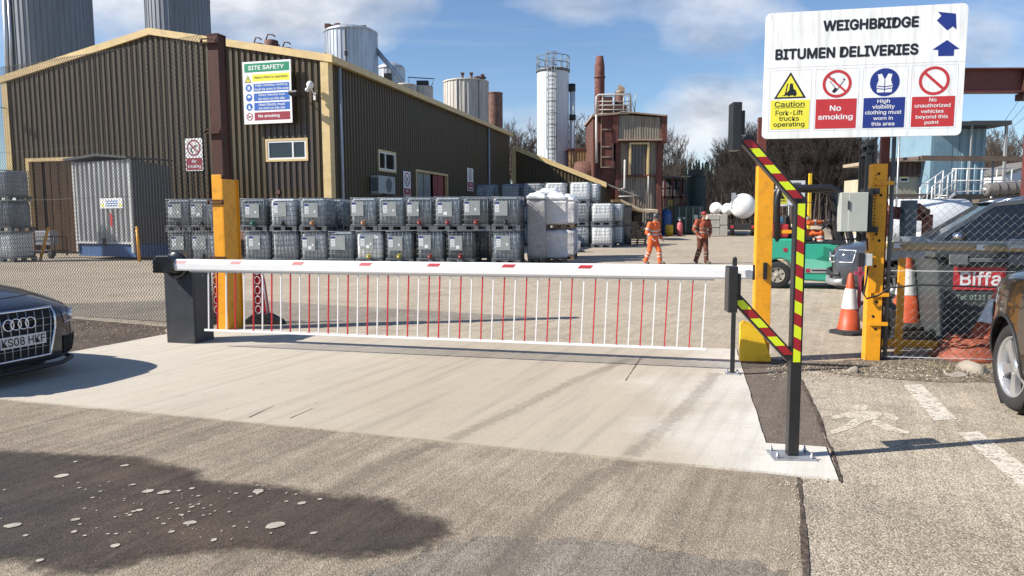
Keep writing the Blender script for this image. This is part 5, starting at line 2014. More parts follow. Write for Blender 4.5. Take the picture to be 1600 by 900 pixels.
# the wood behind the yard
WOOD = 'bare winter trees of the dark wood behind the yard'
q = random.Random(77)
for i in range(66):
    px = 1128 + (1345 - 1128) * ((i * 0.618) % 1.0)
    Y = 84 + 34 * ((i * .377) % 1.0)
    base = 226 - 42 * min(1, max(0, (px - 1120) / 50)) + q.uniform(-4, 26)
    tree(px, base, Y, 'bare winter tree in the dark wood between the rusty plant and the right gate post', WOOD, None, .72, m_twig2, 0)
for i, (px, py, Y, lab) in enumerate(((1502, 188, 70, 'bare tree above the blue cabin roof, beside the big sign'), (1530, 196, 74, 'small bare tree above the middle of the blue cabin roof'), (1580, 184, 62, 'bare tree right of the blue cabin, before the sky'), (1597, 188, 66, 'bare tree at the right edge beside the red column'),
                                      (1566, 205, 70, 'smaller bare tree just right of the blue cabin roof'), (1480, 200, 80, 'bare tree mostly hidden by the big sign'), (1400, 205, 84, 'bare tree seen under the big sign, left'), (1375, 200, 88, 'bare tree seen under the big sign beside the gate post'))):
    tree(px, py, Y, lab, 'bare trees around the blue cabin', i % 5, .8)
# undergrowth and countless thin stems that fill the wood
mb = MB()
for i in range(9500):
    px = q.uniform(1062, 1350)
    Y = q.uniform(92, 124)
    ptop = 276 if px < 1108 else 252 - 22 * min(1, (px - 1108) / 40)
    zt = at(px, ptop, Y).z
    z0 = q.uniform(0, zt) * q.uniform(.5, 1)
    p = at(px, 340, Y)
    L_ = q.uniform(1.0, 3.4)
    z0 = max(0, min(z0, zt * q.uniform(.72, 1.0) - L_))
    d = Vector((q.gauss(0, .33), q.gauss(0, .3), 1)).normalized() * L_
    w = q.uniform(.015, .05)
    a = Vector((p.x, Y, z0))
    s_ = Vector((w, 0, 0))
    mb.add([a - s_, a + s_, a + d * .6 + s_ * .6, a + d, a + d * .6 - s_ * .6], [(0, 1, 2, 3, 4)], q.choice((0, 0, 1)))
tag(mb.build('undergrowth', [m_twig2, m_twig], norm=False), 'dense brown winter undergrowth and thin stems filling the wood', 'undergrowth', kind='stuff')
# far conifers on the ridge
CM = []
for s_ in range(3):
    q2 = random.Random(s_ + 5)
    mb = MB()
    for k in range(260):
        z = q2.uniform(.08, 1.0) ** .8
        rmax = (.20 + .05 * s_) * (1.02 - z)
        a = q2.uniform(0, 6.283)
        r1 = rmax * q2.uniform(.7, 1.15)
        pz = Vector((0, 0, z))
        tip = Vector((r1 * math.cos(a), r1 * math.sin(a), z - .07 - .12 * r1))
        sd2 = Vector((-math.sin(a), math.cos(a), 0)) * (.025 + r1 * .22)
        mb.add([pz, (pz + tip) / 2 + sd2, tip, (pz + tip) / 2 - sd2], [(0, 1, 2, 3)])
    c_ = mb.mesh('crown', M('conifer_green', (0.020, 0.034, 0.024), .9, 0, .3, 2), False)
    mb = MB()
    mb.cyl((0, 0, 0), (0, 0, .95), .018, .004, 6)
    CM.append((c_, mb.mesh('trunk', m_bark)))
for i in range(34):
    px = 1036 + i * 2.6 + q.uniform(-2.5, 2.5)
    Y = q.uniform(215, 250)
    top = at(px, 251 + q.uniform(-4, 9), Y)
    h = q.uniform(9, 12)
    o = thing('conifer', 'small dark conifer on the far ridge beyond the plant building', 'tree', (top.x, Y, top.z - h), q.uniform(0, 6), 'dark conifers on the far ridge')
    o.scale = (h, h, h)
    put('crown', CM[i % 3][0], o)
    put('trunk', CM[i % 3][1], o)

# ------------------------------------------------------------------ right background: blue cabin on a raised yard
YC = 32


def A(px, py, Y=YC):
    return at(px, py, Y)


m_wallbeige = M('beige_render', (0.42, 0.38, 0.27), 0.85, 0, 0.12, 1.5, dirt=((.25, .22, .16), .5, 2))
zdk = A(1500, 303).z
x0, x1 = A(1352, 340).x, A(1640, 340).x
o = thing('retaining_wall', 'beige retaining wall under the raised yard of the blue cabin', 'wall', (x0, YC, 0), 0)
mb = MB()
mb.box(0, x1 - x0 + 6, .4, .8, 0, zdk - .35)
mb.build('wall', m_wallbeige, o)
mb = MB()
mb.box(2.2, x1 - x0 + 6, -.5, 5.2, zdk - .35, zdk - .02)
mb.build('deck', M('dark_deck', (.035, .033, .03), .8), o)
mb = MB()
mb.box(A(1520, 340).x - x0, A(1560, 340).x - x0, .36, .41, A(1500, 330).z, A(1500, 318).z)
mb.build('vent', m_dark, o)
# cabin
m_bluecab = M('pale_blue_cabin', (0.19, 0.30, 0.37), 0.55, 0, 0.06, 1.5, dirt=((.12, .22, .29), .5, 1.2))
cx0, cx1 = A(1474, 340).x, A(1562, 340).x
zt = A(1500, 196).z
o = thing('blue_cabin', 'pale blue site cabin on a raised deck under a dark flat canopy roof', 'cabin', (cx0, YC + 1.2, zdk), 0)
w = cx1 - cx0
hC = zt - zdk
mb = MB()
mb.box(0, w * .5, 0, .05, 0, hC)
mb.T = Matrix.Translation((w * .5, .02, 0))
corr(mb, w * .5, lambda x: hC, 0, per=.30, dep=.06)
mb.T = None
mb.box(0, .05, .05, 4.5, 0, hC).box(0, w, 4.5, 4.55, 0, hC).box(w - .05, w, .05, 4.5, 0, hC)
mb.build('wall', m_bluecab, o, norm=False)
# left face runs back and out to the left, seen lit
LF = A(1441, 340, YC + 3.6)
lfv = Vector((LF.x - cx0, 2.4, 0))
mb = MB()
mb.add([(0, 0, 0), (lfv.x, lfv.y, 0), (lfv.x, lfv.y, hC * .98), (0, 0, hC * 1.0)], [(0, 3, 2, 1)])
mb.add([(0, 0, hC), (lfv.x, lfv.y, hC * .98), (0, 4.5, hC)], [(0, 1, 2)])
mb.build('side_wall', m_bluecab, o, norm=False)
for f0, f1 in ((.12, .36), (.6, .82)):
    mb = MB()
    n_ = Vector((-lfv.y, lfv.x, 0)).normalized()
    n_ = -n_ if n_.x > 0 else n_
    for (z0, z1, off, mi) in ((.35, .80, .02, 0),):
        pa, pb = lfv * f0 + n_ * off, lfv * f1 + n_ * off
        mb.add([(pa.x, pa.y, hC * z0), (pb.x, pb.y, hC * z0), (pb.x, pb.y, hC * z1), (pa.x, pa.y, hC * z1)], [(0, 1, 2, 3)])
    mb.build('window', m_glass, o, norm=False)
mb = MB()
mb.box(w * .02, w * .42, -1.2, 4.7, hC, hC + .18).box(w * .42, w * 1.12, -1.2, 4.7, hC + .02, hC + .2)
mb.build('roof', M('dark_roof_felt', (.045, .05, .055), .7), o)
mb = MB()
mb.box(w * 1.05, w * 1.09, -1.1, -1.0, 0, hC + .02).box(w * .445, w * .465, -1.1, -1.04, 0, hC + .02)
mb.build('post', M('grey_post', (.27, .28, .28), .5), o)
mb = MB()
mb.box(w * .52, w * .56, -.02, .02, 0, hC).box(w * .05, w * .38, -.015, -.005, .05, hC * .8)
mb.build('door', M('cabin_blue_door', (.15, .25, .32), .5), o)
# railing and stair
m_rail = M('white_rail', (.55, .57, .57), .45)
o = thing('deck_railing', 'white tube railing along the blue cabin deck with a stair at its left', 'railing', (cx0, YC - .4, zdk), 0)
mb = MB()
xa, xb = A(1476, 340).x - cx0, A(1567, 340).x - cx0
for zz in (.1, .55, 1.05):
    mb.cyl((xa, 0, zz), (xb, 0, zz), .026, n=6)
for k in range(5):
    x = xa + (xb - xa) * k / 4
    mb.cyl((x, 0, 0), (x, 0, 1.05), .028, n=6)
mb.build('rail', m_rail, o)
mb = MB()
q0, q1 = A(1472, 304, YC - .6), A(1436, 330, YC - .6)
for off in (0, .9):
    for dz in (0, .5, 1.0):
        mb.bar((q0.x - cx0, -.2 - off, q0.z - zdk + dz), (q1.x - cx0, -.2 - off, q1.z - zdk + dz), .04, .09 if dz == 0 else .035)
    for k in range(4):
        v = q0.lerp(q1, k / 3)
        mb.cyl((v.x - cx0, -.2 - off, v.z - zdk), (v.x - cx0, -.2 - off, v.z - zdk + 1.0), .035, n=6)
for k in range(7):
    v = q0.lerp(q1, (k + .5) / 7)
    mb.box(v.x - cx0 - .12, v.x - cx0 + .12, -1.1, -.2, v.z - zdk - .02, v.z - zdk + .02)
mb.build('stair', m_rail, o)
# brown clad shed left of the cabin, grey silo, white box, tank
bs0, bs1 = A(1378, 340, 34).x, A(1441, 340, 34).x
o = thing('brown_shed', 'low rust-brown ribbed shed between the gate post and blue cabin', 'shed', (bs0, 34, 0), 0)
zt = A(1410, 253, 34).z
mb = MB()
corr(mb, bs1 - bs0, lambda x: zt, A(1410, 276, 34).z, per=.24, dep=.06)
mb.build('wall', M('brown_cladding', (.085, .045, .035), .6, 0, .2, 2), o, norm=False)
mb = MB()
mb.box(-.1, bs1 - bs0 + .1, -.4, 4, zt, zt + .15)
mb.build('roof', M('pale_edge', (.36, .29, .21), .7), o)
mb = MB()
mb.box(0, bs1 - bs0, .1, 4, 0, A(1410, 276, 34).z)
bw_ = mb.build('base_wall', m_wallbeige, o)
mb = MB()
a, b2 = A(1409, 284, 33.9), A(1423, 270, 33.9)
mb.box(a.x - bs0, b2.x - bs0, .06, .09, a.z, b2.z)
pn = mb.build('notice', m_signwhite, o)
mb = MB()
flat(mb, [(a.x - bs0 + .06, a.z + .2), (b2.x - bs0 - .06, a.z + .2), ((a.x + b2.x) / 2 - bs0, b2.z - .04)], .055, 0)
rect(mb, a.x - bs0 + .04, b2.x - bs0 - .04, a.z + .04, a.z + .16, .055, 1)
mb.build('print', [m_signyel, m_ink], pn)
tank('silo', 'pale grey cylinder silo glimpsed under the big sign', 'silo', 1428, 26, 205, 48, m_silver, 18)
p = A(1448, 316, 27)
o = thing('storage_tank', 'white horizontal tank behind the pickup, below the stair', 'tank', (p.x, 27, 0), 0)
rr = A(1448, 313, 27).z / 2 - .1
mb = MB()
mb.lathe([(.05, -2.2), (rr * .7, -2.05), (rr, -1.7), (rr, 1.3), (rr * .7, 1.65), (.05, 1.8)], (0, 0, rr + .25), 26, axis='x')
mb.build('shell', M('white_tank', (.66, .68, .70), .4, 0, .06, 2, dirt=((.5, .5, .48), .5, 2)), o)
mb = MB()
mb.box(-1.5, -1.2, -rr * .7, rr * .7, 0, .6).box(.8, 1.1, -rr * .7, rr * .7, 0, .6)
mb.build('saddle', m_galv, o)
p = A(1570, 283, 38)
o = thing('white_cabin', 'plain white cabin beyond the deck at the right edge', 'cabin', (p.x, 38, 0), 0)
mb = MB()
zt2, zt1 = A(1600, 258, 38).z, A(1570, 273, 38).z
mb.prism([(0, 0), (5, 0), (5, zt2 + .4), (2.2, zt2 + .2), (0, zt1)], 'y', 0, 3)
mb.build('wall', m_white, o)
mb = MB()
mb.prism([(-.1, zt1), (2.2, zt2 + .2), (5.1, zt2 + .4), (5.1, zt2 + .5), (2.2, zt2 + .3), (-.1, zt1 + .1)], 'y', -.1, 3.1)
mb.build('roof', m_roof, o)
# rubble, rusty girders, rolls and blue crate before the retaining wall
for i, (px, py, wpx, hpx, Y, lab, cat, nm) in enumerate(((1478, 342, 46, 24, 24, 'pile of white sacks behind the pickup windscreen', 'sacks', 'sack_pile'), (1386, 360, 40, 24, 22, 'heap of pale sacks right of the gate post', 'sacks', 'sack_heap'))):
    p = A(px, 340, Y)
    o = thing(nm, lab, cat, (p.x, Y, 0), 0)
    s_ = Y / F
    for k in range(7):
        me = lumpy(-.45, .45, -.3, .3, 0, .3, .06, i * 20 + k, .05, 6)
        me.materials.append(M('sack_white', (.66, .66, .64), .6, 0, .06, 4))
        c_ = put('sack', me, o)
        c_.location = ((k % 3 - 1) * .7, (k % 2) * .3, (k // 3) * .33 + .02)
        c_.rotation_euler = (0, 0, rnd.uniform(-.4, .4))
o = thing('steel_girders', 'rusty steel girders and a blue steel box leaning behind the mesh fence', 'girders', (A(1405, 340, 17).x, 17, 0), 0)
ox = o.location.x
mb = MB()
for (a, b2, w_, h_) in (((1388, 332), (1455, 336), .2, .28), ((1432, 322), (1456, 334), .14, .14), ((1389, 325), (1420, 338), .12, .14), ((1385, 352), (1385, 300), .14, .14)):
    pa, pb = A(*a, 17), A(*b2, 17)
    mb.bar((pa.x - ox, 0, pa.z), (pb.x - ox, .2, pb.z), w_, h_)
pa = A(1388, 335, 17)
mb.box(pa.x - ox - .05, pa.x - ox + .1, -.05, .15, 0, pa.z)
pa = A(1453, 335, 17)
mb.box(pa.x - ox - .1, pa.x - ox + .05, -.05, .15, 0, pa.z)
mb.build('girder', m_oxide, o)
mb = MB()
pa, pb = A(1408, 358, 16.9), A(1429, 313, 16.9)
mb.box(pa.x - ox, pb.x - ox, -.25, .0, pa.z - .3, pb.z)
mb.build('steel_box', M('slate_blue_paint', (.06, .10, .13), .5, 0, .2, 4), o, .02)
# row of grey rolls on the right
o = None
pr0 = A(1545, 297, 20)
for k in range(6):
    p = A(1546 + k * 13, 296 - k * 1.0, 20)
    o = thing('grey_roll', 'grey ribbed roll lying on the rack behind the pickup roof, %s from the left' % ORD[k], 'roll', (p.x, 20, p.z - .18), R(-10), 'grey rolls on the rack')
    mb = MB()
    mb.lathe([(.08, -.1), (.17, -.1), (.19, -.05), (.17, 0), (.19, .05), (.17, .1), (.19, .15), (.17, .2), (.08, .2)], (0, 0, .18), 16, axis='x')
    mb.build('roll', M('roll_grey', (.16, .15, .14), .8, 0, .2, 6), o)
    mb = MB()
    mb.cyl((-.16, 0, .18), (.28, 0, .18), .05, n=8)
    mb.build('core', m_galv, o)
p0, p1 = A(1525, 300, 20), A(1660, 290, 20)
o = thing('storage_rack', 'dark timber rack carrying the grey rolls at right', 'rack', (p0.x, 20, 0), 0)
mb = MB()
mb.bar((0, 0, p0.z - .25), (p1.x - p0.x, 0, p1.z - .25), .3, .1)
mb.build('shelf', M('old_timber', (.12, .10, .08), .9, 0, .2, 5), o)
mb = MB()
for x in (.3, 1.4, 2.2):
    mb.box(x, x + .08, -.05, .05, 0, p0.z - .3 + x * (p1.z - p0.z) / (p1.x - p0.x))
mb.build('leg', m_yellow2, o)
# long dark roof slab crossing before the cabin
pa, pb = A(1437, 247, 26), A(1660, 249, 26)
o = thing('steel_gantry', 'weathered grey-brown beam crossing in front of the blue cabin on a thin post', 'gantry', (pa.x, 26, 0), 0)
mb = MB()
mb.bar((0, 0, pa.z), (pb.x - pa.x, 0, pb.z), .25, .16)
pc2 = A(1360, 252, 27)
mb.bar((0, 0, pa.z), (pc2.x - pa.x, 1, pc2.z), .25, .1)
mb.build('beam', M('weathered_brown', (.13, .10, .08), .85, 0, .3, 3), o)
mb = MB()
for px in (1396, 1402, 1550):
    v = A(px, 340, 26)
    mb.cyl((v.x - pa.x, .1, 0), (v.x - pa.x, .1, pa.z + (1.2 if px < 1450 else 0)), .04, n=6)
mb.build('post', m_galv, o)
# red oxide girder gantry at the right edge
YG = 15
pa, pb = A(1440, 127, YG), A(1760, 124, YG)
o = thing('red_girder_frame', 'heavy dark red steel girder frame entering from the right behind the sign', 'gantry', (pa.x, YG, 0), 0)
L_ = pb.x - pa.x
hz = A(1550, 108, YG).z - A(1550, 146, YG).z
z_ = pa.z
mb = MB()
mb.box(0, L_, -.12, .12, z_ + hz / 2 - .03, z_ + hz / 2).box(0, L_, -.12, .12, z_ - hz / 2, z_ - hz / 2 + .03).box(0, L_, -.012, .012, z_ - hz / 2 + .03, z_ + hz / 2 - .03)
mb.build('beam', m_oxide, o)
xq = A(1583, 340, YG).x - pa.x
mb = MB()
mb.box(xq, xq + .5, -.16, .16, z_ - hz / 2 - .14, z_ - hz / 2 - .01).box(xq, xq + .02, -.13, .13, z_ - hz / 2 + .03, z_ + hz / 2 - .03)
for zz in (-.1, .1):
    mb.ball((xq + .15, -.03, z_ + zz), .03, nu=8)
mb.build('joint_plate', m_brownsteel, o)
xq = A(1601, 340, YG).x - pa.x
mb = MB()
mb.box(xq - .05, xq + .08, -.1, .1, 0, z_ - hz / 2 - .14)
mb.build('column', m_oxide, o)
# overhead wires
o = thing('overhead_wires', 'three thin dark overhead wires slanting past the upper right corner', 'wires', (0, 0, 0), 0)
for k in range(3):
    a, b2 = A(1565 + k * 8, 196 + k * 2, 40), A(1612 + k * 10, 125 + k * 14, 40)
    mb = MB()
    mb.tube([a, (a + b2) / 2 + Vector((0, 0, -.05)), b2], .012, 4)
    mb.build('wire', m_plastic, o)
# ------------------------------------------------------------------ gate: direction of the barrier line
BE = Vector((0.967, -0.255, 0)).normalized()
BN = Vector((-0.255, -0.967, 0)).normalized()     # towards the road
BRZ = math.atan2(BE.y, BE.x)


def chainlink(mb, L, z0, z1, p, r, jit=.002, mi=0):
    n, k = int(2 * L / p), int(2 * (z1 - z0) / p)
    for i in range(n):
        pts = []
        for j in range(k + 1):
            x = i * p / 2 + (p / 2 if (j + i) % 2 else 0)
            y = .004 if j % 2 else -.004
            pts.append((x + .004 * math.sin(j * .31 + i * .07), y, z0 + j * p / 2))
        mb.tube(pts, r, 3, mi, False, False)


# ---- automatic barrier
C0 = G(305, 539)
cab = thing('barrier_cabinet', 'anthracite barrier cabinet with a black hub, at the left end of the boom', 'barrier', C0 - BE * .42, BRZ)
w, d, h = .42, .38, 1.08
mb = MB()
mb.box(0, w, 0, d, .0, h - .05)
mb.prism([(0, h - .05), (w, h - .05), (w, h - .02), (w - .04, h), (.04, h), (0, h - .02)], 'y', -.01, d + .01)
mb.build('housing', m_anth, cab, .006)
mb = MB()
mb.box(w + .001, w + .004, .03, d - .03, .06, h - .12)
mb.build('door', m_anth, cab)
mb = MB()
mb.lathe([(.012, 0), (.012, .008)], (w + .004, d * .5, h - .2), 10, axis='x')
mb.build('lock', m_galv, cab)
HB = 1.035
mb = MB()
mb.lathe([(.02, -.07), (.15, -.07), (.17, -.05), (.17, -.0)], (.22, 0, HB - .01), 28, axis='y')
mb.build('hub', M('gloss_black', (.012, .012, .013), .2, 0, .1, 5, coat=.5), cab)
# boom with its folding skirt: one thing that lifts as a whole
OB = C0 - BE * .42 + BN * .16
bo = thing('barrier_boom', 'long white boom with red marks and a hanging skirt of red and white bars', 'barrier', OB, BRZ)
mb = MB()
mb.prism([(.03, HB - .10), (.33, HB - .10), (.33, HB + .085), (.27, HB + .12), (.10, HB + .12), (.03, HB + .06)], 'y', -.075, .085)
mb.build('clamp', MATS['gloss_black'], bo, .015)


def s_at(px):
    """where along the boom axis a column of the photograph lies"""
    k = (px - 800) / F
    lo, hi = -1.0, 9.0
    for _ in range(40):
        m_ = (lo + hi) / 2
        v = OB + BE * m_ - Vector((0, 0, HC))
        if v.dot(RT) / v.dot(FW) < k:
            lo = m_
        else:
            hi = m_
    return (lo + hi) / 2


L0, L1 = .32, s_at(1172)
prof = [(.045, .035), (.045, -.05), (.03, -.07), (-.03, -.07), (-.045, -.05), (-.05, .02), (-.035, .055), (-.01, .072), (.02, .072)]
mb = MB()
mb.prism([(a, HB + b2) for a, b2 in prof], 'x', L0, L1)
mb.build('beam', M('boom_white', (.80, .80, .80), .28, 0, .02, 3, dirt=((.62, .61, .58), .25, 3)), bo, .006)
mb = MB()
mb.prism([(a * 1.06, HB + b2 * 1.06) for a, b2 in prof], 'x', L1, L1 + .02)
mb.build('end_cap', m_plastic, bo)
# lower edge: the grey under-rail
mb = MB()
mb.box(L0 + .2, s_at(1113), -.012, .014, HB - .088, HB - .071)
mb.build('under_rail', M('alu_grey', (.52, .53, .54), .4, .4, .05, 6), bo)


mb = MB()
for px in (293, 377, 473, 577, 682, 797, 915):
    s = s_at(px)
    hw = .085
    # parallelogram on the sloping upper front facet
    y0, z0, y1, z1 = -.0515, HB + .024, -.0365, HB + .058
    mb.add([(s - hw, y0, z0), (s + hw - .03, y0, z0), (s + hw, y1, z1), (s - hw + .03, y1, z1)], [(0, 1, 2, 3)])
mb.build('reflective_mark', M('mark_red', (.38, .012, .022), .4, 0, .1, 20), bo, norm=False)
sb0, sb1 = s_at(331), s_at(1100)
nb_ = 48
zb = .235
for i in range(nb_):
    x = sb0 + (sb1 - sb0) * i / (nb_ - 1)
    mb = MB()
    mb.bar((x + .0, 0, HB - .085), (x - .03, 0, zb), .016, .012, up=(1, 0, 0))
    mb.build('skirt_bar', m_red if (i % 2) ^ (i > 23) else m_white, bo)
mb = MB()
mb.box(sb0 - .09, sb1 + .02, -.014, .014, zb - .02, zb + .006)
mb.build('bottom_rail', m_white, bo, .004)
# loose red/white plastic guard beside the left gate post
PB = G(395, 512)
o = thing('road_barrier_panel', 'red and white plastic barrier panel on black feet behind the left gate post', 'barrier panel', G(345, 511) + Vector((0, .35, 0)), BRZ + R(12))
mb = MB()
for x0, sg_ in ((.52, 1), (-.12, 1)):
    mb.prism([(x0 - .14, .12), (x0 + .11, .12), (x0 + .06, .6), (x0 + .0, .98), (x0 - .1, .98)], 'y', -.03, .03)
mb.build('panel', m_red, o, .01)
mb = MB()
for x0 in (.52, -.12):
    for k in range(5):
        z = .22 + k * .15
        mb.tube([(x0 - .05 + .045 * math.cos(a), -.036, z + .06 * math.sin(a)) for a in [i * math.pi / 5 for i in range(10)]], .008, 4, closed=True)
    mb.tube([(x0 - .125, -.034, .14), (x0 - .09, -.034, .96), (x0 - .01, -.034, .96), (x0 + .045, -.034, .6), (x0 + .09, -.034, .14)], .012, 4)
mb.build('edge_mark', m_white, o)
mb = MB()
for x0 in (.52, -.12):
    mb.prism([(x0 - .28, 0), (x0 + .34, 0), (x0 + .30, .06), (x0 + .12, .16), (x0 - .12, .16), (x0 - .26, .06)], 'y', -.09, .09)
mb.build('foot', m_rubber, o, .01)

# ---- boom rest
p = G(1144, 586) + Vector((0, 0, .014))
o = thing('boom_rest_post', 'slim black rounded post catching the free end of the boom', 'post', p, BRZ)
mb = MB()
mb.box(-.022, .022, -.022, .022, 0, 1.16).lathe([(.022, 1.16), (.02, 1.178), (.004, 1.185)], n=10)
mb.build('post', m_black, o)
mb = MB()
mb.box(-.07, .07, -.06, .06, 0, .012)
mb.build('base_plate', m_galv, o)
mb = MB()
for x in (-.05, .05):
    for y in (-.04, .04):
        mb.lathe([(.011, .012), (.011, .03), (.006, .036)], (x, y, 0), 6)
mb.build('bolt', m_galv, o)

# ---- striped reader post with a low and a high reader
RB = G(1237, 716) + Vector((0, 0, .014))
ro = thing('reader_post', 'black post with red and yellow stripes and two slanting arms holding black readers', 'post', RB, R(-4))
s_ = RB.y / F
ZT = 1.695
mb = MB()
mb.box(-.035, .035, -.035, .035, .012, ZT)
mb.build('post', m_black, ro, .004)
mb = MB()
mb.box(-.145, .135, -.10, .10, 0, .012)
mb.build('base_plate', m_galv, ro, .003)
for x in (-.115, .105):
    for y in (-.075, .075):
        mb = MB()
        mb.lathe([(.013, .012), (.013, .03), (.007, .034), (.007, .05)], (x, y, 0), 6)
        mb.build('anchor_bolt', m_galv, ro)
zl0, zl1 = .665, 1.06
xl = -.395
for nm, (a, b2) in (('low', ((-.03, 0, zl0), (xl, 0, zl1))), ('high', ((.0, 0, ZT - .02), (xl + .03, 0, 2.085)))):
    a, b2 = Vector(a), Vector(b2)
    mb = MB()
    mb.bar(a, b2, .07, .07, up=(0, 1, 0))
    arm = mb.build('arm', m_black, ro, .004)
    mb = MB()
    d_ = (b2 - a)
    L_ = d_.length
    d_.normalize()
    n_ = Vector((-d_.z, 0, d_.x))
    k = 6 if nm == 'low' else 7
    for i in range(k):
        t0, t1 = L_ * (.06 + .90 * i / k), L_ * (.06 + .90 * (i + 1) / k)
        sk = .02
        q_ = [a + d_ * (t0 - sk) - n_ * .023, a + d_ * (t1 - sk) - n_ * .023, a + d_ * (t1 + sk) + n_ * .023, a + d_ * (t0 + sk) + n_ * .023]
        mb.add([(v.x, -.0375, v.z) for v in q_], [(0, 1, 2, 3)], (i + 1) % 2)
        mb.add([(v.x, .0375, v.z) for v in q_], [(3, 2, 1, 0)], (i + 1) % 2)
    mb.build('reflective_stripe', [m_hiyel, m_hired], arm, norm=False)
mb = MB()
k = 13
for i in range(k):
    z0 = .64 + (ZT - .03 - .64) * i / k
    z1 = .64 + (ZT - .03 - .64) * (i + 1) / k
    sk = .012
    for y, fc in ((-.0375, (0, 1, 2, 3)), (.0375, (3, 2, 1, 0))):
        za0, zb0, za1, zb1 = z0 + (-sk if i else 0), z0 + (sk if i else 0), z1 - (sk if i < k - 1 else 0), z1 + (sk if i < k - 1 else 0)
        mb.add([(-.023, y, zb0), (.023, y, za0), (.023, y, za1), (-.023, y, zb1)], [fc], i % 2)
mb.build('reflective_stripe', [m_hiyel, m_hired], ro, norm=False)
m_reader = M('reader_black', (.022, .022, .024), .35, 0, .1, 6)
for nm, zc, lab in (('low', 1.115, 'low reader'), ('high', 2.155, 'high reader')):
    mb = MB()
    mb.box(xl - .055, xl + .005, -.06, .06, zc - .15, zc + .15)
    rd = mb.build('reader', m_reader, ro, .006)
    mb = MB()
    mb.box(xl + .006, xl + .03, -.03, .03, zc - .05, zc + .10)
    mb.build('mounting_plate', m_black, rd)

# ---- left gate post: brown H column with yellow steel guard
LP = G(351, 516)
o = thing('gate_post', 'tall brown steel gate post, lower half in a yellow guard, at the left', 'gate post', LP, BRZ)
ztop = at(335, 54, LP.y).z
zy = at(345, 273, LP.y).z
mb = MB()
mb.box(-.085, .085, 0, .014, zy - .2, ztop).box(-.085, .085, .17, .184, zy - .2, ztop).box(.06, .075, .014, .17, zy - .2, ztop).box(-.09, .09, -.005, .19, ztop, ztop + .015)
mb.build('column', m_brownsteel, o)
mb = MB()
mb.box(-.09, .07, -.03, -.016, 0, zy).box(.072, .086, -.03, .30, 0, zy - .06).box(-.09, -.076, -.014, .30, 0, zy - .06).box(.04, .11, .30, .314, 0, zy - .06)
mb.build('guard', m_yellow, o, .003)
mb = MB()
for z in (zy - .42, 1.0, ztop - .12, ztop - 1.36):
    mb.box(-.16, .10, -.05, -.032, z, z + .018).box(-.16, .10, -.05, -.032, z + .05, z + .068)
    mb.ball((-.15, -.04, z + .03), .022, nu=8).ball((.09, -.05, z + .03), .02, nu=8)
mb.build('hinge_strap', m_brownsteel, o)

# ---- left chain-link fence
FL0 = G(336, 516)
fdir = (G(100, 500) - G(262, 514))
frz = math.atan2(-fdir.y, -fdir.x)
Lf = 7.2
org = FL0 - Vector((math.cos(frz), math.sin(frz), 0)) * Lf
o = thing('mesh_fence', 'tall dark chain-link fence running left from the left gate post', 'fence', org, frz)
mb = MB()
chainlink(mb, Lf, .05, 4.15, .064, .0042)
mb.build('mesh', M('fence_wire', (.085, .082, .078), .6, .2, .15, 30), o, norm=False)
mb = MB()
for z in (.06, .98, 1.95, 2.75, 4.14):
    mb.tube([(0, 0, z), (Lf * .5, 0, z - .02), (Lf, 0, z + .02)], .0035, 4)
mb.build('tension_wire', M('fence_wire', (.15, .155, .16), .5), o)

# ---- right gate posts
RA, RBp = G(1177, 566), G(1351, 564)
for nm, p, wpx, py_top, lab in (('A', RA, 24, 268, 'yellow steel gate post with a triangular foot bracket, behind the boom tip'), ('B', RBp, 22, 256, 'yellow steel gate post full of bolt holes, carrying the grey box')):
    rz = BRZ + (R(6) if nm == 'A' else R(2))
    o = thing('gate_post', lab, 'gate post', p, rz)
    wv = wpx * p.y / F
    zt = at(1190 if nm == 'A' else 1372, py_top, p.y).z
    if nm == 'A':
        zt = 2.14
    mb = MB()
    mb.box(0, wv, 0, .012, 0, zt).box(0, .012, .012, .16, 0, zt).box(wv - .012, wv, .012, .16, 0, zt)
    mb.build('channel', m_yellow, o, .003)
    mb = MB()
    bx = .02 if nm == 'A' else wv - .03
    ztop = at(1195, 180, p.y).z
    mb.box(bx + .0, bx + .085, .17, .25, 0, ztop)
    mb.build('column', m_oxide, o)
    if nm == 'A':
        mb = MB()
        mb.prism([(-.16, .03), (.06, .03), (.06, .02), (.06, .40), (-.12, .47), (-.16, .44)], 'y', -.03, -.018)
        mb.prism([(.05, .03), (.17, .03), (.17, .06), (.04, .42)], 'y', -.10, -.085)
        mb.box(-.16, -.148, -.1, -.03, .03, .44).prism([(-.148, .03), (.05, .03), (.05, .36), (-.148, .46)], 'y', -.10, -.09)
        mb.build('foot_bracket', m_yellow2, o, .004)
        mb = MB()
        mb.box(.075, .115, -.03, -.005, .92, 1.1)
        mb.build('latch', m_black, o)
    else:
        mb = MB()
        for k in range(20):
            z = 1.35 + k * .036
            mb.lathe([(.0075, 0), (.0075, .003)], (.035 + (.003 if k % 2 else 0), -.004, z), 7, axis='y')
        for k, z in enumerate((2.05, 1.82, 1.40, 1.33, 1.05, .66, .50, .36)):
            mb.lathe([(.015, 0), (.015, .003)], (wv * (.42 + .2 * (k % 2)), -.004, z), 10, axis='y')
        mb.build('bolt_hole', m_dark, o)
        mb = MB()
        for z in (1.93, .72, .40):
            mb.box(.03, wv + .06, -.022, -.004, z, z + .04)
        mb.build('hinge_strap', m_yellow, o)
        mb = MB()
        for z in (1.86, 1.45):
            mb.box(-.055, .06, -.10, -.006, z - .03, z + .03)
        mb.box(-.05, -.012, -.13, .06, 1.44, 1.89)
        mb.build('box_bracket', m_black, o, .004)
        GP = o
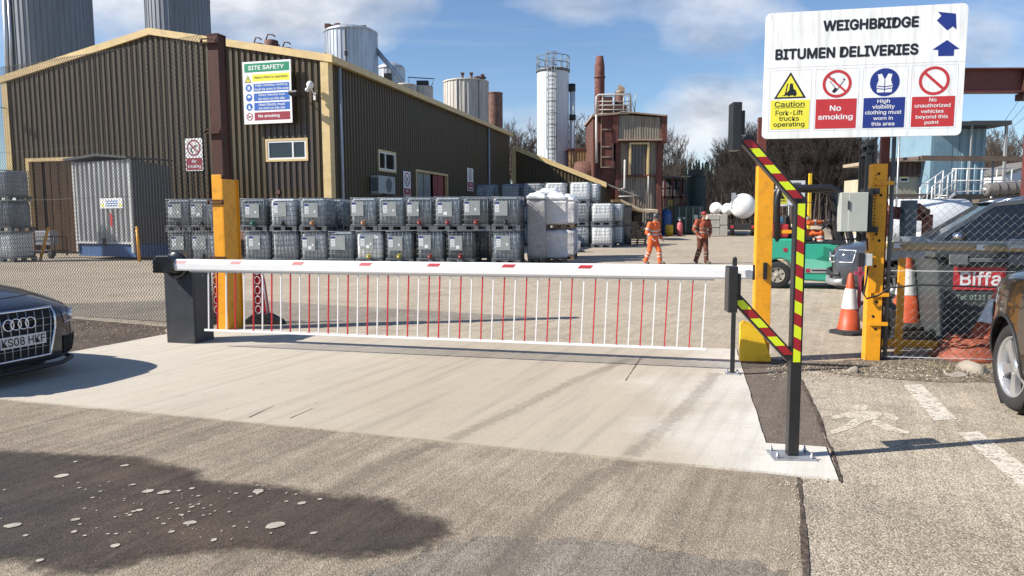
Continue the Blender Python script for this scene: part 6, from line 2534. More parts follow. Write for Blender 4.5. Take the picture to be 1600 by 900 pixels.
# grey junction box
rz = BRZ + R(2)
e_ = Vector((math.cos(rz), math.sin(rz), 0))
n_ = Vector((e_.y, -e_.x, 0))
o = thing('junction_box', 'large plain grey-green junction box fixed to the left of the holed yellow post', 'box', RBp + e_ * -.33 + n_ * .0 + Vector((0, 0, 1.43)), rz)
mb = MB()
mb.box(0, .27, -.14, .05, 0, .42)
mb.build('case', M('grey_green_box', (.37, .39, .35), .5, 0, .05, 4), o, .006)
mb = MB()
mb.box(.075, .268, -.152, -.142, .004, .416)
mb.build('door', M('grey_green_box', (.37, .39, .35), .5, 0, .05, 4), o, .004)
mb = MB()
mb.box(.066, .078, -.165, -.14, .24, .33)
mb.build('latch', m_plastic, o)
o = thing('switch_box', 'small grey and black switch box low on the holed yellow post', 'box', RBp + e_ * -.1 + n_ * .05 + Vector((0, 0, 1.06)), rz)
mb = MB()
mb.box(.035, .115, -.05, .03, 0, .13)
mb.build('case', M('light_grey_box', (.45, .46, .46), .5), o, .004)
mb = MB()
mb.box(-.03, .033, -.06, .03, -.01, .14)
mb.build('cover', m_plastic, o, .004)
mb = MB()
v = lambda x, z: RBp + e_ * x + n_ * .06 + Vector((0, 0, z))
mb.tube([v(-.28, 1.43), v(-.27, 1.35), v(-.18, 1.34), v(-.1, 1.38), v(-.04, 1.35), v(-.03, 1.22)], .011, 6)
mb.tube([v(-.02, 1.05), v(-.03, .9), v(-.05, .75), v(-.02, .70), v(.1, .74), v(.2, .82), v(.5, .86), v(1.4, .84), v(2.2, .84)], .010, 6)
tag(mb.build('power_cable', m_plastic), 'black cable looping from the grey box down the holed yellow post', 'cable')

# ---- right chain-link fence
FR0 = G(1380, 564)
Lr = 3.6
rrz = BRZ + R(4)
o = thing('mesh_fence', 'low chain-link fence right of the holed yellow post, before the bin', 'fence', FR0, rrz)
mb = MB()
chainlink(mb, Lr, .03, 1.95, .085, .0019)
mb.build('mesh', M('fence_wire_bright', (.22, .22, .215), .5, .3, .15, 30), o, norm=False)
mb = MB()
mb.cyl((0.02, .02, 0), (0.02, .02, 2.45), .022, n=10)
mb.build('post', M('dark_fence_post', (.13, .14, .145), .5, .3, .1, 6), o)
mb = MB()
for z in (.05, 1.0, 1.94):
    mb.tube([(0, 0, z), (Lr, 0, z)], .003, 4)
mb.build('tension_wire', m_galv, o)
mb = MB()
for k in range(11):
    x0 = .25 + k * .3
    mb.tube([(x0 + .12 * math.cos(a * .8) + a * .02, .05 * math.sin(a), 1.98 + .07 * math.sin(a * 1.1)) for a in [i * .7 for i in range(10)]], .0025, 3)
mb.build('barbed_wire', m_galv, o)

# ---- the big direction sign: its plane follows the gate line
S_BL, S_TL = at(1190.5, 217, 7.95), at(1196.5, 20, 7.95)
zb_, zt_ = S_BL.z, S_TL.z
# depth of the right edge where its lower corner has the same height
lo, hi = 6.5, 8.2
for _ in range(40):
    m_ = (lo + hi) / 2
    if at(1501.5, 211, m_).z > zb_:
        lo, hi = (m_, hi) if False else (m_, hi)
        hi = hi
        # nearer plane lowers the height: move nearer
        lo, hi = lo, hi
    break
YRt = 7.55
S_BR = at(1501.5, 210, YRt)
S_TR = at(1511, 4.5, YRt)
sv = Vector((S_BR.x - S_BL.x, S_BR.y - S_BL.y, 0))
SW = sv.length
SRZ = math.atan2(sv.y, sv.x)
SH = ((S_TL.z - S_BL.z) + (S_TR.z - S_BR.z)) / 2
print('SIGN', S_BL, S_TL, S_BR, S_TR, SW, SH)
tilt = math.atan2((S_BR.z + S_TR.z) / 2 - (S_BL.z + S_TL.z) / 2, SW)
so = thing('direction_sign', 'big white weighbridge and bitumen deliveries sign on two posts', 'sign', Vector((S_BL.x, S_BL.y, 0)), SRZ)
# plane homography zoom picture -> board
import numpy as np
src = [(65, 88), (1263, 18), (1222, 803), (40, 828)]
dst = [(0, SH), (SW, SH), (SW, 0), (0, 0)]
Am, bm_ = [], []
for (x, y), (u_, v_) in zip(src, dst):
    Am += [[x, y, 1, 0, 0, 0, -u_ * x, -u_ * y], [0, 0, 0, x, y, 1, -v_ * x, -v_ * y]]
    bm_ += [u_, v_]
hh = np.linalg.solve(np.array(Am, float), np.array(bm_, float))


def sg(x, y):
    w_ = hh[6] * x + hh[7] * y + 1
    return ((hh[0] * x + hh[1] * y + hh[2]) / w_, (hh[3] * x + hh[4] * y + hh[5]) / w_)


board = bpy.data.objects.new('board', None)
rc_ = .05
pts = []
for cx, cz, a0 in ((SW - rc_, SH - rc_, 0), (rc_, SH - rc_, 90), (rc_, rc_, 180), (SW - rc_, rc_, 270)):
    for k in range(6):
        a = R(a0 + 18 * k)
        pts.append((cx + rc_ * math.cos(a), cz + rc_ * math.sin(a)))
mb = MB()
mb.T = TT = Matrix.Translation((0, 0, S_BL.z)) @ Matrix.Rotation(-tilt, 4, 'Y')
mb.prism(pts, 'y', 0, .03)
panel = mb.build('panel', m_signwhite, so)


def box4(x0, y0, x1, y1):
    """box of the picture -> x0,x1,z0,z1 on the board"""
    a, b2 = sg(x0, (y0 + y1) / 2), sg(x1, (y0 + y1) / 2)
    c_, d_ = sg((x0 + x1) / 2, y0), sg((x0 + x1) / 2, y1)
    return a[0], b2[0], d_[1], c_[1]


mb = MB()
mb.T = TT
Y1 = -.0016
for (x0, y0, x1, y1, mi) in ((90, 598, 319, 770, 0), (356, 590, 597, 765, 1), (638, 581, 884, 760, 2), (925, 573, 1181, 752, 1)):
    X0, X1, Z0, Z1 = box4(x0, y0, x1, y1)
    rect(mb, X0, X1, Z0, Z1, Y1, mi)
# arrows
for poly in (((1080, 72), (1186, 82), (1190, 176), (1168, 158), (1135, 182), (1072, 124), (1100, 96)), ((1135, 238), (1210, 290), (1177, 294), (1175, 332), (1082, 334), (1082, 298), (1048, 296))):
    flat(mb, [sg(*p_) for p_ in poly], Y1, 2)
# triangle
flat(mb, [sg(110, 592), sg(300, 584), sg(210, 432)], Y1, 3)
flat(mb, [sg(128, 582), sg(282, 576), sg(210, 452)], Y1 - .0004, 0)
fl = [(152, 574), (172, 568), (176, 556), (190, 500), (196, 500), (184, 556), (200, 540), (206, 500), (222, 500), (226, 530), (240, 540), (246, 562), (240, 572), (232, 576), (222, 570), (206, 572), (198, 578), (188, 570), (176, 574)]
flat(mb, [sg(*p_) for p_ in fl], Y1 - .0008, 3)
# roundels
def ell(cx, cy, rx, ry):
    c_ = sg(cx, cy)
    return c_[0], c_[1], abs(sg(cx + rx, cy)[0] - sg(cx - rx, cy)[0]) / 2


cx, cz, r = ell(483, 500, 86, 82)
disc(mb, cx, cz, r, Y1 - .0008, 1, 40, r * .80)
stroke(mb, (cx - .62 * r, cz + .55 * r), (cx + .62 * r, cz - .58 * r), .15 * r, Y1 - .0008, 1)
for a, b2, w_ in (((-.1, -.55), (.5, .35), .13), ((-.5, .2), (-.05, -.35), .05), ((-.3, .45), (.1, -.1), .05)):
    stroke(mb, (cx + a[0] * r, cz + a[1] * r), (cx + b2[0] * r, cz + b2[1] * r), w_ * r, Y1 - .0002, 3)
stroke(mb, (cx + .0 * r, cz - .34 * r), (cx + .43 * r, cz + .27 * r), .08 * r, Y1 - .0004, 4)
stroke(mb, (cx - .25 * r, cz - .62 * r), (cx - .05 * r, cz - .33 * r), .22 * r, Y1 - .0004, 3)
cx, cz, r = ell(766, 490, 88, 81)
disc(mb, cx, cz, r, Y1, 2, 40)
vest(mb, cx, cz - .04 * r, r * .98, Y1 - .0004, 4, 2)
cx, cz, r = ell(1060, 480, 92, 84)
disc(mb, cx, cz, r, Y1, 1, 40, r * .80)
stroke(mb, (cx - .6 * r, cz + .55 * r), (cx + .6 * r, cz - .57 * r), .19 * r, Y1 - .0002, 1)
# thin frames round the four panels, underline
for (x0, y0, x1, y1) in ((83, 422, 328, 782), (352, 412, 610, 775), (632, 398, 898, 768), (920, 386, 1196, 762)):
    X0, X1, Z0, Z1 = box4(x0, y0, x1, y1)
    for a, b2 in (((X0, Z0), (X1, Z0)), ((X1, Z0), (X1, Z1)), ((X1, Z1), (X0, Z1)), ((X0, Z1), (X0, Z0))):
        stroke(mb, a, b2, .0025, Y1 + .0006, 5)
X0, X1, Z0, Z1 = box4(115, 640, 290, 643)
stroke(mb, (X0, Z0), (X1, Z0), .005, Y1 - .0008, 3)
a, b2 = sg(58, 412), sg(1243, 370)
stroke(mb, a, (b2[0], a[1]), .003, Y1 + .0006, 5)
mb.build('artwork', [m_signyel, m_signred, m_signblue, m_ink, m_white, M('faint_grey', (.55, .57, .58), .5)], panel, norm=False)
mb = MB()
mb.T = TT


def line(s, x0, y0, x1, y1, mi, bold):
    X0, X1, Z0, Z1 = box4(x0, y0, x1, y1)
    letters(mb, s, X0, X1, Z0, Z1, Y1 - .0006, mi, bold)


line('WEIGHBRIDGE', 401, 112, 966, 178, 0, .031)
line('BITUMEN DELIVERIES', 119, 278, 964, 345, 0, .031)
line('Caution', 115, 606, 291, 638, 0, .008)
line('Fork-Lift', 120, 657, 280, 688, 0, .008)
line('trucks', 140, 693, 258, 721, 0, .008)
line('operating', 107, 727, 290, 762, 0, .008)
line('No', 441, 628, 508, 662, 1, .018)
line('smoking', 371, 680, 577, 720, 1, .018)
line('High', 723, 590, 797, 619, 1, .012)
line('visibility', 693, 622, 826, 653, 1, .012)
line('clothing must', 650, 656, 866, 686, 1, .012)
line('worn in', 699, 692, 815, 714, 1, .012)
line('this area', 687, 725, 824, 748, 1, .012)
line('No', 1031, 582, 1075, 604, 1, .012)
line('unauthorized', 945, 615, 1158, 638, 1, .012)
line('vehicles', 982, 650, 1117, 672, 1, .012)
line('beyond this', 951, 682, 1143, 710, 1, .012)
line('point', 1004, 716, 1088, 743, 1, .012)
mb.build('lettering', [m_ink, m_white], panel, norm=False)
mb = MB()
mb.T = TT
for zz in (.25, SH - .3):
    mb.box(.05, SW - .05, .032, .07, zz, zz + .05)
mb.build('rail', m_galv, so)

# ---- bin, cones, junk behind the right fence
bp_ = at(1456, 540, 8.75)
o = thing('wheeled_bin', 'large dark grey wheeled waste bin with a red label behind the mesh fence', 'bin', Vector((bp_.x, 8.75, 0)), R(-10))
m_bin = M('bin_grey', (.045, .055, .058), .5, 0, .12, 4, dirt=((.09, .1, .1), .4, 5))
mb = MB()
mb.prism([(.08, .14), (1.62, .14), (1.70, 1.10), (0, 1.10)], 'y', 0, .9)
mb.build('body', m_bin, o, .02)
mb = MB()
mb.box(-.04, 1.74, -.05, .95, 1.10, 1.17).prism([(-.05, 1.17), (.95, 1.17), (.85, 1.27), (.05, 1.27)], 'x', .0, 1.7)
mb.build('lid', m_bin, o, .015)
mb = MB()
mb.box(.12, .32, -.075, -.052, 1.02, 1.14).box(.75, .95, -.075, -.052, 1.02, 1.14).box(.30, .76, -.065, -.052, 1.05, 1.10)
mb.build('lid_hinge', M('bin_edge', (.14, .155, .16), .5), o, .006)
lx0, lx1, lz0, lz1 = .20, .76, .72, .99
mb = MB()
mb.box(lx0, lx1, -.008, -.002, lz0, lz1, 0)
lp = mb.build('logo_label', m_signred, o)
mb = MB()
letters(mb, 'Biffa', lx0 + .07, lx1 - .05, lz0 + .05, lz1 - .05, -.0100, 0, .016)
letters(mb, 'Tel: 0131 505 16', lx0 + .04, lx1 + .06, lz0 - .12, lz0 - .06, -.0090, 1, .006)
mb.build('lettering', [m_white, M('faded_green_print', (.30, .40, .35), .5)], o, norm=False)
for x in (.15, 1.5):
    mb = MB()
    mb.lathe([(.03, -.03), (.08, -.03), (.08, .03), (.03, .03)], (x, .1, .08), 14, axis='x')
    mb.build('wheel', m_rubber, o)


def cone(p, h, lab, rz=0, tiltv=None, base=True, worn=False):
    o = thing('traffic_cone', lab, 'cone', p, rz, 'traffic cones')
    if tiltv:
        o.rotation_euler = (tiltv[0], tiltv[1], rz)
    mo = M('cone_orange', (.44, .072, .022), .5, 0, .12, 5, dirt=((.25, .07, .03), .6, 5))
    mwh = M('cone_white', (.66, .66, .64), .4, 0, .08, 6, dirt=((.4, .38, .34), .5, 6))
    r0, r1 = h * .19, h * .035
    f = lambda z: r0 + (r1 - r0) * z
    mb = MB()
    mb.lathe([(f(0), h * .06), (f(.1), h * .10), (f(.42), h * .42), (f(.42) * .99, h * .42)], n=24, caps=False)
    mb.lathe([(f(.74), h * .74), (f(.97), h * .97), (f(1) * .6, h * 1.0), (.005, h)], n=24, caps=False)
    mb.build('body', mo, o)
    mb = MB()
    mb.lathe([(f(.42) + .003, h * .415), (f(.74) + .003, h * .745)], n=24, caps=False)
    mb.build('reflective_sleeve', mwh, o)
    if base:
        mb = MB()
        bb = h * .26
        mb.prism([(-bb, -bb * .6), (-bb * .6, -bb), (bb * .6, -bb), (bb, -bb * .6), (bb, bb * .6), (bb * .6, bb), (-bb * .6, bb), (-bb, bb * .6)], 'z', 0, h * .045)
        mb.lathe([(f(0) * 1.25, h * .045), (f(0) * 1.0, h * .075)], n=20)
        mb.build('base', m_rubber, o, .008)
    return o


cone(G(1326, 521), .83, 'orange and white cone standing beside the pink wheeled frame', .3)
c2 = cone(G(1446, 540) + Vector((0, .5, .16)), 1.02, 'big orange and white cone behind the mesh fence, left of the bin label', .1)
o = thing('cone_stack_base', 'pile of dirty cone bases and black rubber under the big fenced cone', 'cone bases', G(1446, 540) + Vector((0, .5, 0)), 0)
mb = MB()
for k in range(3):
    b_ = .30
    z = k * .05
    mb.prism([(-b_, -b_ + .1), (-b_ + .1, -b_), (b_ - .1, -b_), (b_, -b_ + .1), (b_, b_ - .1), (b_ - .1, b_), (-b_ + .1, b_), (-b_, b_ - .1)], 'z', z, z + .042)
mb.build('rubber_base', m_rubber, o, .008)
mb = MB()
for k in range(3):
    mb.lathe([(.25, .045 + k * .05), (.24, .05 + k * .05)], n=20)
mb.build('orange_rim', MATS['cone_orange'], o)
c3_ = cone(G(1540, 560) + Vector((0.02, .18, .01)), .88, 'leaning orange cone wrapped in orange netting beside the car wheel', 0, (R(-4), R(19)), False)
o = thing('orange_netting', 'crumpled orange safety netting heaped round the leaning cone', 'netting', G(1522, 562) + Vector((0, .12, 0)), 0)
mnet = M('netting_orange', (.29, .072, .034), .6, 0, .25, 12, dirt=((.2, .06, .03), .6, 9))
mb = MB()
q = random.Random(8)
for k in range(34):
    a0 = q.uniform(0, 6.28)
    r0_ = q.uniform(.18, .36)
    z0_ = q.uniform(.01, .26)
    pts = [Vector((r0_ * math.cos(a0 + i * .28), r0_ * .8 * math.sin(a0 + i * .28), max(.01, z0_ * (1 - (r0_ - .18) * 2.4) + .03 * math.sin(i * 1.3 + k)))) for i in range(12)]
    mb.tube(pts, .010, 4)
mb.build('netting', mnet, o)
mb = MB()
mb.lathe([(.40, 0.0), (.34, .07), (.25, .15), (.21, .24), (.19, .24), (.19, .02)], n=22)
mb.build('bundle', mnet, o)
# pink frame on wheels by the cone
p = G(1340, 521)
o = thing('wheeled_sign_frame', 'pink-red tubular sign frame with a small black wheel by the cone', 'sign frame', p, R(-12))
mp_ = M('faded_pink_red', (.33, .05, .09), .5, 0, .15, 6)
mb = MB()
mb.box(-.02, .02, -.02, .02, 0.0, .99).box(-.07, .14, -.02, .02, .80, .85).box(-.30, .06, -.02, .02, .0, .035)
mb.bar((-.28, 0, .03), (.0, 0, .45), .03, .03).bar((.0, 0, .03), (.09, .3, .03), .03, .03)
mb.build('frame', mp_, o)
mb = MB()
mb.lathe([(.03, -.02), (.10, -.02), (.105, 0), (.10, .02), (.03, .02)], (-.07, .06, .105), 18, axis='y')
mb.build('wheel', m_rubber, o)
# yellow steel frame behind the fence
p = G(1421, 560) + Vector((0, .25, 0))
o = thing('yellow_fence_frame', 'yellow steel upright with a low yellow rail behind the mesh fence', 'frame', p, BRZ)
mb = MB()
mb.box(-.035, .035, -.03, .03, 0, 1.12)
mb.build('upright', m_yellow, o, .003)
mb = MB()
mb.box(-.16, 1.1, .04, .10, .08, .16)
mb.build('rail', m_yellow, o, .003)
mb = MB()
mb.box(-.18, -.04, -.05, .02, 1.10, 1.36).box(-.02, .22, -.04, .0, 1.12, 1.36).box(-.18, .25, .0, .05, 1.3, 1.36)
mb.build('bracket', m_galv, o, .003)
# cardboard-coloured tube and bar lying along the bin top
pa, pb = at(1378, 383, 8.35), at(1620, 388, 8.05)
o = thing('long_pipe', 'long tan pipe lying level behind the fence above the bin', 'pipe', pa, 0)
mb = MB()
mb.cyl((0, 0, 0), pb - pa, .045, n=14)
mb.build('pipe', M('tan_pipe', (.46, .34, .19), .6, 0, .1, 4), o)
mb = MB()
v = (pb - pa)
for f_ in (.08, .62):
    mb.bar(v * f_ + Vector((-.03, -.05, -.0)), v * f_ + Vector((.10, -.05, 0)), .004, .06)
mb.build('tape', m_white, o)
mb = MB()
vv = v * .86
mb.tube([vv + Vector((-.10, -.06, -.05)), vv + Vector((-.10, -.06, .09)), vv + Vector((.12, -.06, .09)), vv + Vector((.12, -.06, -.05))], .012, 6).bar(vv + Vector((-.12, -.06, .02)), vv + Vector((.14, -.06, .02)), .01, .04)
mb.build('clamp', m_galv, o)
# broken concrete and stones at the fence foot
for k, (px, py, r, lab) in enumerate(((1528, 581, .10, 'largest broken kerb stone at the fence foot by the car wheel'), (1497, 588, .06, 'small grey stone left of the broken kerb stone'), (1330, 583, .035, 'lone small stone near the holed yellow post foot'))):
    p = G(px, py)
    o = thing('stone', lab, 'stone', p, rnd.uniform(0, 3), 'stones at the fence foot')
    me = lumpy(-r * 1.4, r * 1.4, -r, r, -.02, r * .42, r * .9, 60 + k, .01, 4)
    me.materials.append(M('stone_grey', (.27, .24, .2), .9, 0, .2, 8, .4, 30))
    put('stone', me, o)
# dark clutter seen low through the fence, left of the yellow frame
o = thing('valve_assembly', 'grubby metal coupling and black hose low behind the fence by the yellow post', 'machine part', G(1412, 558) + Vector((0, .6, 0)), 0)
mb = MB()
mb.lathe([(.10, -.2), (.14, -.15), (.14, .15), (.1, .2)], (.0, 0, .42), 14, axis='x').lathe([(.17, 0), (.17, .04)], (.0, 0, .62), 14).box(-.14, .1, -.1, .1, 0, .3)
mb.build('coupling', M('greasy_steel', (.10, .095, .09), .6, .3, .25, 8), o)
mb = MB()
mb.tube([(-.12, -.12, .05), (-.2, -.1, .25), (-.1, -.1, .42), (.05, -.16, .45), (.16, -.16, .2), (.2, -.12, .03)], .05, 8)
mb.build('hose', m_rubber, o)
# ------------------------------------------------------------------ vehicles
def loft(mb, stations, mi=0):
    """stations: (x, half profile [(y,z)...] from bottom centre to top centre)"""
    rings = []
    for x, hp in stations:
        ring = [(x, y, z) for y, z in hp] + [(x, -y, z) for y, z in reversed(hp[1:-1])]
        rings.append(ring)
    n = len(rings[0])
    vs = [p for r in rings for p in r]
    fs = [(i * n + j, i * n + (j + 1) % n, (i + 1) * n + (j + 1) % n, (i + 1) * n + j) for i in range(len(rings) - 1) for j in range(n)]
    fs += [tuple(range(n)), tuple((len(rings) - 1) * n + j for j in range(n))]
    return mb.add(vs, fs, mi, True)


def halfp(w, zb, zs, zt, lip=.0):
    zm = zb + (zs - zb) * .45
    return [(0, zb), (w * .78, zb), (w * .95, zb + .05), (w * .995, zb + .2), (w, zm), (w * .985, zs - .12), (w * .955, zs - .03), (w * .88, zs + .01), (w * .6, zt - .015), (w * .3, zt), (0, zt + .004)]


def wheel(parent, x, y, r, wd, side, spokes=5, rz=0.0, two=False, rim=.68, mrim=None):
    w = thing_part('wheel', parent, (x, y, r), rz)
    mb = MB()
    k = wd / 2
    mb.lathe([(r * rim, -k * .9), (r * .90, -k), (r * .975, -k * .85), (r, -k * .6), (r, k * .6), (r * .975, k * .85), (r * .90, k), (r * rim, k * .9), (r * rim, -k * .9)], n=44, axis='y', caps=False)
    # tread blocks
    for i in range(56):
        a = 2 * math.pi * i / 56
        for ya_, yb_ in ((-.30, -.14), (-.10, .10), (.14, .30)):
            c_, s_ = math.cos(a), math.sin(a)
            mb2 = Matrix.Rotation(-a, 4, 'Y')
            mb.T = mb2
            mb.box(r - .006, r + .0025, ya_ * wd, yb_ * wd, -.013, .013)
            mb.T = None
    mb.build('tyre', m_rubber, w)
    yo = side * k * .8
    mb = MB()
    R1 = r * rim
    mb.lathe([(R1 * 1.0, side * k * .92), (R1 * .98, side * k * .98), (R1 * .93, side * k * .85), (R1 * .90, side * k * .2)], n=44, axis='y', caps=False)
    n_ = spokes
    for i in range(n_):
        a = 2 * math.pi * i / n_ + .3
        for da in ((-.13, .13) if two else (0,)):
            mb.T = Matrix.Rotation(a + da * 0, 4, 'Y')
            if two:
                mb.prism([(.03, da * R1 * .3), (R1 * .95, da * R1 * 2.0 - .02), (R1 * .95, da * R1 * 2.0 + .025), (.03, da * R1 * .3 + .03)], 'y', yo - side * .03, yo)
            else:
                mb.prism([(.03, -.035), (R1 * .55, -.038), (R1 * .95, -.062), (R1 * .95, .062), (R1 * .55, .038), (.03, .035)], 'y', yo - side * .045, yo - side * .003)
            mb.T = None
    mb.lathe([(.005, yo + side * .004), (.055, yo + side * .004), (.07, yo - side * .03)], n=16, axis='y')
    mb.build('rim', mrim or m_alloy, w)
    mb = MB()
    mb.lathe([(.02, side * k * .1), (R1 * .92, side * k * .1)], n=30, axis='y', caps=False)
    mb.lathe([(.05, side * k * .14), (R1 * .62, side * k * .14), (R1 * .62, side * k * .3), (.05, side * k * .3)], n=24, axis='y')
    mb.build('brake_disc', M('brake_dark', (.05, .05, .052), .5, .4), w)
    return w


def thing_part(name, parent, loc, rz=0.0):
    o = bpy.data.objects.new(name, None)
    o.empty_display_size = .1
    COL.objects.link(o)
    o.parent = parent
    o.location = loc
    o.rotation_euler = (0, 0, rz)
    return o


def car_body(parent, stations, arches, mat, lvl=2):
    mb = MB()
    loft(mb, stations)
    o = mb.build('body', mat, parent)
    m = o.modifiers.new('s', 'SUBSURF')
    m.levels = m.render_levels = lvl
    cuts = []
    for (x, r, zc) in arches:
        c = MB()
        c.lathe([(r, -2), (r, 2)], (x, 0, zc), 40, axis='y')
        co = c.build('cut', mat, parent)
        cuts.append(co)
    bpy.context.view_layer.update()
    dg = bpy.context.evaluated_depsgraph_get()
    me = bpy.data.meshes.new_from_object(o.evaluated_get(dg))
    o.modifiers.clear()
    o.data = me
    bvh = BVHTree.FromPolygons([v.co for v in me.vertices], [tuple(p.vertices) for p in me.polygons])
    for co in cuts:
        b = o.modifiers.new('b', 'BOOLEAN')
        b.operation = 'DIFFERENCE'
        b.object = co
        b.solver = 'EXACT'
    bpy.context.view_layer.update()
    dg = bpy.context.evaluated_depsgraph_get()
    me = bpy.data.meshes.new_from_object(o.evaluated_get(dg))
    o.modifiers.clear()
    o.data = me
    for p in me.polygons:
        p.use_smooth = True
    try:
        me.set_sharp_from_angle(angle=R(38))
    except Exception:
        pass
    for co in cuts:
        bpy.data.objects.remove(co)
    return o, bvh


def onbody(bvh, org, d, off=.006):
    h = bvh.ray_cast(Vector(org), Vector(d).normalized())
    if h[0] is None:
        return None
    n = h[1]
    return h[0] + (n if n.dot(Vector(d)) < 0 else -n) * off


def patch(mb, bvh, fn, d, nu=8, nv=4, off=.006, mi=0):
    """lay a grid on the body: fn(u,v) gives ray starts"""
    P_ = []
    for j in range(nv + 1):
        for i in range(nu + 1):
            h = onbody(bvh, fn(i / nu, j / nv), d, off)
            P_.append(h)
    if any(p is None for p in P_):
        last = next(p for p in P_ if p is not None)
        for i, p in enumerate(P_):
            if p is None:
                P_[i] = last
            else:
                last = p
    mb.add(P_, [(j * (nu + 1) + i, j * (nu + 1) + i + 1, (j + 1) * (nu + 1) + i + 1, (j + 1) * (nu + 1) + i) for j in range(nv) for i in range(nu)], mi, True)


def wrapline(mb, bvh, starts, d, r, off=.004, n=6, closed=False, mi=0):
    P_ = [onbody(bvh, s_, d, off) for s_ in starts]
    P_ = [p for p in P_ if p is not None]
    if len(P_) > 1:
        mb.tube(P_, r, n, mi, closed=closed)


def greenhouse(parent, prof, w0, w1, z0, z1, mat, roof_i, pillars, fat=.05):
    """prof: closed x-z polygon; sides lean in from w0 to w1"""
    W_ = lambda z: w0 + (w1 - w0) * (z - z0) / (z1 - z0)
    mb = MB()
    n = len(prof)
    vs = [(x, W_(z), z) for x, z in prof] + [(x, -W_(z), z) for x, z in prof]
    mb.add(vs, [tuple(range(n)), tuple(range(n, 2 * n))] + [(i, (i + 1) % n, n + (i + 1) % n, n + i) for i in range(n)])
    mb.build('window_glass', m_glass, parent)
    mb = MB()
    a, b2 = roof_i
    top = prof[a:b2 + 1]
    rv, m_ = [], len(top)
    for k, (x, z) in enumerate(top):
        for f_, dz in ((-1.015, .0), (-.85, .035), (0, .05), (.85, .035), (1.015, .0)):
            rv.append((x, W_(z) * f_, z + dz))
    mb.add(rv, [(k * 5 + j, k * 5 + j + 1, k * 5 + j + 6, k * 5 + j + 5) for k in range(m_ - 1) for j in range(4)], 0, True)
    mb.build('roof', mat, parent, norm=False)
    for s_ in (-1, 1):
        mb = MB()
        lo_ = (prof[0], prof[-1])
        for (p_, q_) in list(zip(top[:-1], top[1:])) + [lo_]:
            mb.bar((p_[0], s_ * (W_(p_[1]) + .004), p_[1]), (q_[0], s_ * (W_(q_[1]) + .004), q_[1]), .06, .03, up=(0, 1, 0))
        mb.build('window_frame', mat, parent)
        for (xa, za, xb, zb_) in pillars:
            mb = MB()
            mb.bar((xa, s_ * (W_(za) + .004), za), (xb, s_ * (W_(zb_) + .004), zb_), fat, .035, up=(0, 1, 0))
            mb.build('pillar', mat, parent)


def paint(name, col, rough=.28, dust=None):
    return M(name, col, rough, .35, .05, 3, dirt=dust, coat=.8)


# ---- dark coupe, nose just inside the left edge
hd = Vector((0.95, -0.31, 0)).normalized()
lf = Vector((-hd.y, hd.x, 0))
CP = Vector((-4.765, 7.02, 0)) - hd * 2.27
o = thing('parked_car', 'dark grey coupe with four ringed grille nosing in at the left edge', 'car', CP, math.atan2(hd.y, hd.x))
m_audi = paint('dark_graphite_paint', (.022, .025, .032), .3, ((.09, .088, .085), .25, 5))
st = []
for x, w, zb, zs, zt in ((-2.32, .70, .42, .80, .84), (-2.22, .82, .30, .90, .98), (-1.8, .90, .2, .95, 1.02), (-1.2, .925, .17, .95, 1.0), (0, .925, .17, .92, .98), (.9, .925, .17, .88, .99),
                         (1.3, .91, .17, .84, .955), (1.7, .875, .17, .79, .90), (2.0, .80, .17, .745, .835), (2.16, .71, .17, .71, .785), (2.25, .60, .18, .66, .735), (2.285, .46, .22, .61, .68)):
    st.append((x, halfp(w, zb, zs, zt)))
bd, bv = car_body(o, st, ((1.38, .37, .33), (-1.38, .37, .33)), m_audi)
for x in (1.38, -1.38):
    for s_ in (-1, 1):
        wheel(o, x, s_ * .80, .33, .24, s_, 10)
greenhouse(o, [(.92, .96), (.2, 1.30), (-.5, 1.36), (-1.1, 1.30), (-1.9, 1.0)], .80, .58, .96, 1.36, m_audi, (1, 3), ((.92, .96, .2, 1.3), (-.4, .96, -.5, 1.35), (-1.1, 1.3, -1.9, 1.0)))
D = (-1, 0, 0)
gz = lambda v: .26 + .46 * v
gw = lambda v: .315 + .075 * min(1, v * 1.6)
mb = MB()
patch(mb, bv, lambda u_, v_: (3, (u_ * 2 - 1) * gw(v_), gz(v_)), D, 16, 10, .006)
gr = mb.build('grille', m_dark, o, norm=False)
mb = MB()
fr_ = [(3, gw(v_) * s_, gz(v_)) for s_, vs_ in ((1, [i / 10 for i in range(11)]), (-1, [1 - i / 10 for i in range(11)])) for v_ in vs_]
top = [(3, gw(1) * (1 - i / 6 * 2), gz(1)) for i in range(1, 6)]
bot = [(3, -gw(0) * (1 - i / 6 * 2), gz(0)) for i in range(1, 6)]
loop = [(3, gw(i / 10), gz(i / 10)) for i in range(11)] + top + [(3, -gw(1 - i / 10), gz(1 - i / 10)) for i in range(11)] + bot
wrapline(mb, bv, loop, D, .013, .012, 6, True)
mb.build('chrome_frame', m_chrome, gr)
mb = MB()
for k in range(9):
    y = -.36 + k * .09
    wrapline(mb, bv, [(3, y * (.85 + .15 * v_), gz(v_)) for v_ in (.03, .25, .5, .75, .97)], D, .006, .010, 5)
for v_ in (.2, .35, .5, .65, .8):
    wrapline(mb, bv, [(3, gw(v_) * (i / 8 * 2 - 1) * .97, gz(v_)) for i in range(9)], D, .0035, .008, 4)
mb.build('grille_bar', m_galv, gr)
mb = MB()
for k in range(4):
    yc_ = -.1125 + k * .075
    wrapline(mb, bv, [(3, yc_ + .052 * math.cos(a), .605 + .052 * math.sin(a)) for a in [i * math.pi / 12 for i in range(24)]], D, .0075, .022, 6, True)
mb.build('ring_emblem', m_chrome, o)
# number plate
nose = onbody(bv, (3, 0, .44), D, .02).x
mb = MB()
mb.box(nose - .01, nose + .012, -.26, .26, .385, .497)
npl = mb.build('number_plate', M('plate_white', (.62, .63, .62), .35, 0, .02, 5), o)
mb = MB()
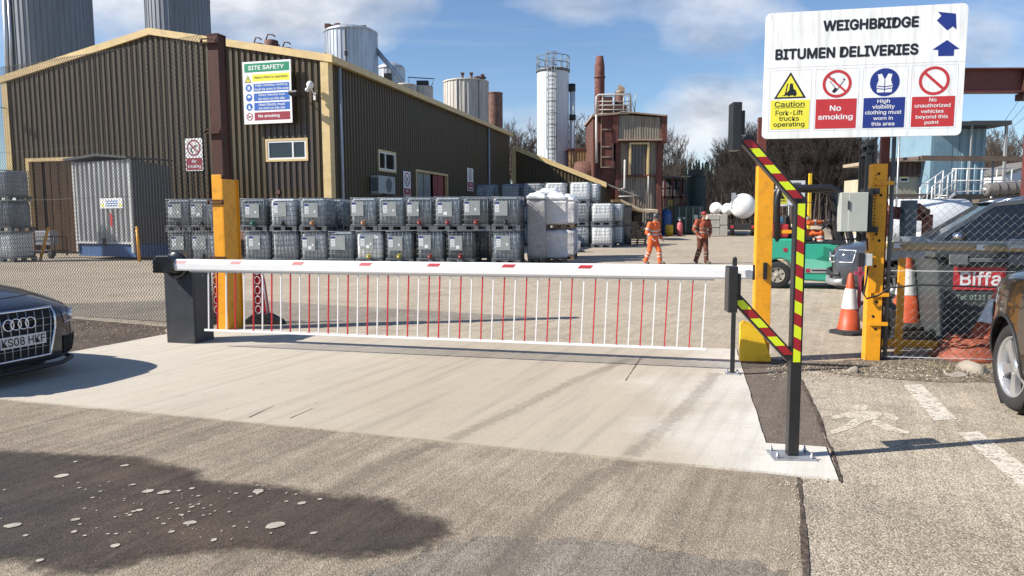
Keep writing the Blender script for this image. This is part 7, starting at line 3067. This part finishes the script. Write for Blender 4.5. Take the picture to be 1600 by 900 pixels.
# text reads left to right for someone facing the nose: local x-z plane turned to face +x
mb.T = Matrix.Translation((nose + .0145, 0, 0)) @ Matrix.Rotation(R(90), 4, 'Z')
letters(mb, 'KS08 HKF', -.20, .245, .402, .482, 0, 0, .010)
rect(mb, -.259, -.215, .386, .496, -.001, 1)
mb.build('lettering', [m_ink, m_signblue], npl, norm=False)
# headlights, intakes, lip
m_lamp = M('headlamp_glass', (.07, .08, .095), .08, .2, .3, 14, coat=1.0)
for s_ in (-1, 1):
    mb = MB()
    dd = Vector((-1, -s_ * .75, -.15))
    def hl(u_, v_):
        y = .49 + .27 * u_
        return Vector((2.25 - .36 * u_ ** 1.6, s_ * y, .555 + .035 * u_ + (.115 - .02 * u_) * v_)) - dd * 1.0
    patch(mb, bv, hl, dd, 8, 5, .006)
    h = mb.build('headlight', m_lamp, o, norm=False)
    mb = MB()
    wrapline(mb, bv, [hl(i / 8, 0) for i in range(9)], dd, .006, .012, 5)
    for (uu, vv) in ((.35, .5), (.7, .55)):
        p_ = onbody(bv, hl(uu, vv), dd, .008)
        mb.ball(p_, .028, .034, .034, 10, 8)
    mb.build('lamp_unit', m_alloy, h)
    mb = MB()
    def ik(u_, v_):
        y = .47 + .25 * u_
        return Vector((2.25 - .3 * u_ ** 1.6, s_ * y, .24 + .02 * u_ + (.17 - .03 * u_) * v_)) - dd * 1.0
    patch(mb, bv, ik, dd, 8, 4, .006)
    it = mb.build('side_intake', m_dark, o, norm=False)
    mb = MB()
    for v_ in (.0, .33, .66, 1):
        wrapline(mb, bv, [ik(i / 8, v_) for i in range(9)], dd, .005, .010, 4)
    for u_ in (0, .25, .5, .75, 1):
        wrapline(mb, bv, [ik(u_, i / 4) for i in range(5)], dd, .004, .010, 4)
    mb.build('intake_mesh', m_plastic, it)
mb = MB()
mb.tube([(1.85, .82, .155), (2.1, .72, .15), (2.28, .45, .15), (2.31, 0, .15), (2.28, -.45, .15), (2.1, -.72, .15), (1.85, -.82, .155)], .022, 6)
mb.build('front_lip', m_plastic, o)
mb = MB()
for s_ in (-1, 1):
    wrapline(mb, bv, [(1.95 - .9 * i / 8, s_ * (.50 + .30 * i / 8), 2) for i in range(9)], (0, 0, -1), .004, .001, 4)
wrapline(mb, bv, [(2.0 - .14 * abs(i / 8 - 1) ** 2, .52 * (i / 8 - 1), 2) for i in range(17)], (0, 0, -1), .004, .001, 4)
mb.build('bonnet_seam', m_dark, o)

# ---- dark brown SUV at the right edge
hd = Vector((math.sin(R(17)), math.cos(R(17)), 0))
lf = Vector((-hd.y, hd.x, 0))
WP = G(1574, 641) + Vector((.11, 0, 0))
CP = WP - hd * 1.36 - lf * .75
o = thing('parked_car', 'dark brown car cut off at the right edge, silver five-spoke front wheel showing', 'car', CP, math.atan2(hd.y, hd.x))
m_suv = paint('dark_brown_paint', (.012, .010, .0095), .22, ((.05, .045, .04), .15, 4))
st = []
for x, w, zb, zs, zt in ((-2.25, .70, .45, .95, 1.0), (-2.1, .86, .32, 1.0, 1.05), (-1.6, .92, .25, 1.0, 1.05), (-1.0, .925, .24, 1.0, 1.05), (0, .92, .24, 1.16, 1.20), (.8, .925, .24, 1.18, 1.28),
                         (1.3, .925, .24, 1.15, 1.27), (1.7, .90, .25, 1.10, 1.22), (1.95, .83, .26, 1.0, 1.12), (2.1, .70, .28, .82, .90), (2.17, .50, .32, .72, .78)):
    st.append((x, halfp(w, zb, zs, zt)))
bd, bv = car_body(o, st, ((1.36, .41, .36), (-1.30, .41, .36)), m_suv)
wheel(o, 1.36, .73, .36, .235, 1, 5, R(6), rim=.70)
wheel(o, 1.36, -.73, .36, .235, -1, 5, R(6), rim=.70)
wheel(o, -1.30, .80, .36, .235, 1, 5, rim=.70)
wheel(o, -1.30, -.80, .36, .235, -1, 5, rim=.70)
greenhouse(o, [(.95, 1.24), (.15, 1.70), (-.6, 1.72), (-1.5, 1.68), (-2.05, 1.07)], .82, .62, 1.07, 1.72, m_suv, (1, 3), ((.95, 1.24, .15, 1.70), (-.35, 1.12, -.4, 1.70), (-1.5, 1.68, -2.05, 1.07)))
for s_ in (-1, 1):
    mb = MB()
    dd = Vector((-1, -s_ * .9, -.15))
    def hl(u_, v_):
        return Vector((2.1 - .40 * u_, s_ * (.56 + .33 * u_ ** .7), .68 + .05 * u_ + .13 * v_)) - dd
    patch(mb, bv, hl, dd, 8, 4, .006)
    mb.build('headlight', m_lamp, o, norm=False)
    mb = MB()
    mb.ball((.12, s_ * 1.0, 1.30), .10, .11, .08).bar((.1, s_ * .84, 1.26), (.12, s_ * .98, 1.27), .05, .04)
    mb.build('door_mirror', m_suv, o)
    mb = MB()
    wrapline(mb, bv, [(1.36 + .425 * math.cos(a), s_ * 2, .36 + .425 * math.sin(a)) for a in [i * math.pi / 16 for i in range(-1, 18)]], (0, -s_, 0), .012, .003, 6)
    mb.build('arch_trim', m_plastic, o)
mb = MB()
patch(mb, bv, lambda u_, v_: (3, (u_ * 2 - 1) * .45, .36 + .3 * v_), D, 10, 6, .006)
mb.build('grille', m_plastic, o, norm=False)
mb = MB()
for s_ in (-1, 1):
    mb.lathe([(.40, -.22), (.40, .1)], (1.36, s_ * .74, .36), 24, axis='y', caps=False).lathe([(.05, 0), (.40, 0)], (1.36, s_ * .55, .36), 24, axis='y', caps=False)
mb.build('wheel_arch', m_dark, o)

# ---- grey pickup behind the fence
rzp = R(157)
hd = Vector((math.cos(rzp), math.sin(rzp), 0))
lf = Vector((-hd.y, hd.x, 0))
WP = at(1401, 340, 11.8)
WP.z = 0
CP = WP - hd * 1.72 - lf * .86
o = thing('pickup_truck', 'dark grey double cab pickup parked behind the mesh fence', 'pickup', CP, rzp)
m_pick = paint('graphite_grey_paint', (.070, .077, .090), .3, ((.10, .10, .10), .2, 4))
st = []
for x, w, zb, zs, zt in ((-2.68, .84, .55, 1.1, 1.12), (-2.6, .90, .5, 1.14, 1.16), (-1.9, .93, .45, 1.16, 1.18), (-1.0, .93, .42, 1.14, 1.16), (0, .93, .42, 1.13, 1.17), (.9, .93, .42, 1.12, 1.20),
                         (1.4, .93, .42, 1.11, 1.22), (1.9, .93, .42, 1.09, 1.19), (2.3, .91, .42, 1.06, 1.15), (2.5, .87, .42, 1.02, 1.10), (2.6, .80, .44, .98, 1.04), (2.63, .70, .48, .9, .96)):
    st.append((x, halfp(w, zb, zs, zt)))
bd, bv = car_body(o, st, ((1.72, .47, .41), (-1.55, .47, .41)), m_pick)
m_rim2 = M('grey_black_alloy', (.30, .31, .32), .35, .7, .2, 5)
for x in (1.72, -1.55):
    for s_ in (-1, 1):
        wheel(o, x, s_ * .82, .39, .26, s_, 6, 0, True, .66, m_rim2)
greenhouse(o, [(1.22, 1.17), (.38, 1.76), (-.2, 1.82), (-.95, 1.80), (-1.2, 1.17)], .86, .66, 1.17, 1.82, m_pick, (1, 3), ((1.22, 1.17, .38, 1.76), (-.28, 1.17, -.25, 1.81), (-.98, 1.8, -1.2, 1.17)), .07)
mb = MB()
for s_ in (-1, 1):
    mb.tube([(.35, s_ * .62, 1.80), (.0, s_ * .62, 1.875), (-.85, s_ * .62, 1.875), (-.95, s_ * .62, 1.83)], .016, 6)
mb.build('roof_rail', m_chrome, o)
for s_ in (-1, 1):
    mb = MB()
    mb.ball((.86, s_ * 1.03, 1.25), .10, .13, .10).bar((.86, s_ * .88, 1.18), (.86, s_ * 1.0, 1.2), .06, .05)
    mr = mb.build('door_mirror', m_plastic, o)
    mb = MB()
    mb.ball((.885, s_ * 1.05, 1.28), .085, .11, .06)
    mb.build('mirror_cap', m_chrome, mr)
    mb = MB()
    for x in (.92, -.28, -1.22):
        wrapline(mb, bv, [(x, s_ * 2, z) for z in (.5, .7, .9, 1.1)], (0, -s_, 0), .005, .001, 4)
    mb.build('door_seam', m_dark, o)
    mb = MB()
    for x in (-.1, -1.0):
        p_ = onbody(bv, (x, s_ * 2, 1.0), (0, -s_, 0), .02)
        mb.box(p_.x - .1, p_.x + .1, p_.y - .015, p_.y + .015, p_.z - .018, p_.z + .018)
    mb.build('door_handle', m_plastic, o)
    mb = MB()
    dd = Vector((-1, -s_ * .9, 0))
    def hl(u_, v_):
        return Vector((2.55 - .22 * u_, s_ * (.55 + .36 * u_ ** .7), .84 + .19 * v_)) - dd
    patch(mb, bv, hl, dd, 8, 5, .006)
    h = mb.build('headlight', m_lamp, o, norm=False)
    mb = MB()
    wrapline(mb, bv, [hl(.15, 1), hl(.5, 1), hl(.95, 1), hl(.98, .5), hl(.95, 0), hl(.5, 0), hl(.15, 0)], dd, .008, .006, 6)
    mb.build('daylight_strip', m_white, h)
    mb = MB()
    wrapline(mb, bv, [(1.72 + .49 * math.cos(a), s_ * 2, .41 + .49 * math.sin(a)) for a in [i * math.pi / 16 for i in range(0, 17)]], (0, -s_, 0), .028, .0, 6)
    mb.build('arch_flare', m_plastic, o)
    mb = MB()
    mb.lathe([(.44, -.22), (.44, .1)], (1.72, s_ * .74, .41), 24, axis='y', caps=False).lathe([(.05, 0), (.44, 0)], (1.72, s_ * .5, .41), 24, axis='y', caps=False)
    mb.build('wheel_arch', m_dark, o)
    mb = MB()
    mb.bar((1.1, s_ * .92, .38), (-1.0, s_ * .92, .38), .10, .06)
    mb.build('side_step', m_plastic, o)
mb = MB()
patch(mb, bv, lambda u_, v_: (3, (u_ * 2 - 1) * .56, .72 + .28 * v_), D, 10, 6, .008)
gr = mb.build('grille', m_plastic, o, norm=False)
mb = MB()
for s_ in (-1, 1):
    mb.tube([(2.66, s_ * .12, .93), (2.66, s_ * .56, .93), (2.6, s_ * .66, .93), (2.6, s_ * .66, .83), (2.66, s_ * .56, .83), (2.66, s_ * .12, .83)], .02, 6, closed=True)
mb.build('grille_bar', m_alloy, gr)
mb = MB()
mb.tube([(2.45, .86, .52), (2.60, .72, .50), (2.67, .4, .49), (2.67, -.4, .49), (2.60, -.74, .50), (2.4, -.90, .52)], .06, 8)
mb.build('bumper', M('satin_grey', (.36, .37, .38), .45, .5, .1, 5), o)
mb = MB()
mb.tube([(2.5, .84, .64), (2.63, .68, .63), (2.68, .4, .63), (2.68, -.4, .63), (2.64, -.7, .63), (2.5, -.88, .64)], .045, 8)
mb.build('bumper_insert', m_plastic, o)

# ---- people
def creased(o, amp, sc):
    me = o.data
    ns = [v.normal.copy() for v in me.vertices]
    for v, n_ in zip(me.vertices, ns):
        p = v.co
        f_ = abs(mnoise.noise(Vector((p.x * sc, p.y * sc, p.z * sc * 1.9)))) + .5 * mnoise.noise(p * sc * 2.3)
        v.co = p + n_ * amp * (f_ - .2)
    me.update()


def remeshed(mb, name, mat, parent, vox=.012, sm=3):
    o = mb.build(name, mat, parent)
    m = o.modifiers.new('r', 'REMESH')
    m.mode = 'VOXEL'
    m.voxel_size = vox
    s_ = o.modifiers.new('s', 'SMOOTH')
    s_.iterations = sm
    s_.factor = .5
    bake(o)
    for p in o.data.polygons:
        p.use_smooth = True
    return o


m_skin = M('skin', (.42, .25, .18), .55, 0, .06, 10)


def person(lab, loc, rz, J, mj, mt, mh, hat, band, base_z=0.0):
    """J: joints of the pose; the figure faces -y"""
    o = thing('person', lab, 'person', loc, rz)
    V = {k: Vector(v) for k, v in J.items()}
    body = MB()
    pel, ch, nk, hdp = V['pelvis'], V['chest'], V['neck'], V['head']
    face = V.get('face', Vector((0, -1, 0))).normalized()
    up = (hdp - nk).normalized()
    side = face.cross(up).normalized()
    body.cap(pel, .12, ch, .125)
    body.cap(nk - Vector((0, 0, .06)), .055, hdp - up * .05, .052)
    body.ball(hdp, .076, .092, .115).ball(hdp + face * .03 - up * .06, .055, .06, .06)
    body.cap(hdp + face * .095 - up * .005, .012, hdp + face * .108 - up * .03, .017)       # nose
    body.ball(hdp + side * .078 - up * .01, .014, .02, .03).ball(hdp - side * .078 - up * .01, .014, .02, .03)
    body.cap(hdp + face * .088 - up * .06 - side * .02, .009, hdp + face * .088 - up * .06 + side * .02, .009)   # lips
    for s_ in ('l', 'r'):
        body.cap(ch, .08, V['sh' + s_], .055)
        body.cap(V['sh' + s_], .048, V['el' + s_], .040).cap(V['el' + s_], .038, V['wr' + s_], .028)
        body.cap(pel, .1, V['hip' + s_], .09).cap(V['hip' + s_], .082, V['kn' + s_], .055).cap(V['kn' + s_], .055, V['an' + s_], .04)
        body.cap(V['an' + s_], .04, V['toe' + s_], .032)
        w_, e_ = V['wr' + s_], V['el' + s_]
        d_ = (w_ - e_).normalized()
        a_ = d_.cross(Vector((0, 1, 0.2))).normalized()
        pc_ = w_ + d_ * .05
        body.cap(w_, .026, pc_ + d_ * .03, .030)
        for k, (of, ln) in enumerate(((-.027, .065), (-.009, .078), (.009, .074), (.027, .058))):
            r0 = pc_ + d_ * .035 + a_ * of
            k1 = r0 + d_ * ln * .5 + Vector((0, -.012, -.004))
            body.cap(r0, .010, k1, .009).cap(k1, .009, k1 + d_ * ln * .4 + Vector((0, -.022, 0)), .008)
        th0 = w_ + d_ * .025 - a_ * .028
        body.cap(th0, .012, th0 + d_ * .035 - a_ * .022 + Vector((0, -.012, 0)), .010).cap(th0 + d_ * .035 - a_ * .022 + Vector((0, -.012, 0)), .010, th0 + d_ * .06 - a_ * .02 + Vector((0, -.026, 0)), .009)
    remeshed(body, 'body', m_skin, o, .0085, 1)
    mb = MB()
    for s_ in (-1, 1):
        mb.ball(hdp + face * .082 + side * s_ * .032 + up * .012, .012, .012, .009, 8, 6)
    mb.build('eyes', m_ink, o)
    # jacket
    mb = MB()
    mb.cap(pel + Vector((0, 0, .14)), .155, ch, .172).ball(ch + Vector((0, 0, .02)), .20, .14, .16)
    mb.cap(ch + Vector((0, 0, .10)), .10, nk - Vector((0, 0, .03)), .078)
    mb.lathe([(.13, -.085), (.170, -.08), (.172, .02), (.160, .12)], pel, 20)
    for s_ in ('l', 'r'):
        mb.cap(ch + Vector((0, 0, .08)), .10, V['sh' + s_], .085).cap(V['sh' + s_], .082, V['el' + s_], .068).cap(V['el' + s_], .066, V['wr' + s_], .050)
    jk = remeshed(mb, 'jacket', mj, o, .014, 3)
    creased(jk, .013, 7)
    mb = MB()
    mb.cap(pel, .155, pel + Vector((0, 0, .05)), .15)
    for s_ in ('l', 'r'):
        mb.cap(pel, .14, V['hip' + s_], .12).cap(V['hip' + s_], .112, V['kn' + s_], .085).cap(V['kn' + s_], .084, V['an' + s_], .078)
    tr = remeshed(mb, 'trousers', mt, o, .014, 3)
    creased(tr, .013, 7)
    for s_ in ('l', 'r'):
        mb = MB()
        an, to = V['an' + s_], V['toe' + s_]
        mb.cap(an + Vector((0, 0, .06)), .058, an, .058).cap(an, .055, to, .046).cap(an - Vector((0, 0, .03)), .05, to - Vector((0, 0, .015)), .042)
        remeshed(mb, 'boot', M('work_boot', (.10, .075, .055), .7, 0, .2, 8), o, .012, 2)
    # reflective bands round sleeves, legs and waist, laid on the cloth
    mb = MB()
    bvs = [BVHTree.FromPolygons([v.co for v in c_.data.vertices], [tuple(p.vertices) for p in c_.data.polygons]) for c_ in (jk, tr)]

    def band_ring(c_, d_, bv_, reach):
        a_ = d_.cross(Vector((.3, 1, .1))).normalized()
        b_ = d_.cross(a_)
        n_, rows = 22, []
        for off in (-.024, .024):
            for i in range(n_):
                t_ = 2 * math.pi * i / n_
                r_ = a_ * math.cos(t_) + b_ * math.sin(t_)
                h_ = bv_.ray_cast(c_ + d_ * off + r_ * reach, -r_, reach)
                rows.append((h_[0] if h_[0] is not None else c_ + d_ * off + r_ * reach * .5) + r_ * .011)
        mb.add(rows, [(i, (i + 1) % n_, n_ + (i + 1) % n_, n_ + i) for i in range(n_)], 0, True)
    for s_ in ('l', 'r'):
        for (a, b2, f_, bi) in (('sh', 'el', .62, 0), ('el', 'wr', .45, 0), ('kn', 'an', .25, 1), ('kn', 'an', .52, 1)):
            pa, pb = V[a + s_], V[b2 + s_]
            band_ring(pa.lerp(pb, f_), (pb - pa).normalized(), bvs[bi], .13)
    for f_ in (.34, .68):
        band_ring(pel.lerp(ch, f_), (ch - pel).normalized(), bvs[0], .21)
    mb.build('reflective_band', band, o)
    # headwear
    mb = MB()
    T_ = Matrix.Translation(hdp) @ Matrix((side, -face, up)).transposed().to_4x4()
    mb.T = T_
    if hat == 'cap':
        mb.lathe([(.094, .015), (.096, .05), (.08, .10), (.04, .126), (.005, .132)], n=20)
        mb.prism([(-.06, -.08), (.06, -.08), (.05, -.17), (0, -.185), (-.05, -.17)], 'z', .018, .03)
    else:
        mb.lathe([(.103, .02), (.104, .06), (.088, .11), (.05, .142), (.005, .15)], n=20)
        mb.prism([(-.1, -.06), (.1, -.06), (.07, -.15), (0, -.17), (-.07, -.15)], 'z', .016, .028)
    mb.build('cap' if hat == 'cap' else 'hard_hat', mh, o)
    mb = MB()
    mb.T = T_
    mb.lathe([(.083, -.05), (.090, .0), (.092, .018)], (0, .012, 0), 16, caps=False)
    mb.build('hair', M('short_dark_hair', (.05, .035, .025), .8), o)
    return o


m_or = M('hi_vis_orange', (.75, .135, .03), .65, 0, .08, 8, dirt=((.45, .10, .03), .4, 5))
m_or2 = M('soiled_orange', (.30, .060, .022), .75, 0, .15, 7, dirt=((.12, .04, .022), .7, 4))
m_or3 = M('soiled_trousers', (.12, .038, .022), .8, 0, .2, 6, dirt=((.06, .03, .02), .7, 4))
m_band = M('reflective_silver', (.50, .49, .46), .5)
m_band2 = M('dirty_reflective', (.22, .18, .15), .6)
J1 = dict(pelvis=(0, 0, .90), chest=(0, -.02, 1.24), neck=(0, -.05, 1.43), head=(.0, -.10, 1.58), face=(.05, -1, -.45),
          shl=(.20, -.02, 1.36), shr=(-.20, -.02, 1.36), ell=(.28, .02, 1.08), elr=(-.27, .04, 1.08), wrl=(.24, -.16, .88), wrr=(-.22, -.14, .90),
          hipl=(.09, 0, .86), hipr=(-.09, 0, .86), knl=(.12, -.16, .48), knr=(-.10, .06, .48), anl=(.13, -.20, .09), anr=(-.11, .22, .11), toel=(.15, -.36, .05), toer=(-.12, .10, .045))
person('worker in bright orange hi-vis suit and dark helmet, looking down as he walks', G(1020, 413), R(38), J1, m_or, m_or, M('dark_helmet', (.06, .065, .07), .4), 'hard', m_band)
J2 = dict(pelvis=(0, 0, .95), chest=(0, -.01, 1.32), neck=(0, -.02, 1.50), head=(.01, -.04, 1.65), face=(.25, -1, -.08),
          shl=(.21, 0, 1.44), shr=(-.21, 0, 1.44), ell=(.31, .03, 1.16), elr=(-.31, .03, 1.16), wrl=(.22, -.09, .99), wrr=(-.22, -.09, .99),
          hipl=(.09, 0, .91), hipr=(-.09, 0, .91), knl=(.08, -.10, .50), knr=(-.07, .06, .50), anl=(.10, -.10, .09), anr=(-.13, .20, .11), toel=(.14, -.25, .05), toer=(-.16, .07, .045))
person('worker in dirty dark orange overalls and red cap, hands at his waist', G(1097, 412), R(14), J2, m_or2, m_or3, M('red_cap', (.28, .03, .03), .7), 'cap', m_band2)

# ---- forklift with driver
FP = at(1270, 340, 16.6)
FP.z = 0
frz_ = R(-14)
o = thing('forklift', 'green forklift truck with black overhead guard, behind the striped post', 'forklift', FP, frz_)
m_green = M('forklift_green', (.035, .36, .24), .4, 0, .08, 3, dirt=((.10, .26, .19), .5, 3), coat=.3)
mb = MB()
mb.prism([(-1.15, .30), (-1.10, .22), (-.98, .22), (-.96, .52), (-.86, .64), (-.70, .66), (-.52, .60), (-.44, .46), (-.42, .20), (.42, .16), (.62, .30), (.66, .62), (.60, .98), (.30, 1.02), (-.2, 1.02), (-.35, 1.10), (-1.05, 1.12), (-1.16, .95)], 'y', -.54, .54)
mb.build('body', m_green, o, .04)
mb = MB()
mb.prism([(-.44, .44), (.60, .44), (.62, .62), (-.42, .68)], 'y', -.545, -.543)
mb.build('side_band', M('forklift_green_pale', (.14, .48, .34), .45, 0, .08, 3), o)
mb = MB()
mb.prism([(.02, .66), (.40, .60), (.30, .90), (.16, .93), (.16, .74)], 'y', -.552, -.5445)
mb.build('side_vent', M('forklift_green_dark', (.02, .20, .13), .5), o)
mb = MB()
mb.box(-.2, .28, -.556, -.546, .36, .46)
lb_ = mb.build('name_plate', M('plate_grey', (.30, .31, .30), .5), o)
mb = MB()
rect(mb, -.19, -.10, .37, .45, -.558, 0)
rect(mb, -.06, .26, .40, .43, -.558, 1)
disc(mb, -.62, .86, .05, -.558 + .012, 0)
mb.build('decal', [m_maroon, m_ink], o, norm=False)
mb = MB()
pts = [(-.80, 1.05), (-.82, 1.95), (-.77, 2.17), (-.6, 2.22), (.28, 2.20), (.45, 2.12), (.72, 1.05), (.70, .95)]
for s_ in (-1, 1):
    mb.tube([(x, s_ * .48, z) for x, z in pts], .075, 8)
for x in (-.7, -.4, -.1, .2):
    mb.bar((x, -.48, 2.21), (x, .48, 2.21), .06, .04)
mb.build('overhead_guard', m_black, o)
mb = MB()
mb.box(.30, .62, -.55, .55, .98, 1.06).box(-.42, .35, -.545, .545, 1.00, 1.04)
mb.prism([(.48, 1.06), (.60, 1.06), (.44, 1.5), (.36, 1.5)], 'y', -.3, .3)
mb.build('floor_cowl', m_plastic, o, .01)
mb = MB()
mb.lathe([(.16, -.012), (.18, 0), (.16, .012)], (0, 0, 0), 18)
for v in mb.v[:]:
    pass
mb.v = [tuple(Matrix.Translation((.30, 0, 1.42)) @ Matrix.Rotation(R(-50), 4, 'Y') @ Vector(v)) for v in mb.v]
mb.cyl((.30, 0, 1.42), (.44, 0, 1.30), .025)
mb.build('steering_wheel', m_plastic, o)
mb = MB()
mb.box(-.52, -.02, -.26, .26, 1.04, 1.16).prism([(-.55, 1.1), (-.44, 1.1), (-.52, 1.62), (-.62, 1.62)], 'y', -.26, .26)
mb.box(-.62, -.56, -.30, -.2, 1.2, 1.6)
mb.build('seat', m_plastic, o, .03)
mb = MB()
mb.box(-.98, -.55, -.5, .5, 1.13, 1.42)
mb.build('battery_cover', M('red_panel', (.42, .03, .03), .5), o, .03)
mb = MB()
mb.box(-.72, -.5, -.505, -.5 - .004, 1.22, 1.30)
mb.build('reflector_panel', m_yellow, o)
wheel(o, -.78, -.44, .30, .2, -1, 6, 0, rim=.55, mrim=M('dull_cream_rim', (.35, .32, .27), .6))
wheel(o, -.78, .44, .30, .2, 1, 6, 0, rim=.55, mrim=MATS['dull_cream_rim'])
wheel(o, .62, -.46, .33, .22, -1, 6, 0, rim=.55, mrim=MATS['dull_cream_rim'])
wheel(o, .62, .46, .33, .22, 1, 6, 0, rim=.55, mrim=MATS['dull_cream_rim'])
mb = MB()
for s_ in (-1, 1):
    mb.box(.98, 1.10, s_ * .32 - .04, s_ * .32 + .04, .12, 2.95).box(1.02, 1.10, s_ * .24 - .03, s_ * .24 + .03, .12, 3.2)
for z in (.3, 1.2, 2.1, 2.9, 3.1):
    mb.box(1.0, 1.08, -.36, .36, z, z + .08)
mb.cyl((1.05, -.1, .2), (1.05, -.1, 2.2), .04).cyl((1.05, .1, .2), (1.05, .1, 2.2), .04)
mb.bar((.7, 0, .5), (1.0, 0, .5), .6, .2)
mb.build('mast', m_black, o)
mb = MB()
for z in (2.15, 2.45):
    mb.box(1.12, 1.18, -.52, .52, z, z + .09)
for k in range(9):
    y = -.5 + k * .125
    mb.box(1.13, 1.16, y - .015, y + .015, 2.5, 3.25)
for z in (2.7, 2.95, 3.22):
    mb.box(1.12, 1.17, -.52, .52, z, z + .04)
mb.build('load_backrest', m_black, o)
for s_ in (-1, 1):
    mb = MB()
    mb.box(1.18, 1.23, s_ * .28 - .06, s_ * .28 + .06, 2.05, 2.6).box(1.18, 2.2, s_ * .28 - .06, s_ * .28 + .06, 2.02, 2.06)
    mb.build('fork', M('fork_steel', (.10, .08, .07), .6, .3, .2, 5), o)
J3 = dict(pelvis=(0, .0, .22), chest=(0, -.02, .55), neck=(0, -.02, .74), head=(0, -.05, .89), face=(0, -1, -.1),
          shl=(.20, -.02, .67), shr=(-.20, -.02, .67), ell=(.25, -.16, .45), elr=(-.25, -.16, .45), wrl=(.14, -.42, .46), wrr=(-.14, -.42, .46),
          hipl=(.09, -.02, .20), hipr=(-.09, -.02, .20), knl=(.13, -.42, .22), knr=(-.13, -.42, .22), anl=(.12, -.46, -.10), anr=(-.12, -.46, -.10), toel=(.12, -.60, -.10), toer=(-.12, -.60, -.10))
e_ = Vector((math.cos(frz_), math.sin(frz_), 0))
person('forklift driver in orange hi-vis, seated with hands on the wheel', FP + e_ * -.28 + Vector((0, 0, 1.0)), frz_ + R(90), J3, m_or, m_or, M('dark_helmet', (.06, .065, .07), .4), 'cap', m_band)

# small bitumen deliveries board beyond the forklift
pa, pb = at(1212, 320, 22), at(1253, 282, 22)
o = thing('bitumen_sign', 'small white bitumen deliveries board behind the forklift cab', 'sign', (pa.x, 22, 0), 0)
w, z0, z1 = pb.x - pa.x, pa.z, pb.z
h = z1 - z0
mb = MB()
mb.box(0, w, 0, .03, z0, z1).box(w, w + .1, .0, .3, z0, z1)
pn = mb.build('panel', m_signwhite, o)
mb = MB()
letters(mb, 'BITUMEN', .38 * w, .96 * w, z0 + .78 * h, z0 + .92 * h, -.004, 0, .03)
letters(mb, 'DELIVERIES', .16 * w, .96 * w, z0 + .56 * h, z0 + .70 * h, -.004, 0, .03)
rect(mb, .04 * w, .44 * w, z0 + .03 * h, z0 + .48 * h, -.003, 1)
flat(mb, [(.12 * w, z0 + .24 * h), (.36 * w, z0 + .24 * h), (.24 * w, z0 + .46 * h)], -.004, 0)
rect(mb, .1 * w, .38 * w, z0 + .14 * h, z0 + .18 * h, -.004, 0)
mb.build('lettering', [m_ink, m_signyel], pn, norm=False)
mb = MB()
for x in (.1, .9):
    mb.box(w * x - .03, w * x + .03, .035, .09, 0, z1 - .1)
mb.build('post', m_galv, o)
o = thing('yellow_post', 'slim yellow post rising behind the forklift overhead guard', 'post', (at(1264, 340, 23).x, 23, 0), 0)
mb = MB()
mb.box(-.04, .04, -.04, .04, 0, at(1264, 271, 23).z)
mb.build('post', m_yellow2, o)
mb = MB()
mb.box(-.12, .12, -.12, .12, 0, .015)
mb.build('base_plate', m_yellow2, o)
# pump frame and sand heap behind the forklift
o = thing('sand_heap', 'pale heap of sand seen through the forklift cab', 'heap', (at(1270, 340, 26).x, 26, 0), 0)
me = lumpy(-1.0, 1.2, 0, 2.2, 0, .75, .06, 5, .8, 10)
me.materials.append(M('pale_sand', (.40, .32, .23), .95, 0, .12, 3))
put('heap', me, o)
p = at(1226, 340, 21)
o = thing('pump_unit', 'small blue pump in a white tube frame seen through the forklift cab', 'pump', (p.x, 21, 0), 0)
mb = MB()
for x in (-.35, .35):
    mb.tube([(x, 0, 0), (x, 0, 1.9), (x, .6, 1.9), (x, .6, 0)], .03, 6)
mb.tube([(-.35, 0, 1.9), (.35, 0, 1.9)], .03, 6).tube([(-.35, 0, 1.25), (.35, 0, 1.25)], .03, 6)
mb.build('frame', m_rail, o)
mb = MB()
mb.lathe([(.12, -.22), (.17, -.18), (.17, .18), (.12, .22)], (0, .3, 1.42), 14, axis='x').box(-.3, .3, .1, .5, 1.18, 1.25)
mb.build('pump', M('pump_blue', (.03, .12, .2), .5), o)
bpy.context.view_layer.update()
